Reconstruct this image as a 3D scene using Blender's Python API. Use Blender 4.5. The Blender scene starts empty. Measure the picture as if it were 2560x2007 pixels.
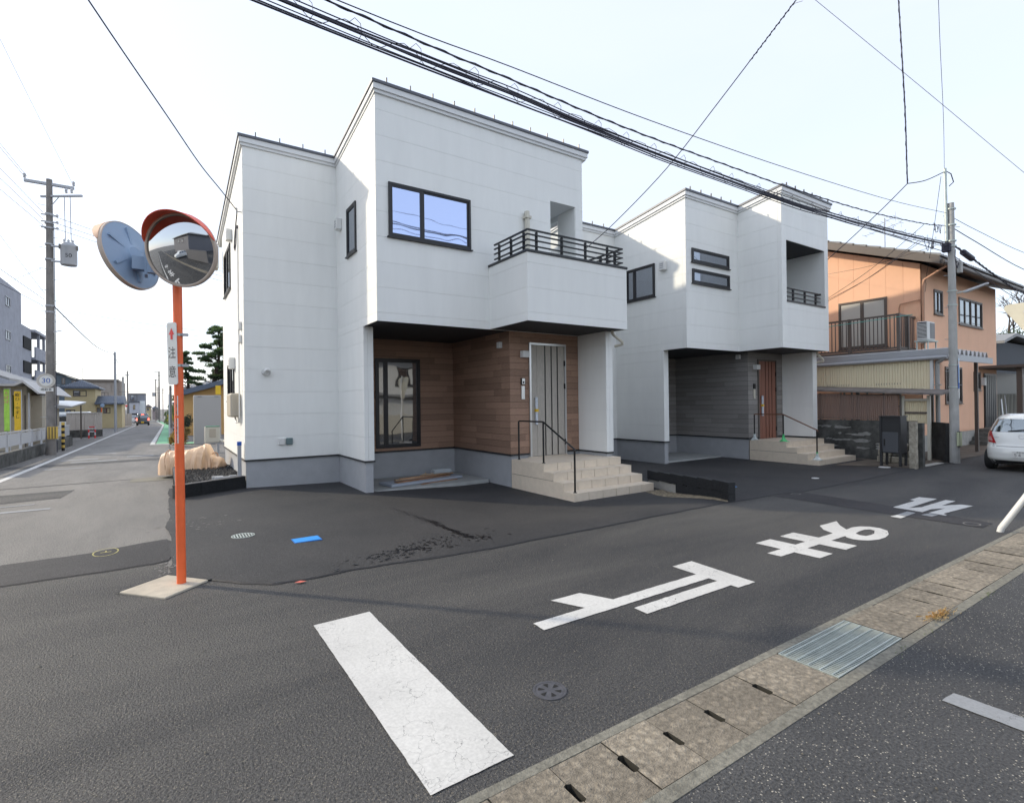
import bpy, bmesh, math, random
from mathutils import Vector, Matrix, noise
random.seed(7)
# ---------------------------------------------------------------- camera, sky, sun, exposure
SC = bpy.context.scene
COL = SC.collection
CAMH, YAW, PITCH, ROLL, LENS = 1.645, 0.58631, 0.0027, 0.01273, 18.323
SUN_AZ, SUN_EL = math.radians(-42.0), math.radians(27.0)      # azimuth from +Y towards +X
SUN_STRENGTH, SKY_STRENGTH, EXPOSURE = 1.3, 0.15, 1.42
HAZE, HAZE_COL = .80, (2.46, 2.62, 2.98)
cam = bpy.data.cameras.new('camera'); cam.sensor_width = 36; cam.lens = LENS; cam.sensor_fit = 'HORIZONTAL'
cam.clip_start = 0.05; cam.clip_end = 4000
camo = bpy.data.objects.new('camera', cam); COL.objects.link(camo)
fw = Vector((math.sin(YAW)*math.cos(PITCH), math.cos(YAW)*math.cos(PITCH), math.sin(PITCH)))
r0 = Vector((math.cos(YAW), -math.sin(YAW), 0)); u0 = r0.cross(fw)
rt = r0*math.cos(ROLL) - u0*math.sin(ROLL); up = r0*math.sin(ROLL) + u0*math.cos(ROLL)
m = Matrix((rt, up, -fw)).transposed().to_4x4(); m.translation = (0, 0, CAMH)
camo.matrix_world = m
SC.camera = camo
W = bpy.data.worlds.new('World'); SC.world = W; W.use_nodes = True
nt = W.node_tree; bg = nt.nodes['Background']
sky = nt.nodes.new('ShaderNodeTexSky'); sky.sky_type = 'NISHITA'; sky.sun_disc = False
sky.sun_elevation = SUN_EL; sky.sun_rotation = SUN_AZ
sky.air_density = 1.0; sky.dust_density = 1.2; sky.ozone_density = 1.0; sky.altitude = 0
hz_ = nt.nodes.new('ShaderNodeMix'); hz_.data_type = 'RGBA'; hz_.inputs[0].default_value = HAZE          # thin even high haze over the whole sky
tc_ = nt.nodes.new('ShaderNodeTexCoord'); mp2 = nt.nodes.new('ShaderNodeMapping'); mp2.inputs['Scale'].default_value = (1.5, 1.5, 5); cn_ = nt.nodes.new('ShaderNodeTexNoise')
cn_.inputs['Scale'].default_value = 2.2; cn_.inputs['Detail'].default_value = 5; cn_.inputs['Distortion'].default_value = .6
cr_ = nt.nodes.new('ShaderNodeMapRange'); cr_.inputs[1].default_value = .3; cr_.inputs[2].default_value = .7; cr_.inputs[3].default_value = HAZE-.03; cr_.inputs[4].default_value = HAZE+.03
nt.links.new(tc_.outputs['Generated'], mp2.inputs[0]); nt.links.new(mp2.outputs[0], cn_.inputs['Vector']); nt.links.new(cn_.outputs[0], cr_.inputs[0]); nt.links.new(cr_.outputs[0], hz_.inputs[0])
nt.links.new(sky.outputs[0], hz_.inputs[6]); hz_.inputs[7].default_value = (*HAZE_COL, 1)
nt.links.new(hz_.outputs[2], bg.inputs[0]); bg.inputs[1].default_value = SKY_STRENGTH
sl = bpy.data.lights.new('sun', 'SUN'); sl.energy = SUN_STRENGTH; sl.angle = math.radians(1.6); sl.color = (1, .88, .68)
so = bpy.data.objects.new('sun', sl); COL.objects.link(so)
sd = Vector((math.sin(SUN_AZ)*math.cos(SUN_EL), math.cos(SUN_AZ)*math.cos(SUN_EL), math.sin(SUN_EL)))
so.rotation_euler = (-sd).to_track_quat('-Z', 'Y').to_euler(); so.location = sd*60
vs = SC.view_settings; vs.view_transform = 'Standard'; vs.look = 'None'; vs.exposure = EXPOSURE; vs.gamma = 1
vs.use_curve_mapping = False
SC.render.engine = 'CYCLES'; cy_ = SC.cycles; cy_.use_adaptive_sampling = True; cy_.adaptive_threshold = .02; cy_.max_bounces = 6; cy_.diffuse_bounces = 3; cy_.glossy_bounces = 3; cy_.transparent_max_bounces = 8; cy_.caustics_reflective = False; cy_.caustics_refractive = False

# ---------------------------------------------------------------- helpers
ORI = {}
def gz(Y, X=0):                      # the street falls gently away from the corner
    z = 0.0
    if Y > 12: z -= .0125*(min(Y, 260)-12)
    return z
class MB:
    def __init__(s, mp=None): s.v = []; s.f = []; s.mp = mp
    def add(s, vs, fs):
        n = len(s.v)
        s.v += [s.mp(*p) if s.mp else tuple(p) for p in vs]
        s.f += [tuple(i+n for i in f) for f in fs]; return s
    def box(s, x0, y0, z0, x1, y1, z1):
        return s.add([(x0,y0,z0),(x1,y0,z0),(x1,y1,z0),(x0,y1,z0),(x0,y0,z1),(x1,y0,z1),(x1,y1,z1),(x0,y1,z1)],
              [(0,3,2,1),(4,5,6,7),(0,1,5,4),(1,2,6,5),(2,3,7,6),(3,0,4,7)])
    def poly(s, pts): return s.add(pts, [tuple(range(len(pts)))])
    def prism(s, pts, axis, lo, hi):
        n = len(pts)
        def P(a, b, h): return (a,b,h) if axis == 'z' else ((a,h,b) if axis == 'y' else (h,a,b))
        vs = [P(a,b,lo) for a,b in pts]+[P(a,b,hi) for a,b in pts]
        fs = [tuple(range(n))[::-1], tuple(range(n,2*n))]+[(i,(i+1)%n,n+(i+1)%n,n+i) for i in range(n)]
        return s.add(vs, fs)
    def tube(s, pts, r, n=8, r1=None, caps=True):
        pts = [Vector(p) for p in pts]; k = len(pts); vs = []; fs = []
        t = (pts[1]-pts[0]).normalized(); a = t.orthogonal().normalized()
        for i, p in enumerate(pts):
            if 0 < i < k-1: t = ((pts[i]-pts[i-1]).normalized()+(pts[i+1]-pts[i]).normalized())
            elif i == k-1: t = pts[i]-pts[i-1]
            t = t.normalized() if t.length > 1e-9 else Vector((0,0,1))
            a = (a-t*a.dot(t)); a = a.normalized() if a.length > 1e-6 else t.orthogonal().normalized()
            b = t.cross(a); rr = r if r1 is None else r+(r1-r)*i/(k-1)
            vs += [tuple(p+(a*math.cos(2*math.pi*j/n)+b*math.sin(2*math.pi*j/n))*rr) for j in range(n)]
        for i in range(k-1):
            for j in range(n): fs.append((i*n+j, i*n+(j+1)%n, (i+1)*n+(j+1)%n, (i+1)*n+j))
        if caps: fs += [tuple(range(n))[::-1], tuple(range((k-1)*n, k*n))]
        return s.add(vs, fs)
    def lathe(s, prof, M=None, n=24, close=True):        # prof [(r, h)] about local z, M places it
        M = M or Matrix(); vs = []; fs = []
        for r, h in prof: vs += [tuple(M @ Vector((r*math.cos(2*math.pi*j/n), r*math.sin(2*math.pi*j/n), h))) for j in range(n)]
        k = len(prof)
        for i in range(k-1):
            for j in range(n): fs.append((i*n+j, i*n+(j+1)%n, (i+1)*n+(j+1)%n, (i+1)*n+j))
        if close: fs += [tuple(range(n))[::-1], tuple(range((k-1)*n, k*n))]
        return s.add(vs, fs)
    def build(s, name, mat, parent=None, smooth=False, bevel=0, flat=False, kind=None, seg=1):
        me = bpy.data.meshes.new(name); o = ORI.get(parent.name, Vector((0,0,0))) if parent else Vector((0,0,0))
        me.from_pydata([(x-o.x, y-o.y, z-o.z) for x,y,z in s.v], [], s.f)
        bm = bmesh.new(); bm.from_mesh(me)
        if not flat: bmesh.ops.recalc_face_normals(bm, faces=bm.faces)
        else:
            for f in bm.faces:
                f.normal_update()
                if f.normal.z < 0: f.normal_flip()
        if bevel: bmesh.ops.bevel(bm, geom=[e for e in bm.edges if e.calc_face_angle(0) > .4], offset=bevel, segments=seg, affect='EDGES', profile=.5)
        if smooth:
            for f in bm.faces: f.smooth = True
            for e in bm.edges:
                if e.calc_face_angle(0) > .7: e.smooth = False
        bm.to_mesh(me); bm.free(); me.update()
        ob = bpy.data.objects.new(name, me); COL.objects.link(ob)
        for mm in (mat if isinstance(mat, (list, tuple)) else [mat]): me.materials.append(mm)
        if parent: ob.parent = parent; ORI[ob.name] = o
        else: ORI[ob.name] = Vector((0,0,0))
        if kind: ob['kind'] = kind
        return ob
def tag(o, label, cat, group=None):
    o['label'] = label; o['category'] = cat
    if group: o['group'] = group
    return o
def thing(name, label, cat, loc=(0,0,0), group=None):
    o = bpy.data.objects.new(name, None); o.empty_display_size = .2; o.location = loc; COL.objects.link(o)
    ORI[o.name] = Vector(loc); return tag(o, label, cat, group)
def lthing(name, label, cat, group=None):               # built round its own origin, placed afterwards
    o = bpy.data.objects.new(name, None); o.empty_display_size = .2; COL.objects.link(o)
    ORI[o.name] = Vector((0,0,0)); return tag(o, label, cat, group)
def struct(o): o['kind'] = 'structure'; return o
def kids(o): return [c for c in bpy.data.objects if c.parent == o]
CH = {}
def copy_tree(o, parent=None):
    c = o.copy(); COL.objects.link(c)
    if parent: c.parent = parent
    for ch in [x for x in o.children]: copy_tree(ch, c)
    return c

# ---------------------------------------------------------------- materials
def _n(nt, t, **kw):
    n = nt.nodes.new(t)
    for k, v in kw.items(): setattr(n, k, v)
    return n
def mat(name, col, rough=.6, metal=0, var=.0, scale=6, bump=0, bscale=80, rand=0, spec=.5, streak=None, dirt=0, coat=0):
    m = bpy.data.materials.new(name); m.use_nodes = True; nt = m.node_tree; L = nt.links
    b = nt.nodes['Principled BSDF']; b.inputs['Roughness'].default_value = rough; b.inputs['Metallic'].default_value = metal
    b.inputs['Specular IOR Level'].default_value = spec; b.inputs['Coat Weight'].default_value = coat
    c4 = (col[0], col[1], col[2], 1); b.inputs['Base Color'].default_value = c4
    geo = None; out = None
    if var or bump or streak or dirt:
        geo = _n(nt, 'ShaderNodeNewGeometry'); src = geo.outputs['Position']
        if streak:
            mp = _n(nt, 'ShaderNodeMapping'); mp.inputs['Scale'].default_value = streak; L.new(src, mp.inputs[0]); src = mp.outputs[0]
    if var:
        nz = _n(nt, 'ShaderNodeTexNoise'); nz.inputs['Scale'].default_value = scale; nz.inputs['Detail'].default_value = 3; nz.inputs['Roughness'].default_value = .65
        L.new(src, nz.inputs['Vector'])
        rmp = _n(nt, 'ShaderNodeMapRange'); rmp.inputs[1].default_value = .3; rmp.inputs[2].default_value = .7
        rmp.inputs[3].default_value = 1-var; rmp.inputs[4].default_value = 1+var; L.new(nz.outputs[0], rmp.inputs[0])
        mx = _n(nt, 'ShaderNodeVectorMath', operation='SCALE'); mx.inputs[0].default_value = col; L.new(rmp.outputs[0], mx.inputs['Scale']); out = mx.outputs[0]
    if dirt:
        nz = _n(nt, 'ShaderNodeTexNoise'); nz.inputs['Scale'].default_value = 1.3; nz.inputs['Detail'].default_value = 5; nz.inputs['Roughness'].default_value = .7
        L.new(geo.outputs['Position'], nz.inputs['Vector'])
        rmp = _n(nt, 'ShaderNodeMapRange'); rmp.inputs[1].default_value = .42; rmp.inputs[2].default_value = .72; rmp.inputs[3].default_value = 1; rmp.inputs[4].default_value = 1-dirt
        L.new(nz.outputs[0], rmp.inputs[0])
        mx = _n(nt, 'ShaderNodeVectorMath', operation='SCALE'); mx.inputs[0].default_value = col
        if out: L.new(out, mx.inputs[0])
        L.new(rmp.outputs[0], mx.inputs['Scale']); out = mx.outputs[0]
    if rand:
        oi = _n(nt, 'ShaderNodeObjectInfo'); rmp = _n(nt, 'ShaderNodeMapRange'); rmp.inputs[3].default_value = 1-rand; rmp.inputs[4].default_value = 1+rand
        L.new(oi.outputs['Random'], rmp.inputs[0])
        mx = _n(nt, 'ShaderNodeVectorMath', operation='SCALE'); mx.inputs[0].default_value = col
        if out: L.new(out, mx.inputs[0])
        L.new(rmp.outputs[0], mx.inputs['Scale']); out = mx.outputs[0]
    if out: L.new(out, b.inputs['Base Color'])
    if bump:
        nz = _n(nt, 'ShaderNodeTexNoise'); nz.inputs['Scale'].default_value = bscale; nz.inputs['Detail'].default_value = 1; L.new(src, nz.inputs['Vector'])
        bp = _n(nt, 'ShaderNodeBump'); bp.inputs['Strength'].default_value = bump; bp.inputs['Distance'].default_value = .01
        L.new(nz.outputs[0], bp.inputs['Height']); L.new(bp.outputs[0], b.inputs['Normal'])
    return m
def glass(name, tint, refl=.5, dark=(.015,.018,.022), rough=.02):
    m = bpy.data.materials.new(name); m.use_nodes = True; nt = m.node_tree; L = nt.links
    b = nt.nodes['Principled BSDF']; b.inputs['Base Color'].default_value = (*dark, 1); b.inputs['Roughness'].default_value = .08
    g = _n(nt, 'ShaderNodeBsdfGlossy'); g.inputs['Color'].default_value = (*tint, 1); g.inputs['Roughness'].default_value = rough
    nz = _n(nt,'ShaderNodeTexNoise'); nz.inputs['Scale'].default_value = 1.6; nz.inputs['Detail'].default_value = 1; L.new(_n(nt,'ShaderNodeNewGeometry').outputs['Position'], nz.inputs['Vector']); bp = _n(nt,'ShaderNodeBump'); bp.inputs['Strength'].default_value = .06; bp.inputs['Distance'].default_value = .05; L.new(nz.outputs[0], bp.inputs['Height']); L.new(bp.outputs[0], g.inputs['Normal'])
    lw = _n(nt, 'ShaderNodeLayerWeight'); lw.inputs['Blend'].default_value = .35
    rmp = _n(nt, 'ShaderNodeMapRange'); rmp.inputs[3].default_value = refl; rmp.inputs[4].default_value = min(1, refl+.4); L.new(lw.outputs['Fresnel'], rmp.inputs[0])
    mx = _n(nt, 'ShaderNodeMixShader'); L.new(rmp.outputs[0], mx.inputs[0]); L.new(b.outputs[0], mx.inputs[1]); L.new(g.outputs[0], mx.inputs[2])
    L.new(mx.outputs[0], nt.nodes['Material Output'].inputs[0]); return m
def translucent(name, col, alpha, rough=.4):
    m = mat(name, col, rough); b = m.node_tree.nodes['Principled BSDF']; b.inputs['Alpha'].default_value = alpha; return m
def asphalt(name, dark, light, tone_scale=.6, speck=.25, speck_scale=170, speck_col=(.32,.29,.23), bump=.5, contrast=(.35,.65), wear=0, rough=.72, stretch=None):
    m = bpy.data.materials.new(name); m.use_nodes = True; nt = m.node_tree; L = nt.links
    b = nt.nodes['Principled BSDF']; b.inputs['Roughness'].default_value = rough; b.inputs['Specular IOR Level'].default_value = .4
    pos = _n(nt, 'ShaderNodeNewGeometry').outputs['Position']
    n1 = _n(nt, 'ShaderNodeTexNoise'); n1.inputs['Scale'].default_value = tone_scale; n1.inputs['Detail'].default_value = 5; n1.inputs['Roughness'].default_value = .62; n1.inputs['Distortion'].default_value = .4
    if stretch:
        mp = _n(nt, 'ShaderNodeMapping'); mp.inputs['Scale'].default_value = stretch; L.new(pos, mp.inputs[0]); L.new(mp.outputs[0], n1.inputs['Vector'])
    else: L.new(pos, n1.inputs['Vector'])
    r1 = _n(nt, 'ShaderNodeValToRGB'); r1.color_ramp.elements[0].position = contrast[0]; r1.color_ramp.elements[1].position = contrast[1]
    r1.color_ramp.elements[0].color = (*dark, 1); r1.color_ramp.elements[1].color = (*light, 1); L.new(n1.outputs[0], r1.inputs[0])
    col = r1.outputs[0]
    # grit: fine mottling of stones and voids
    n2 = _n(nt, 'ShaderNodeTexNoise'); n2.inputs['Scale'].default_value = 72; n2.inputs['Detail'].default_value = 2; n2.inputs['Roughness'].default_value = .7; L.new(pos, n2.inputs['Vector'])
    r2 = _n(nt, 'ShaderNodeMapRange'); r2.inputs[1].default_value = .3; r2.inputs[2].default_value = .7; r2.inputs[3].default_value = .40; r2.inputs[4].default_value = 1.62; L.new(n2.outputs[0], r2.inputs[0])
    sc = _n(nt, 'ShaderNodeVectorMath', operation='SCALE'); L.new(col, sc.inputs[0]); L.new(r2.outputs[0], sc.inputs['Scale']); col = sc.outputs[0]
    if speck:
        v = _n(nt, 'ShaderNodeTexVoronoi'); v.inputs['Scale'].default_value = speck_scale; L.new(pos, v.inputs['Vector'])
        sx = _n(nt, 'ShaderNodeSeparateXYZ'); L.new(v.outputs['Color'], sx.inputs[0])
        gt = _n(nt, 'ShaderNodeMath', operation='GREATER_THAN'); gt.inputs[1].default_value = 1-speck; L.new(sx.outputs[0], gt.inputs[0])
        lt = _n(nt, 'ShaderNodeMath', operation='LESS_THAN'); lt.inputs[1].default_value = .42; L.new(v.outputs['Distance'], lt.inputs[0])
        mu = _n(nt, 'ShaderNodeMath', operation='MULTIPLY'); L.new(gt.outputs[0], mu.inputs[0]); L.new(lt.outputs[0], mu.inputs[1])
        mu2 = _n(nt, 'ShaderNodeMath', operation='MULTIPLY'); L.new(mu.outputs[0], mu2.inputs[0]); L.new(sx.outputs[1], mu2.inputs[1])
        mx = _n(nt, 'ShaderNodeMix', data_type='RGBA'); L.new(mu2.outputs[0], mx.inputs[0]); L.new(col, mx.inputs[6]); mx.inputs[7].default_value = (*speck_col, 1); col = mx.outputs[2]
    L.new(col, b.inputs['Base Color'])
    nb = n2
    bp = _n(nt, 'ShaderNodeBump'); bp.inputs['Strength'].default_value = min(1,bump*1.3); bp.inputs['Distance'].default_value = .018
    L.new(nb.outputs[0], bp.inputs['Height']); L.new(bp.outputs[0], b.inputs['Normal'])
    return m
def worn_paint(name, col, base, wear=.12, scale=7):
    m = bpy.data.materials.new(name); m.use_nodes = True; nt = m.node_tree; L = nt.links
    b = nt.nodes['Principled BSDF']; b.inputs['Roughness'].default_value = .7
    pos = _n(nt, 'ShaderNodeNewGeometry').outputs['Position']
    n1 = _n(nt, 'ShaderNodeTexNoise'); n1.inputs['Scale'].default_value = scale; n1.inputs['Detail'].default_value = 6; n1.inputs['Roughness'].default_value = .75; L.new(pos, n1.inputs['Vector'])
    r = _n(nt, 'ShaderNodeMapRange'); r.inputs[1].default_value = .5-.5*wear-.2; r.inputs[2].default_value = .5-.5*wear-.17; L.new(n1.outputs[0], r.inputs[0])
    v = _n(nt, 'ShaderNodeTexVoronoi', feature='DISTANCE_TO_EDGE'); v.inputs['Scale'].default_value = 9
    n3 = _n(nt, 'ShaderNodeTexNoise'); n3.inputs['Scale'].default_value = 14; n3.inputs['Detail'].default_value = 4; L.new(pos, n3.inputs['Vector'])
    ad = _n(nt, 'ShaderNodeMix', data_type='RGBA'); ad.inputs[0].default_value = .12; L.new(pos, ad.inputs[6]); L.new(n3.outputs['Color'], ad.inputs[7]); L.new(ad.outputs[2], v.inputs['Vector'])
    cr = _n(nt, 'ShaderNodeMapRange'); cr.inputs[1].default_value = .0; cr.inputs[2].default_value = .012; L.new(v.outputs['Distance'], cr.inputs[0])
    n4 = _n(nt, 'ShaderNodeTexNoise'); n4.inputs['Scale'].default_value = 2.2; n4.inputs['Detail'].default_value = 3; L.new(pos, n4.inputs['Vector'])
    cm = _n(nt, 'ShaderNodeMapRange'); cm.inputs[1].default_value = .62; cm.inputs[2].default_value = .5; L.new(n4.outputs[0], cm.inputs[0])
    mxv = _n(nt, 'ShaderNodeMath', operation='MAXIMUM'); L.new(cr.outputs[0], mxv.inputs[0]); L.new(cm.outputs[0], mxv.inputs[1])
    mul = _n(nt, 'ShaderNodeMath', operation='MULTIPLY'); L.new(mxv.outputs[0], mul.inputs[0]); L.new(r.outputs[0], mul.inputs[1])
    n2 = _n(nt, 'ShaderNodeTexNoise'); n2.inputs['Scale'].default_value = 60; n2.inputs['Detail'].default_value = 5; L.new(pos, n2.inputs['Vector'])
    r2 = _n(nt, 'ShaderNodeMapRange'); r2.inputs[1].default_value = .3; r2.inputs[2].default_value = .7; r2.inputs[3].default_value = .86; r2.inputs[4].default_value = 1.04; L.new(n2.outputs[0], r2.inputs[0])
    n5 = _n(nt, 'ShaderNodeTexNoise'); n5.inputs['Scale'].default_value = 1.7; n5.inputs['Detail'].default_value = 4; L.new(pos, n5.inputs['Vector'])
    r5 = _n(nt, 'ShaderNodeMapRange'); r5.inputs[1].default_value = .35; r5.inputs[2].default_value = .65; r5.inputs[3].default_value = .88; r5.inputs[4].default_value = 1.0; L.new(n5.outputs[0], r5.inputs[0])
    mm = _n(nt, 'ShaderNodeMath', operation='MULTIPLY'); L.new(r2.outputs[0], mm.inputs[0]); L.new(r5.outputs[0], mm.inputs[1])
    sc = _n(nt, 'ShaderNodeVectorMath', operation='SCALE'); sc.inputs[0].default_value = col; L.new(mm.outputs[0], sc.inputs['Scale'])
    mx = _n(nt, 'ShaderNodeMix', data_type='RGBA'); L.new(mul.outputs[0], mx.inputs[0]); mx.inputs[6].default_value = (*base, 1); L.new(sc.outputs[0], mx.inputs[7]); L.new(mx.outputs[2], b.inputs['Base Color'])
    bp = _n(nt, 'ShaderNodeBump'); bp.inputs['Strength'].default_value = .25; bp.inputs['Distance'].default_value = .006; L.new(n2.outputs[0], bp.inputs['Height']); L.new(bp.outputs[0], b.inputs['Normal'])
    return m
M = dict(
 road=asphalt('road_asphalt', (.036,.0365,.039), (.082,.079,.075), .42, .22, 165, (.26,.23,.18), .6, (.36,.64), stretch=(.45,1.7,1)),
 street=asphalt('old_street_asphalt', (.125,.119,.112), (.215,.202,.185), .5, .30, 130, (.30,.28,.24), .35, (.3,.7), stretch=(2.0,.5,1)),
 drive=asphalt('new_asphalt', (.027,.0275,.030), (.052,.050,.050), .7, .10, 200, (.12,.11,.10), .3, (.3,.75)),
 lot=asphalt('lot_asphalt', (.040,.0405,.042), (.074,.073,.072), .5, .12, 110, (.50,.46,.38), .5),
 patch=asphalt('patch_asphalt', (.024,.0235,.026), (.040,.038,.040), .8, .08, 200, (.12,.11,.10), .3),
 seam=mat('tar_seam', (.018,.018,.02), .7, var=.3, scale=30),
 damp=mat('damp_stain', (.012,.012,.014), .35),
 chip=mat('pale_chip', (.20,.19,.18), .8),
 white_line=worn_paint('road_paint', (.64,.63,.60), (.12,.12,.12), .20, 6),
 faded_line=worn_paint('faded_paint', (.30,.31,.32), (.07,.07,.07), .44, 11),
 green_line=worn_paint('green_paint', (.20,.52,.28), (.12,.14,.12), .12, 5),
 earth=mat('earth', (.13,.105,.08), .95, var=.35, scale=3, bump=.4, bscale=40),
 gutter=mat('gutter_concrete', (.235,.205,.155), .9, var=.30, scale=22, bump=.5, bscale=130, dirt=.35),
 gutter2=mat('gutter_edge_concrete', (.20,.19,.155), .9, var=.35, scale=30, bump=.5, bscale=110, dirt=.3),
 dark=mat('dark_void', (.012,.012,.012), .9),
 galv=mat('galvanised_steel', (.50,.55,.52), .5, .65, var=.12, scale=9, bump=.1, bscale=60),
 concrete=mat('concrete', (.40,.385,.35), .85, var=.16, scale=5, bump=.25, bscale=60, dirt=.15),
 padc=mat('pad_concrete', (.50,.45,.36), .85, var=.14, scale=6, bump=.3, bscale=80, dirt=.15),
 slab=mat('slab_concrete', (.36,.37,.36), .8, var=.10, scale=4, bump=.15, bscale=60),
 siding=mat('white_siding', (.84,.845,.815), .52, var=.025, scale=.8, streak=(6,6,1), rand=.012),
 wallcore=mat('wall_backing', (.74,.76,.76), .8),
 found=mat('grey_foundation', (.38,.39,.405), .85, var=.06, scale=4),
 flash=mat('dark_flashing', (.035,.037,.04), .4, .3),
 fascia=mat('white_fascia', (.74,.75,.75), .5),
 roofm=mat('roof_metal', (.11,.115,.13), .45, .5),
 soffit=mat('black_soffit', (.028,.029,.032), .7),
 brown=mat('brown_cladding', (.315,.195,.135), .7, var=.18, scale=5, streak=(4,4,30), rand=.20, bump=.2, bscale=20),
 grayclad=mat('grey_cladding', (.265,.25,.235), .7, var=.15, scale=5, streak=(4,4,30), rand=.16, bump=.2, bscale=20),
 frame=mat('black_window_frame', (.022,.022,.025), .4, .2),
 glassblue=glass('coated_window_glass', (.60,.70,.98), .72, (.05,.06,.09)),
 glassdark=glass('dark_window_glass', (.55,.58,.62), .34, (.02,.022,.025)),
 glassgrey=glass('grey_window_glass', (.55,.60,.68), .42, (.06,.065,.075)),
 doorgrey=mat('grey_oak_door', (.44,.405,.355), .6, var=.22, scale=5, streak=(26,26,1.2), bump=.15, bscale=18),
 doorred=mat('red_brown_door', (.25,.105,.068), .55, var=.16, scale=5, streak=(26,26,1.2)),
 black=mat('black_metal', (.014,.014,.015), .35, .3),
 wood=mat('brown_handrail', (.17,.075,.040), .5),
 tile=mat('beige_step_tile', (.70,.60,.475), .55, var=.05, scale=10, rand=.035, bump=.08, bscale=120),
 grout=mat('tile_grout', (.13,.11,.09), .9),
 whitepl=mat('white_plastic', (.70,.70,.68), .45),
 ivory=mat('ivory_plastic', (.60,.57,.48), .45),
 beige=mat('beige_meter_box', (.45,.40,.32), .5),
 silver=mat('silver_metal', (.60,.60,.60), .3, .8),
 ribbed=mat('black_split_block', (.020,.021,.023), .8, var=.35, scale=25, bump=.3, bscale=90),
 ribcap=mat('block_cap', (.09,.09,.095), .85, var=.3, scale=20),
 gravelb=mat('black_gravel', (.030,.031,.034), .8, rand=.3),
 gravelt=mat('tan_gravel', (.24,.20,.14), .9, var=.5, scale=18),
 orange=mat('orange_paint', (.92,.16,.045), .42, var=.07, scale=5, dirt=.10),
 redhood=mat('red_hood', (.90,.11,.05), .4),
 mirror=mat('mirror_glass', (.58,.60,.62), .015, 1.0),
 mirback=mat('grey_mirror_back', (.27,.37,.50), .45),
 rim=mat('pale_rim', (.52,.42,.34), .4),
 signw=mat('sign_white', (.72,.72,.69), .5),
 red=mat('sign_red', (.72,.03,.035), .5),
 ink=mat('black_ink', (.015,.016,.02), .5),
 blueink=mat('blue_ink', (.02,.10,.42), .5),
 yellow=mat('yellow_plate', (.62,.42,.09), .5),
 yellow2=mat('bright_yellow', (.82,.52,.03), .6, var=.06, scale=4),
 lime=mat('lime_banner', (.42,.72,.10), .7, var=.08, scale=5),
 polec=mat('pole_concrete', (.235,.22,.205), .85, var=.22, scale=3, streak=(1,1,.35), bump=.2, bscale=70, dirt=.4),
 polec2=mat('pale_pole_concrete', (.43,.43,.41), .8, var=.18, scale=3, streak=(1.5,1.5,.3), bump=.15, bscale=70, dirt=.25),
 steel=mat('grey_steel', (.40,.41,.43), .5, .3),
 cable=mat('black_cable', (.030,.030,.050), .6),
 insul=mat('insulator', (.55,.56,.58), .3),
 bluep=mat('blue_lid', (.03,.30,.78), .45),
 tarp=mat('tan_cover', (.80,.55,.36), .5, var=.08, scale=4, bump=.25, bscale=14),
 salmon=mat('orange_wall', (.90,.53,.345), .75, var=.03, scale=2, rand=.01, bump=.06, bscale=120),
 brownmetal=mat('brown_metal', (.125,.105,.092), .5, .2),
 tilegrey=mat('grey_roof_tile', (.24,.24,.24), .55, var=.15, scale=4),
 yellowpvc=translucent('yellow_corrugated_pvc', (.84,.75,.52), .90, .35),
 brownpvc=translucent('brown_corrugated_pvc', (.25,.175,.145), .76, .35),
 oldblock=mat('weathered_block', (.095,.095,.088), .92, var=.55, scale=3.2, bump=.4, bscale=50, dirt=.5),
 plaster=mat('flaked_plaster', (.27,.27,.255), .9, var=.2, scale=8, bump=.2, bscale=60),
 mailb=mat('black_box', (.022,.023,.026), .45), mailg=mat('grey_box_door', (.075,.080,.090), .45),
 carwhite=mat('white_car_paint', (.80,.81,.78), .22, coat=.6), cardark=mat('dark_car_paint', (.035,.040,.050), .2, coat=.6),
 tyre=mat('tyre', (.016,.016,.017), .85), tail=mat('tail_light', (.42,.018,.022), .2, coat=.5), rimm=mat('alloy', (.42,.43,.45), .35, .7),
 plastic=mat('dark_plastic', (.025,.025,.027), .6),
)
def emis(name, col, e):
    m = mat(name, col, .3); b = m.node_tree.nodes['Principled BSDF']; b.inputs['Emission Color'].default_value = (*col, 1); b.inputs['Emission Strength'].default_value = e; return m
M['brake'] = emis('lit_brake_light', (1, .07, .04), 3.0)
# ---------------------------------------------------------------- ground, roads, gutter, markings
from mathutils.geometry import tessellate_polygon
def lerp(tab, x):
    if x <= tab[0][0]: return tab[0][1]
    for (a, b), (c, d) in zip(tab, tab[1:]):
        if x <= c: return b+(d-b)*(x-a)/(c-a)
    return tab[-1][1]
def sm(t): t = max(0, min(1, t)); return t*t*(3-2*t)
EDGE = [(.0,6.12),(.18,5.9),(.36,5.68),(.56,5.44),(.8,5.24),(1.2,5.18),(1.53,5.22),(2.05,5.15),(2.7,5.06),(3.8,5.06),(4.9,5.05),(6,5.08),(7.3,5.07),(8.0,5.0),(8.75,5.0),(9.4,4.86),(11.2,4.85),(12.7,4.87),(14.3,4.92),(16.4,4.75)]
def edge(x): return lerp(EDGE, x)+.03*noise.noise(Vector((x*1.7, 3, 0)))+.012*noise.noise(Vector((x*9, 7, 0)))
def dip(x, y):
    a = lerp([(0,0),(1.3,.0),(3.2,.05),(5.2,.125),(8.6,.125),(11,.075),(17,.075)], x)
    return -a*sm((y-5.2)/1.6)
g = MB()
ys = [-300,12,22,60,260,1500]; xs = [-900,-60,-20,-6,40,900]
for j in range(len(ys)-1):
    for i in range(len(xs)-1):
        P = [(xs[i],ys[j]),(xs[i+1],ys[j]),(xs[i+1],ys[j+1]),(xs[i],ys[j+1])]
        g.poly([(x, y, (-.25 if y <= 12 else gz(y)-.03)) for x, y in P])
struct(g.build('ground', M['street'], flat=True))
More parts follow.
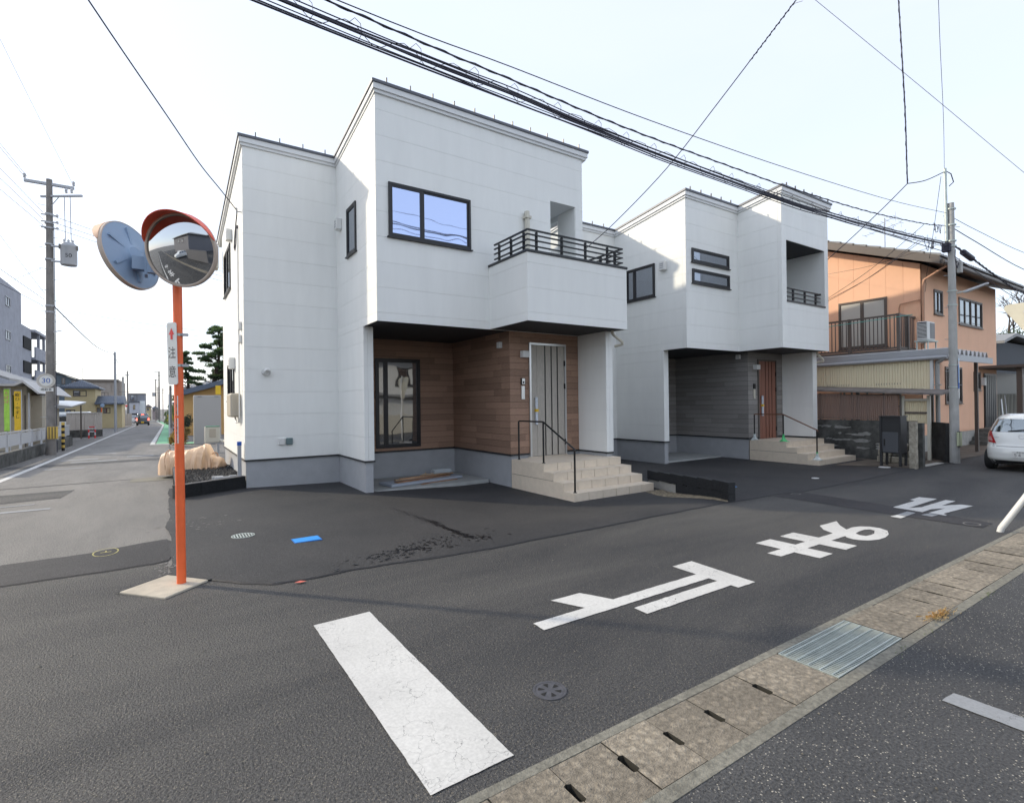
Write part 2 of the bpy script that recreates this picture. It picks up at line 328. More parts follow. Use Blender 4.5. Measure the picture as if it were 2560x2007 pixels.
# main road (runs along X) and its junction
r = MB(); xs = [-60,-12,-4.2,-4.1]+[-4+.16*i for i in range(int(20.4/.16)+1)]+[16.5,17,26,60]
def rtop(x):
    if x < -4.15: return 6.2
    if x < .02: return 7.0
    if x < 16.42: return edge(x)+.015
    return 4.78 if x < 16.9 else 4.95
for a, b in zip(xs, xs[1:]):
    ta, tb = rtop(a), rtop(b)
    if a < .02 <= b: ta = tb = 6.12
    r.poly([(a,1.93,0),(b,1.93,0),(b,tb,0),(a,ta,0)])
road = struct(r.build('road', M['road'], flat=True))
s = MB()
for y0, y1 in ((7.0,12),(12,30),(30,80),(80,260)):
    s.poly([(-4.1,y0,gz(y0)),(.12,y0,gz(y0)),(.12,y1,gz(y1)),(-4.1,y1,gz(y1))])
street = struct(s.build('side_street', M['street'], flat=True))
d = MB(); nx, ny = 150, 44; d0 = 0
for i in range(nx+1):
    x = .02+(16.4-.02)*i/nx; e = edge(x)
    for j in range(ny+1):
        y = e+(12.6-e)*(j/ny); xx = x+(1-i/3)*(.07*noise.noise(Vector((4,y*1.1,2)))+.03*noise.noise(Vector((9,y*6,2)))) if i < 3 else x
        d.v.append((xx, y, .007+dip(x,y)))
for i in range(nx):
    for j in range(ny): d.f.append((i*(ny+1)+j, (i+1)*(ny+1)+j, (i+1)*(ny+1)+j+1, i*(ny+1)+j+1))
drive = struct(d.build('driveway', M['drive'], flat=True, smooth=False))
for p in drive.data.polygons: p.use_smooth = True
sm_ = MB(); X = [.02+.06*i for i in range(int(16.2/.06))]
for a, b in zip(X, X[1:]):
    w = lambda x: .014+.03*max(0, noise.noise(Vector((x*2.3, 1, 5))))+.012*max(0, noise.noise(Vector((x*11, 2, 5))))
    sm_.poly([(a,edge(a)-w(a)*.8,.0045),(b,edge(b)-w(b)*.8,.0045),(b,edge(b)+w(b)*.6,.0125),(a,edge(a)+w(a)*.6,.0125)])
sm_.build('tar_seam', M['seam'], drive, flat=True, kind='stuff')
us = MB(); us.poly([(-.3,6.0,-.003),(.6,5.9,-.003),(.6,12,-.003),(-.3,12,-.003)]); us.build('underlay', M['street'], street, flat=True)
lot = MB(); lot.poly([(-40,-30,0),(40,-30,0),(40,1.43,0),(-40,1.43,0)])
lot = struct(lot.build('parking_lot', M['lot'], flat=True))
yard = MB(); yard.poly([(16.95,4.92,.012),(40,4.92,.012),(40,6.25,.012),(16.95,6.25,.012)]); 
for i in range(13):
    for j in range(20):
        x0, y0 = 14.35+.2*i, 5.02+.2*j
        if x0 < 16.0 and y0 > 6.5: continue
        yard.poly([(a, b, .014+dip(a,b)) for a, b in ((x0,y0),(x0+.2,y0),(x0+.2,y0+.2),(x0,y0+.2))])

struct(yard.build('yard', M['earth'], flat=True))
# asphalt patches and trench repairs
def sheet(name, pts, z, mt, parent, jit=0):
    b = MB(); P = []
    if jit:
        for (x0,y0),(x1,y1) in zip(pts, pts[1:]+pts[:1]):
            n = max(1, int(math.hypot(x1-x0, y1-y0)/.07))
            for i in range(n):
                x = x0+(x1-x0)*i/n; y = y0+(y1-y0)*i/n
                P.append((x+jit*noise.noise(Vector((x*7,y*7,1))), y+jit*noise.noise(Vector((x*7,y*7,9)))))
    else: P = pts
    b.poly([(x, y, z+(gz(y) if y > 12 else 0)) for x, y in P]); return b.build(name, mt, parent, flat=True)
PL = [(-4.1,7.60),(-1.46,7.55),(-.74,7.56),(-.21,7.76),(.0,7.79),(.06,7.5),(.05,6.98),(.01,6.73),(-.12,6.66),(-1.3,6.67),(-4.1,6.72)]
sheet('asphalt_patch', PL, .006, M['patch'], road, .02)
sheet('asphalt_patch', [(x*1.0-.0, y+(.028 if y > 7.2 else -.028)) for x, y in PL[1:-1]]+[(-1.3,6.64),(-1.46,7.58)], .003, M['seam'], road, .02)
sheet('asphalt_patch', [(8.62,4.97),(9.36,4.86),(9.19,3.4),(8.94,2.2),(8.52,2.2),(8.53,3.2)], .004, M['patch'], road, .012)
sheet('asphalt_patch', [(-2.7,13.85),(-1.57,13.85),(-1.63,12.65),(-2.45,12.5)], .004, M['road'], street, .02)
sheet('asphalt_patch', [(-.68,15.17),(.1,15.36),(.1,14.5),(-.26,14.37),(-.7,14.5)], .004, M['gutter2'], street, .03)
sheet('asphalt_patch', [(-4.0,15.02),(-.68,15.19),(-.68,15.13),(-4.0,14.9)], .004, M['patch'], street, .02)
sheet('asphalt_patch', [(-4.0,21.6),(.1,22.1),(.1,21.2),(-4,20.6)], .004, M['lot'], street, .05)
# painted markings
def paint(name, polys, mt, parent, z=.005, holes=None):
    b = MB()
    def rough(P):
        out = []
        for (x0,y0),(x1,y1) in zip(P, P[1:]+P[:1]):
            n = max(1, int(math.hypot(x1-x0,y1-y0)/.045)) if y0 < 6 and z != .014 else 1
            out += [(x0+(x1-x0)*i/n, y0+(y1-y0)*i/n) for i in range(n)]
        if P[0][1] > 6: return out
        return [(x+.0045*noise.noise(Vector((x*23,y*23,1)))+.003*noise.noise(Vector((x*60,y*60,2))), y+.0045*noise.noise(Vector((x*23,y*23,5)))+.003*noise.noise(Vector((x*60,y*60,6)))) for x,y in out]
    for k, P in enumerate(polys):
        loops = [[Vector((x,y,0)) for x,y in rough(P)]]
        if holes and k in holes: loops.append([Vector((x,y,0)) for x,y in rough(holes[k])])
        allv = [v for l in loops for v in l]; tr = tessellate_polygon(loops)
        b.add([(v.x, v.y, z+(gz(v.y) if v.y > 12 else 0)) for v in allv], [tuple(t) for t in tr])
    return b.build(name, mt, parent, flat=True)
R_ = lambda a,b,c,d: [(a,b),(c,b),(c,d),(a,d)]
paint('stop_line', [[(.903,4.075),(1.331,4.088),(1.335,2.035),(.911,2.027)]], M['white_line'], road)
paint('road_letter', [R_(2.26,3.02,4.162,3.158), R_(3.085,2.792,4.162,2.932), [(4.162,2.72),(4.41,2.715),(4.465,3.442),(4.172,3.44),(4.162,3.15)], [(2.642,3.436),(2.95,3.428),(3.082,3.158),(2.772,3.158)]], M['white_line'], road)
paint('road_letter', [R_(5.345,3.0,6.75,3.15), R_(5.615,3.15,5.912,3.445), R_(5.605,2.737,5.878,3.0), R_(6.125,3.15,6.43,3.449), R_(6.14,2.727,6.41,3.0),
  [(7.043,3.437),(7.483,3.433),(7.253,3.281),(7.1,3.14),(7.274,3.153),(7.411,3.119),(7.492,3.036),(7.504,2.93),(7.43,2.817),(7.256,2.739),(7.06,2.698),(6.878,2.705),(6.75,2.752),(6.68,2.83),(6.67,2.89),(6.70,2.961),(6.75,3.0),(6.75,3.15),(6.777,3.156),(6.87,3.307)]],
  M['white_line'], road, holes={5:[(6.98,2.985),(7.12,3.005),(7.265,3.01),(7.335,2.973),(7.31,2.91),(7.153,2.854),(7.04,2.845),(6.945,2.86),(6.935,2.92)]})
paint('road_letter', [[(9.95,3.46),(10.33,3.46),(10.37,3.23),(9.2,3.21),(9.41,3.125),(10.37,3.12),(10.36,2.99),(9.78,2.99),(10.1,2.85),(10.1,2.71),(9.11,2.77),(9.05,2.71),(9.0,2.72),(9.02,2.91),(9.59,2.89),(9.34,2.985),(9.01,2.98),(9.08,3.37),(9.93,3.38)], [(8.34,3.13),(8.54,3.12),(8.51,3.0),(8.32,3.0)]], M['white_line'], road, .008)
paint('faded_letter', [[(8.55,3.12),(8.9,3.13),(8.9,3.02),(8.55,3.01)],[(8.80,2.93),(8.99,2.90),(8.97,2.78),(8.77,2.80)]], M['faded_line'], road, .0075)
def strip(x, w, y0, y1, step=6):
    P = []; y = y0; pts = []
    while y < y1: pts.append(y); y += step
    pts.append(y1); return [[(x(a)-w,a),(x(a)+w,a),(x(b)+w,b),(x(b)-w,b)] for a, b in zip(pts, pts[1:])]
wl = lambda y: -3.29-.0075*max(0, y-22)
paint('edge_line', strip(wl, .075, 11.5, 110, 4), M['white_line'], street)
gl = lambda y: -.60+.0045*(y-33)-(.030*(y-95) if y > 95 else 0)
paint('green_lane', [[(gl(a)+.16,a),(gl(a)+.72,a),(gl(b)+.72,b),(gl(b)+.16,b)] for a, b in ((33,50),(50,70),(70,96),(96,125),(125,165))], M['green_line'], street, .004)
paint('lane_line', [[(gl(a)-.1,a),(gl(a)+.10,a),(gl(b)+.10,b),(gl(b)-.1,b)] for a, b in ((32.8,50),(50,70),(70,96),(96,125),(125,165))], M['white_line'], street)
paint('lane_line', [[(-.7,32.2),(.9,31.6),(.9,31.9),(-.7,32.75)]], M['white_line'], street)
paint('green_lane', [[(.25,32.2),(1.3,31.5),(1.3,33.4),(.25,33.6)]], M['green_line'], street, .004)
paint('faded_crossing', [R_(-3.0,23.2,-2.0,23.6), R_(-2.6,22.0,-1.4,22.35), R_(-1.2,23.5,-.4,23.85), R_(-2.4,26.3,-1.7,26.6), R_(-1.5,39.0,-.7,39.4), R_(-2.9,19.6,-2.0,19.8), R_(-2.6,12.0,-1.9,12.08), R_(-2.3,11.3,-1.6,11.45)], M['faded_line'], street)
paint('parking_line', [[(3.49,1.08),(3.63,1.07),(3.66,.3),(3.49,.28)]], M['faded_line'], lot)
def ring(cx, cy, rx, ry, w, mt, parent, z, n=36, cross=False, name='utility_mark'):
    P = []; o = [(cx+rx*math.cos(t), cy+ry*math.sin(t)) for t in [2*math.pi*i/n for i in range(n)]]
    ii = [(cx+(rx-w)*math.cos(t), cy+(ry-w)*math.sin(t)) for t in [2*math.pi*i/n for i in range(n)]]
    P = [[o[i],o[(i+1)%n],ii[(i+1)%n],ii[i]] for i in range(n)]
    if cross: P += [R_(cx-.05,cy-.008,cx+.05,cy+.008), R_(cx-.008,cy+.009,cx+.008,cy+.06)]
    return paint(name, P, mt, parent, z)
ring(-.585,7.51,.12,.19,.012,mat('yellow_spray',(.42,.38,.14),.8,var=.3,scale=20),road,.0085,cross=True)
ring(9.08,4.82,.10,.07,.012,M['chip'],road,.0065); ring(8.67,2.34,.11,.09,.016,M['chip'],road,.0065)
paint('red_spray', [[(.97,5.13),(1.02,5.10),(1.075,5.115),(1.03,5.16)]], mat('red_spray',(.62,.14,.10),.8,var=.4,scale=30), road, .014)
# kerbside gutter with lidded channel and a steel grate
gb = MB(); gb.box(-30,1.43,-.30,40,1.50,.003); gb.box(-30,1.878,-.30,40,1.93,.003)
gut = struct(gb.build('gutter', M['gutter2']))
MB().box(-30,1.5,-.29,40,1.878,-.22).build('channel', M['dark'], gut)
def cover_mat():
    m = mat('gutter_cover', (.25,.215,.165), .9, var=.38, scale=38, bump=.6, bscale=120, dirt=.45, rand=.14)
    nt = m.node_tree; L = nt.links; b = nt.nodes['Principled BSDF']; pos = _n(nt,'ShaderNodeNewGeometry').outputs['Position']
    v = _n(nt,'ShaderNodeTexVoronoi'); v.inputs['Scale'].default_value = 15; v.inputs['Randomness'].default_value = .45; L.new(pos, v.inputs['Vector'])
    r = _n(nt,'ShaderNodeMapRange'); r.inputs[1].default_value = .42; r.inputs[2].default_value = .26; L.new(v.outputs['Distance'], r.inputs[0])
    old = b.inputs['Normal'].links[0].from_node; bp = _n(nt,'ShaderNodeBump'); bp.inputs['Strength'].default_value = .55; bp.inputs['Distance'].default_value = .004
    L.new(r.outputs[0], bp.inputs['Height']); L.new(old.outputs[0], bp.inputs['Normal']); L.new(bp.outputs[0], b.inputs['Normal'])
    oc = b.inputs['Base Color'].links[0].from_socket; mx = _n(nt,'ShaderNodeMix', data_type='RGBA', blend_type='MULTIPLY'); mx.inputs[0].default_value = 1
    rr = _n(nt,'ShaderNodeMapRange'); rr.inputs[3].default_value = .92; rr.inputs[4].default_value = 1.2; L.new(r.outputs[0], rr.inputs[0]); L.new(oc, mx.inputs[6]); L.new(rr.outputs[0], mx.inputs[7]); L.new(mx.outputs[2], b.inputs['Base Color'])
    return m
M['cover'] = cover_mat(); M['slot_shade'] = mat('gutter_slot_shade',(.03,.028,.022),.95)  # grimy cover sides also carry painted shade, so the slots read dark
J = [-1.1,-.78,-.47,-.15,.16,.48,.79,1.10,1.42,1.735,2.047,2.37,2.81,3.275]; J2 = [4.182,4.64,5.07,5.36,5.655,5.954,6.381,6.7,7.0,7.31,7.62,7.93,8.25,8.56,8.88,9.2,9.5,9.82,10.13,10.45]
for JJ in (J, J2):
    for i, (a, b) in enumerate(zip(JJ, JJ[1:])):
        near = a < 3.3; n = .017 if near else .009; gp = .0028
        la = n if not (JJ is J2 and i == 0) else 0; rb = n if not (JJ is J and i == len(JJ)-2) else 0
        P = [(a+gp,1.503),(b-gp,1.503),(b-gp,1.638),(b-gp-rb,1.645),(b-gp-rb,1.748),(b-gp,1.755),(b-gp,1.875),(a+gp,1.875),(a+gp,1.755),(a+gp+la,1.748),(a+gp+la,1.645),(a+gp,1.638)]
        cv = MB().prism(P, 'z', -.07, .004+random.uniform(-.004,.003)).build('gutter_cover', [M['cover'], M['slot_shade']], gut, bevel=0)
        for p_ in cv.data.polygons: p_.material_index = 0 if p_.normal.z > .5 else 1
MB().box(10.45,1.503,-.07,40,1.875,.004).build('gutter_cover', M['cover'], gut, kind='stuff')
MB().box(-30,1.503,-.07,-1.1,1.875,.004).build('gutter_cover', M['cover'], gut, kind='stuff')
GX0,GX1,GY0,GY1 = 3.284,4.173,1.507,1.871
grate = thing('drain_grate', 'galvanised steel bar grate set into the concrete gutter', 'drain grate', (GX0,GY0,0))
fr = MB(); fr.box(GX0,GY0,-.04,GX1,GY0+.008,.006); fr.box(GX0,GY1-.008,-.04,GX1,GY1,.006); fr.box(GX0,GY0+.008,-.04,GX0+.008,GY1-.008,.006); fr.box(GX1-.008,GY0+.008,-.04,GX1,GY1-.008,.006)
fr.build('frame', M['galv'], grate)
bar0 = None; nb = 36
for i in range(1, nb):
    x = GX0+.004+(GX1-GX0-.008)*i/nb
    if bar0 is None:
        bar0 = MB().box(x-.0035,GY0+.008,-.010,x+.0035,GY1-.008,.004).build('bar', M['galv'], grate); x00 = x
    else:
        o = bar0.copy(); COL.objects.link(o); o.location.x = x-x00
for k in range(5):
    y = GY0+.04+(GY1-GY0-.08)*k/4; MB().box(GX0+.008,y-.004,-.008,GX1-.008,y+.004,.0065).build('cross_rod', M['galv'], grate)
# lids, covers and litter on the tarmac
mh = thing('manhole_cover', 'small round cast iron valve cover with fan slots beside the painted letters', 'manhole cover', (1.81,2.375,0))
Mx = Matrix.Translation((1.81,2.375,0)); mt_iron = mat('cast_iron',(.10,.10,.11),.6,.4,var=.2,scale=30)
MB().lathe([(.098,-.02),(.098,.005),(.084,.005),(.084,.002)], Mx, 32, False).build('rim', mt_iron, mh)
MB().lathe([(.0001,.004),(.082,.004),(.082,-.01)], Mx, 32, False).build('lid', mt_iron, mh)
for k in range(6):
    a = math.radians(60*k+15); P = [(.028,-.05),(.066,-.24),(.068,0),(.066,.24),(.028,.05)]
    MB().poly([(1.81+r*math.cos(a+t), 2.375+r*math.sin(a+t), .0055) for r,t in P]).build('slot', M['dark'], mh, flat=True)
def drain_lid(cx, cy, r, label, z=.009):
    t = thing('drain_cover', label, 'drain cover', (cx,cy,z)); Mx = Matrix.Translation((cx,cy,z+dip(cx,cy)))
    MB().lathe([(r,-.02),(r,.004),(r*.9,.004),(r*.9,.001)], Mx, 28, False).build('rim', M['galv'], t)
    MB().lathe([(.0001,.0015),(r*.89,.0015)], Mx, 28, False).build('lid', M['dark'], t)
    for k in range(-3,4):
        x = cx+k*r*.24; hh = math.sqrt(max(0,(r*.86)**2-(k*r*.24)**2))
        MB().box(x-.009,cy-hh,z+.002+dip(cx,cy),x+.009,cy+hh,z+.005+dip(cx,cy)).build('bar', M['galv'], t)
drain_lid(.80,7.40,.135,'round slotted drain cover in the new asphalt by the orange mirror pole')
bl = thing('meter_lid', 'bright blue rectangular water meter lid in the near driveway', 'meter lid', (1.42,6.72,0))
MB().box(1.262,6.612,-.02,1.58,6.84,.010).build('frame', mat('blue_frame',(.02,.16,.50),.6), bl); MB().box(1.275,6.625,-.02,1.567,6.827,.0125).build('lid', M['bluep'], bl)
b2 = thing('meter_lid', 'blue meter lid behind the black ribbed block wall', 'meter lid', (9.25,6.1,0))
MB().box(9.05,5.98,-.06,9.36,6.22,.009+dip(9.2,6.1)).build('lid', M['bluep'], b2)
for (x,y,r,lab) in ((11.23,5.55,.07,'small round pale blue lid in the far driveway'),(14.2,5.43,.12,'round white lid in the tarmac before the black parcel box')):
    MBx = MB().lathe([(r,-.02),(r,.012),(.0001,.014)], Matrix.Translation((x,y,dip(x,y)+.004)), 24, False); tag(MBx.build('pipe_cap', M['whitepl']), lab, 'pipe cap')
def blob(b, x, y, r, z, n=7, st=1.0):
    a0 = random.random()*6; b.poly([(x+r*random.uniform(.5,1.1)*math.cos(a0+2*math.pi*i/n)*st, y+r*random.uniform(.5,1.1)*math.sin(a0+2*math.pi*i/n), z+dip(x,y)) for i in range(n)])
st = MB(); k = 0
path = [(3.02,8.2),(3.08,7.6),(3.12,7.1),(3.16,6.75),(3.12,6.4),(3.13,6.1),(3.10,5.75),(3.13,5.6),(3.28,5.47)]
for i in range(420):
    t = random.random()*(len(path)-1); j = int(t); f = t-j; x = path[j][0]+(path[j+1][0]-path[j][0])*f; y = path[j][1]+(path[j+1][1]-path[j][1])*f
    core = 1-abs(t/(len(path)-1)-.62); w = .03+.11*(1-core)
    blob(st, x+random.gauss(0,w*.5), y+random.gauss(0,.05), random.uniform(.006,.030)*core, .0095+.00002*i, st=random.uniform(.6,1.6))
for i in range(260):
    x = random.gauss(2.35,.42); y = 5.25+.45*(x-1.7)/1.2*random.random()+random.random()*.35
    blob(st, x, y, random.uniform(.005,.020), .0095+.00002*i, st=random.uniform(.8,2.0))
for i in range(60): blob(st, random.uniform(.1,5), random.uniform(5.4,8), random.uniform(.004,.012), .0095+.00001*i)
st.build('damp_stain', M['damp'], drive, flat=True, kind='stuff')
ch = MB()
for i in range(40): blob(ch, random.gauss(.35,.35), random.gauss(8.6,.25), random.uniform(.006,.02), .0115+.00002*i, st=1.8)
for i in range(45): blob(ch, random.gauss(-.02,.05), random.gauss(6.35,.2), random.uniform(.004,.018), .0115+.00002*i)
ch.build('pale_chips', M['chip'], drive, flat=True, kind='stuff')
# straw tuft and moss on the gutter edge
sb = MB()
for i in range(150):
    x = random.gauss(4.83,.07); y = random.gauss(1.49,.025); a = random.uniform(-.4,.4)+random.choice((0,3.14)); l = random.uniform(.03,.11); z = .005+random.random()*.02
    sb.add([(x,y,z),(x+l*math.cos(a),y+l*math.sin(a)*.6,z+random.uniform(-.002,.02)),(x+l*math.cos(a),y+l*math.sin(a)*.6+.003,z+.004)], [(0,1,2)])
o = sb.build('straw_tuft', mat('straw',(.62,.42,.17),.8,rand=.1)); tag(o, 'tuft of dry yellow straw lying on the gutter edge', 'straw'); o['kind'] = 'stuff'
mo = MB()
for i in range(500):
    x = random.uniform(3.2,9.5); y = 1.43+random.gauss(0,.018); l = .012
    if noise.noise(Vector((x*2.2,0,3))) < .1: continue
    mo.add([(x,y,.004),(x+random.uniform(-l,l),y+random.uniform(-l,l),.004+random.random()*.016),(x+.008,y+.004,.005)], [(0,1,2)])
o = mo.build('moss', mat('moss',(.09,.13,.035),.9)); o['kind'] = 'stuff'; tag(o, 'thin line of green moss along the gutter', 'moss')

lt = MB()
for i in range(260):
    x = random.uniform(-1.5,11); y = random.uniform(-.5,5.0)
    if 1.4 < y < 1.95: continue
    r = random.uniform(.003,.009); a = random.random()*6
    lt.add([(x+r*math.cos(a+t),y+r*math.sin(a+t),.004) for t in (0,1.7,3.2,4.8)]+[(x,y,.004+r)], [(0,1,4),(1,2,4),(2,3,4),(3,0,4)])
o = lt.build('road_grit', mat('grit',(.16,.145,.12),.9,var=.6,scale=3), road, kind='stuff')
# ---------------------------------------------------------------- building helpers
def FF(c): return lambda u,w,z: (u, c-w, z)          # wall facing -Y, u = X, w = outwards
def FG(c): return lambda u,w,z: (c-w, u, z)          # wall facing -X, u = Y
def FR(c): return lambda u,w,z: (c+w, u, z)          # wall facing +X
def FB(c): return lambda u,w,z: (u, c+w, z)          # wall facing +Y
def subrect(R, h):
    out = []
    for (a,b,c,d) in R:
        if h[0] >= b or h[1] <= a or h[2] >= d or h[3] <= c: out.append((a,b,c,d)); continue
        if h[2] > c: out.append((a,b,c,h[2]))
        if h[3] < d: out.append((a,b,h[3],d))
        lo, hi = max(c,h[2]), min(d,h[3])
        if h[0] > a: out.append((a,h[0],lo,hi))
        if h[1] < b: out.append((h[1],b,lo,hi))
    return out
def cliptop(P, top):
    out = []
    for i in range(len(P)):
        a, b = P[i], P[(i+1)%len(P)]; fa = top(a[0])-a[1]; fb = top(b[0])-b[1]
        if fa >= 0: out.append(a)
        if (fa > 0) != (fb > 0) and abs(fa-fb) > 1e-9: t = fa/(fa-fb); out.append((a[0]+(b[0]-a[0])*t, a[1]+(b[1]-a[1])*t))
    return out
def comps(R):
    out = []; R = list(R)
    while R:
        comp = [R.pop()]; grew = True
        while grew:
            grew = False
            for r_ in list(R):
                if any(r_[0] <= x[1]+1e-6 and r_[1] >= x[0]-1e-6 and r_[2] <= x[3]+1e-6 and r_[3] >= x[2]-1e-6 for x in comp): comp.append(r_); R.remove(r_); grew = True
        out.append(comp)
    return out
def panels(parent, mp, u0, u1, z0, z1, zph, mt, pitch=.4554, holes=(), top=None, gap=.003, th=.016, name='siding_panel', joints=()):
    k = math.floor((z0-zph)/pitch+1e-6)
    cuts = [u0]+[j for j in joints if u0 < j < u1]+[u1]
    while True:
        a = max(z0, zph+k*pitch+gap/2); b = min(z1, zph+(k+1)*pitch-gap/2); k += 1
        if a >= z1-1e-6: break
        if b-a < .01: continue
        for ua, ub in zip(cuts, cuts[1:]):
            R = [(ua+(.002 if ua != u0 else 0), ub-(.002 if ub != u1 else 0), a, b)]
            for h in holes: R = subrect(R, h)
            while R:                                  # every connected piece of board is an object of its own
                comp = [R.pop()]; grew = True
                while grew:
                    grew = False
                    for r_ in list(R):
                        if any(r_[0] <= x[1]+1e-6 and r_[1] >= x[0]-1e-6 and r_[2] <= x[3]+1e-6 and r_[3] >= x[2]-1e-6 for x in comp): comp.append(r_); R.remove(r_); grew = True
                B = MB(mp); n = 0
                for (p,q,c,d) in comp:
                    P = [(p,c),(q,c),(q,d),(p,d)]
                    if top: P = cliptop(P, top)
                    if len(P) >= 3: B.prism(P, 'y', -th, 0); n += 1
                if n: B.build(name, mt, parent)
def boards(parent, mp, u0, u1, z0, z1, mt, pitch=.137, holes=(), th=.014, gap=.006, seed=0, lo=.55, hi=1.15):
    rnd = random.Random(seed); k = 0
    while z0+k*pitch < z1-.01:
        a = z0+k*pitch+gap/2; b = min(z1, z0+(k+1)*pitch-gap/2); k += 1
        u = u0; first = True
        while u < u1-1e-6:
            l = rnd.uniform(lo, hi)*(rnd.uniform(.3,1) if first else 1); first = False; e = min(u1, u+l)
            if u1-e < .15: e = u1
            R = [(u+(.0015 if u > u0 else 0), e-(.0015 if e < u1 else 0), a, b)]
            for h in holes: R = subrect(R, h)
            if R:
                B = MB(mp)
                for (p,q,c,d) in R: B.box(p,-th,c,q,0+rnd.uniform(-.002,0),d)
                B.build('cladding_board', mt, parent)
            u = e
def window(parent, mp, u0, u1, z0, z1, gm, mull=(), fw=.045, depth=.03, sill=True, mt=None, tall=None, name='window', mw=.05):
    mt = mt or M['frame']; B = MB(mp)
    B.box(u0,-.07,z0,u0+fw,depth,z1); B.box(u1-fw,-.07,z0,u1,depth,z1); B.box(u0+fw,-.07,z0,u1-fw,depth,z0+fw); B.box(u0+fw,-.07,z1-fw,u1-fw,depth,z1)
    for mu in mull: B.box(mu-mw/2,-.06,z0+fw,mu+mw/2,depth-.004,z1-fw)
    o = B.build(name, mt, parent); cuts = [u0+fw]+[x for mu in mull for x in (mu-mw/2, mu+mw/2)]+[u1-fw]
    for k in range(0, len(cuts), 2):
        a, b = cuts[k], cuts[k+1]
        sash = MB(mp); s_ = .028; dd = .012 if k == 0 else 0
        dd += .012; sash.box(a,-.05,z0+fw,a+s_,dd,z1-fw); sash.box(b-s_,-.05,z0+fw,b,dd,z1-fw); sash.box(a+s_,-.05,z0+fw,b-s_,dd,z0+fw+s_); sash.box(a+s_,-.05,z1-fw-s_,b-s_,dd,z1-fw)
        sash.build('sash', mt, o)
        MB(mp).box(a+s_,-.009,z0+fw+s_,b-s_,-.003+.008*(k==0),z1-fw-s_).build('pane', gm, o)
    if sill: MB(mp).box(u0-.03,0,z0-.022,u1+.03,.055,z0-.001).build('sill', mt, o)
    return o
def hood(parent, mp, u, z, w=.17, h=.24, d=.12, mt=None, slots=True, name='vent_hood'):
    o = MB(mp).box(u-w/2,0,z-h/2,u+w/2,d,z+h/2).build(name, mt or M['whitepl'], parent, bevel=.012)
    if slots:
        for k in range(3): MB(mp).box(u-w*.3,d,z-h*.3+k*h*.22,u+w*.3,d+.003,z-h*.3+k*h*.22+h*.12).build('slot', M['steel'], o)
    return o
def lamp(parent, mp, u, z, w, h, d): return MB(mp).box(u-w/2,0,z-h/2,u+w/2,d,z+h/2).build('wall_lamp', M['whitepl'], parent, bevel=.006)
def steps(parent, x0, x1, yf, tread, rise, z0, yb, n=4, tw=.335):
    core = MB(); e = .012
    for i in range(n): core.box(x0+e, yf+i*tread+e, z0-.15 if i == 0 else z0+i*rise-e, x1-e, yb, z0+(i+1)*rise-e)
    st = core.build('steps', M['grout'], parent); g = .0045
    nt_ = max(1, round((x1-x0)/tw)); ws = (x1-x0)/nt_
    for i in range(n):
        zt = z0+(i+1)*rise; y = yf+i*tread; yb_ = yf+(i+1)*tread if i < n-1 else yb
        for k in range(nt_):
            a, b = x0+k*ws+g, x0+(k+1)*ws-g
            MB().box(a, y, zt-rise+(g if i == 0 else .001)-(.12 if i == 0 else 0), b, y+e-.001, zt-e-.001).build('tile', M['tile'], st)
            m_ = 1 if i < n-1 else 3
            for q in range(m_):
                ya = y+(yb_-y)*q/m_; yc = y+(yb_-y)*(q+1)/m_
                MB().box(a, ya+(0 if q == 0 else g)-(.002 if q == 0 else 0), zt-e, b, yc-g if i == n-1 else yc+e, zt).build('tile', M['tile'], st)
        # left flank
    cols = [(yf+i*tread, yf+(i+1)*tread, z0+(i+1)*rise) for i in range(n-1)]
    ya = yf+(n-1)*tread; m_ = max(2, round((yb-ya)/.42))
    cols += [(ya+(yb-ya)*q/m_, ya+(yb-ya)*(q+1)/m_, z0+n*rise) for q in range(m_)]
    for (a,b,zt) in cols:
        zs = [z0-.12]+([z0+2*rise] if zt > z0+2*rise+.01 else [])+[zt]
        for c, d_ in zip(zs, zs[1:]):
            MB().box(x0-.0005, a+.0105, c+(g if c > z0 else 0), x0+e-.0005, b+.009, d_-e-.001 if d_ == zt else d_-g).build('tile', M['tile'], st)
    return st
def handrail(parent, x, ya, yb_, yc, za, zb, zc, zbase, zcb, mt, r=.017):
    h = MB(); h.tube([(x,ya,zb-.02),(x,ya,zb),(x,ya-.03,zb+.02),(x,yb_,zb+.02),(x,yc,zc),(x,yc-.03,zc-.035)], r, 10)
    o = h.build('handrail', mt, parent, smooth=True)
    for (y, a, b) in ((ya,zbase,zb),(yb_,zbase,zb+.005),(yc,zcb,zc-.005)):
        MB().tube([(x,y,a),(x,y,b)], .018, 10).build('post', M['black'], o, smooth=True)
        MB().lathe([(.036,a),(.036,a+.008),(.02,a+.012)], Matrix.Translation((x,y,0)), 14, False).build('base_plate', M['black'], o)
    return o
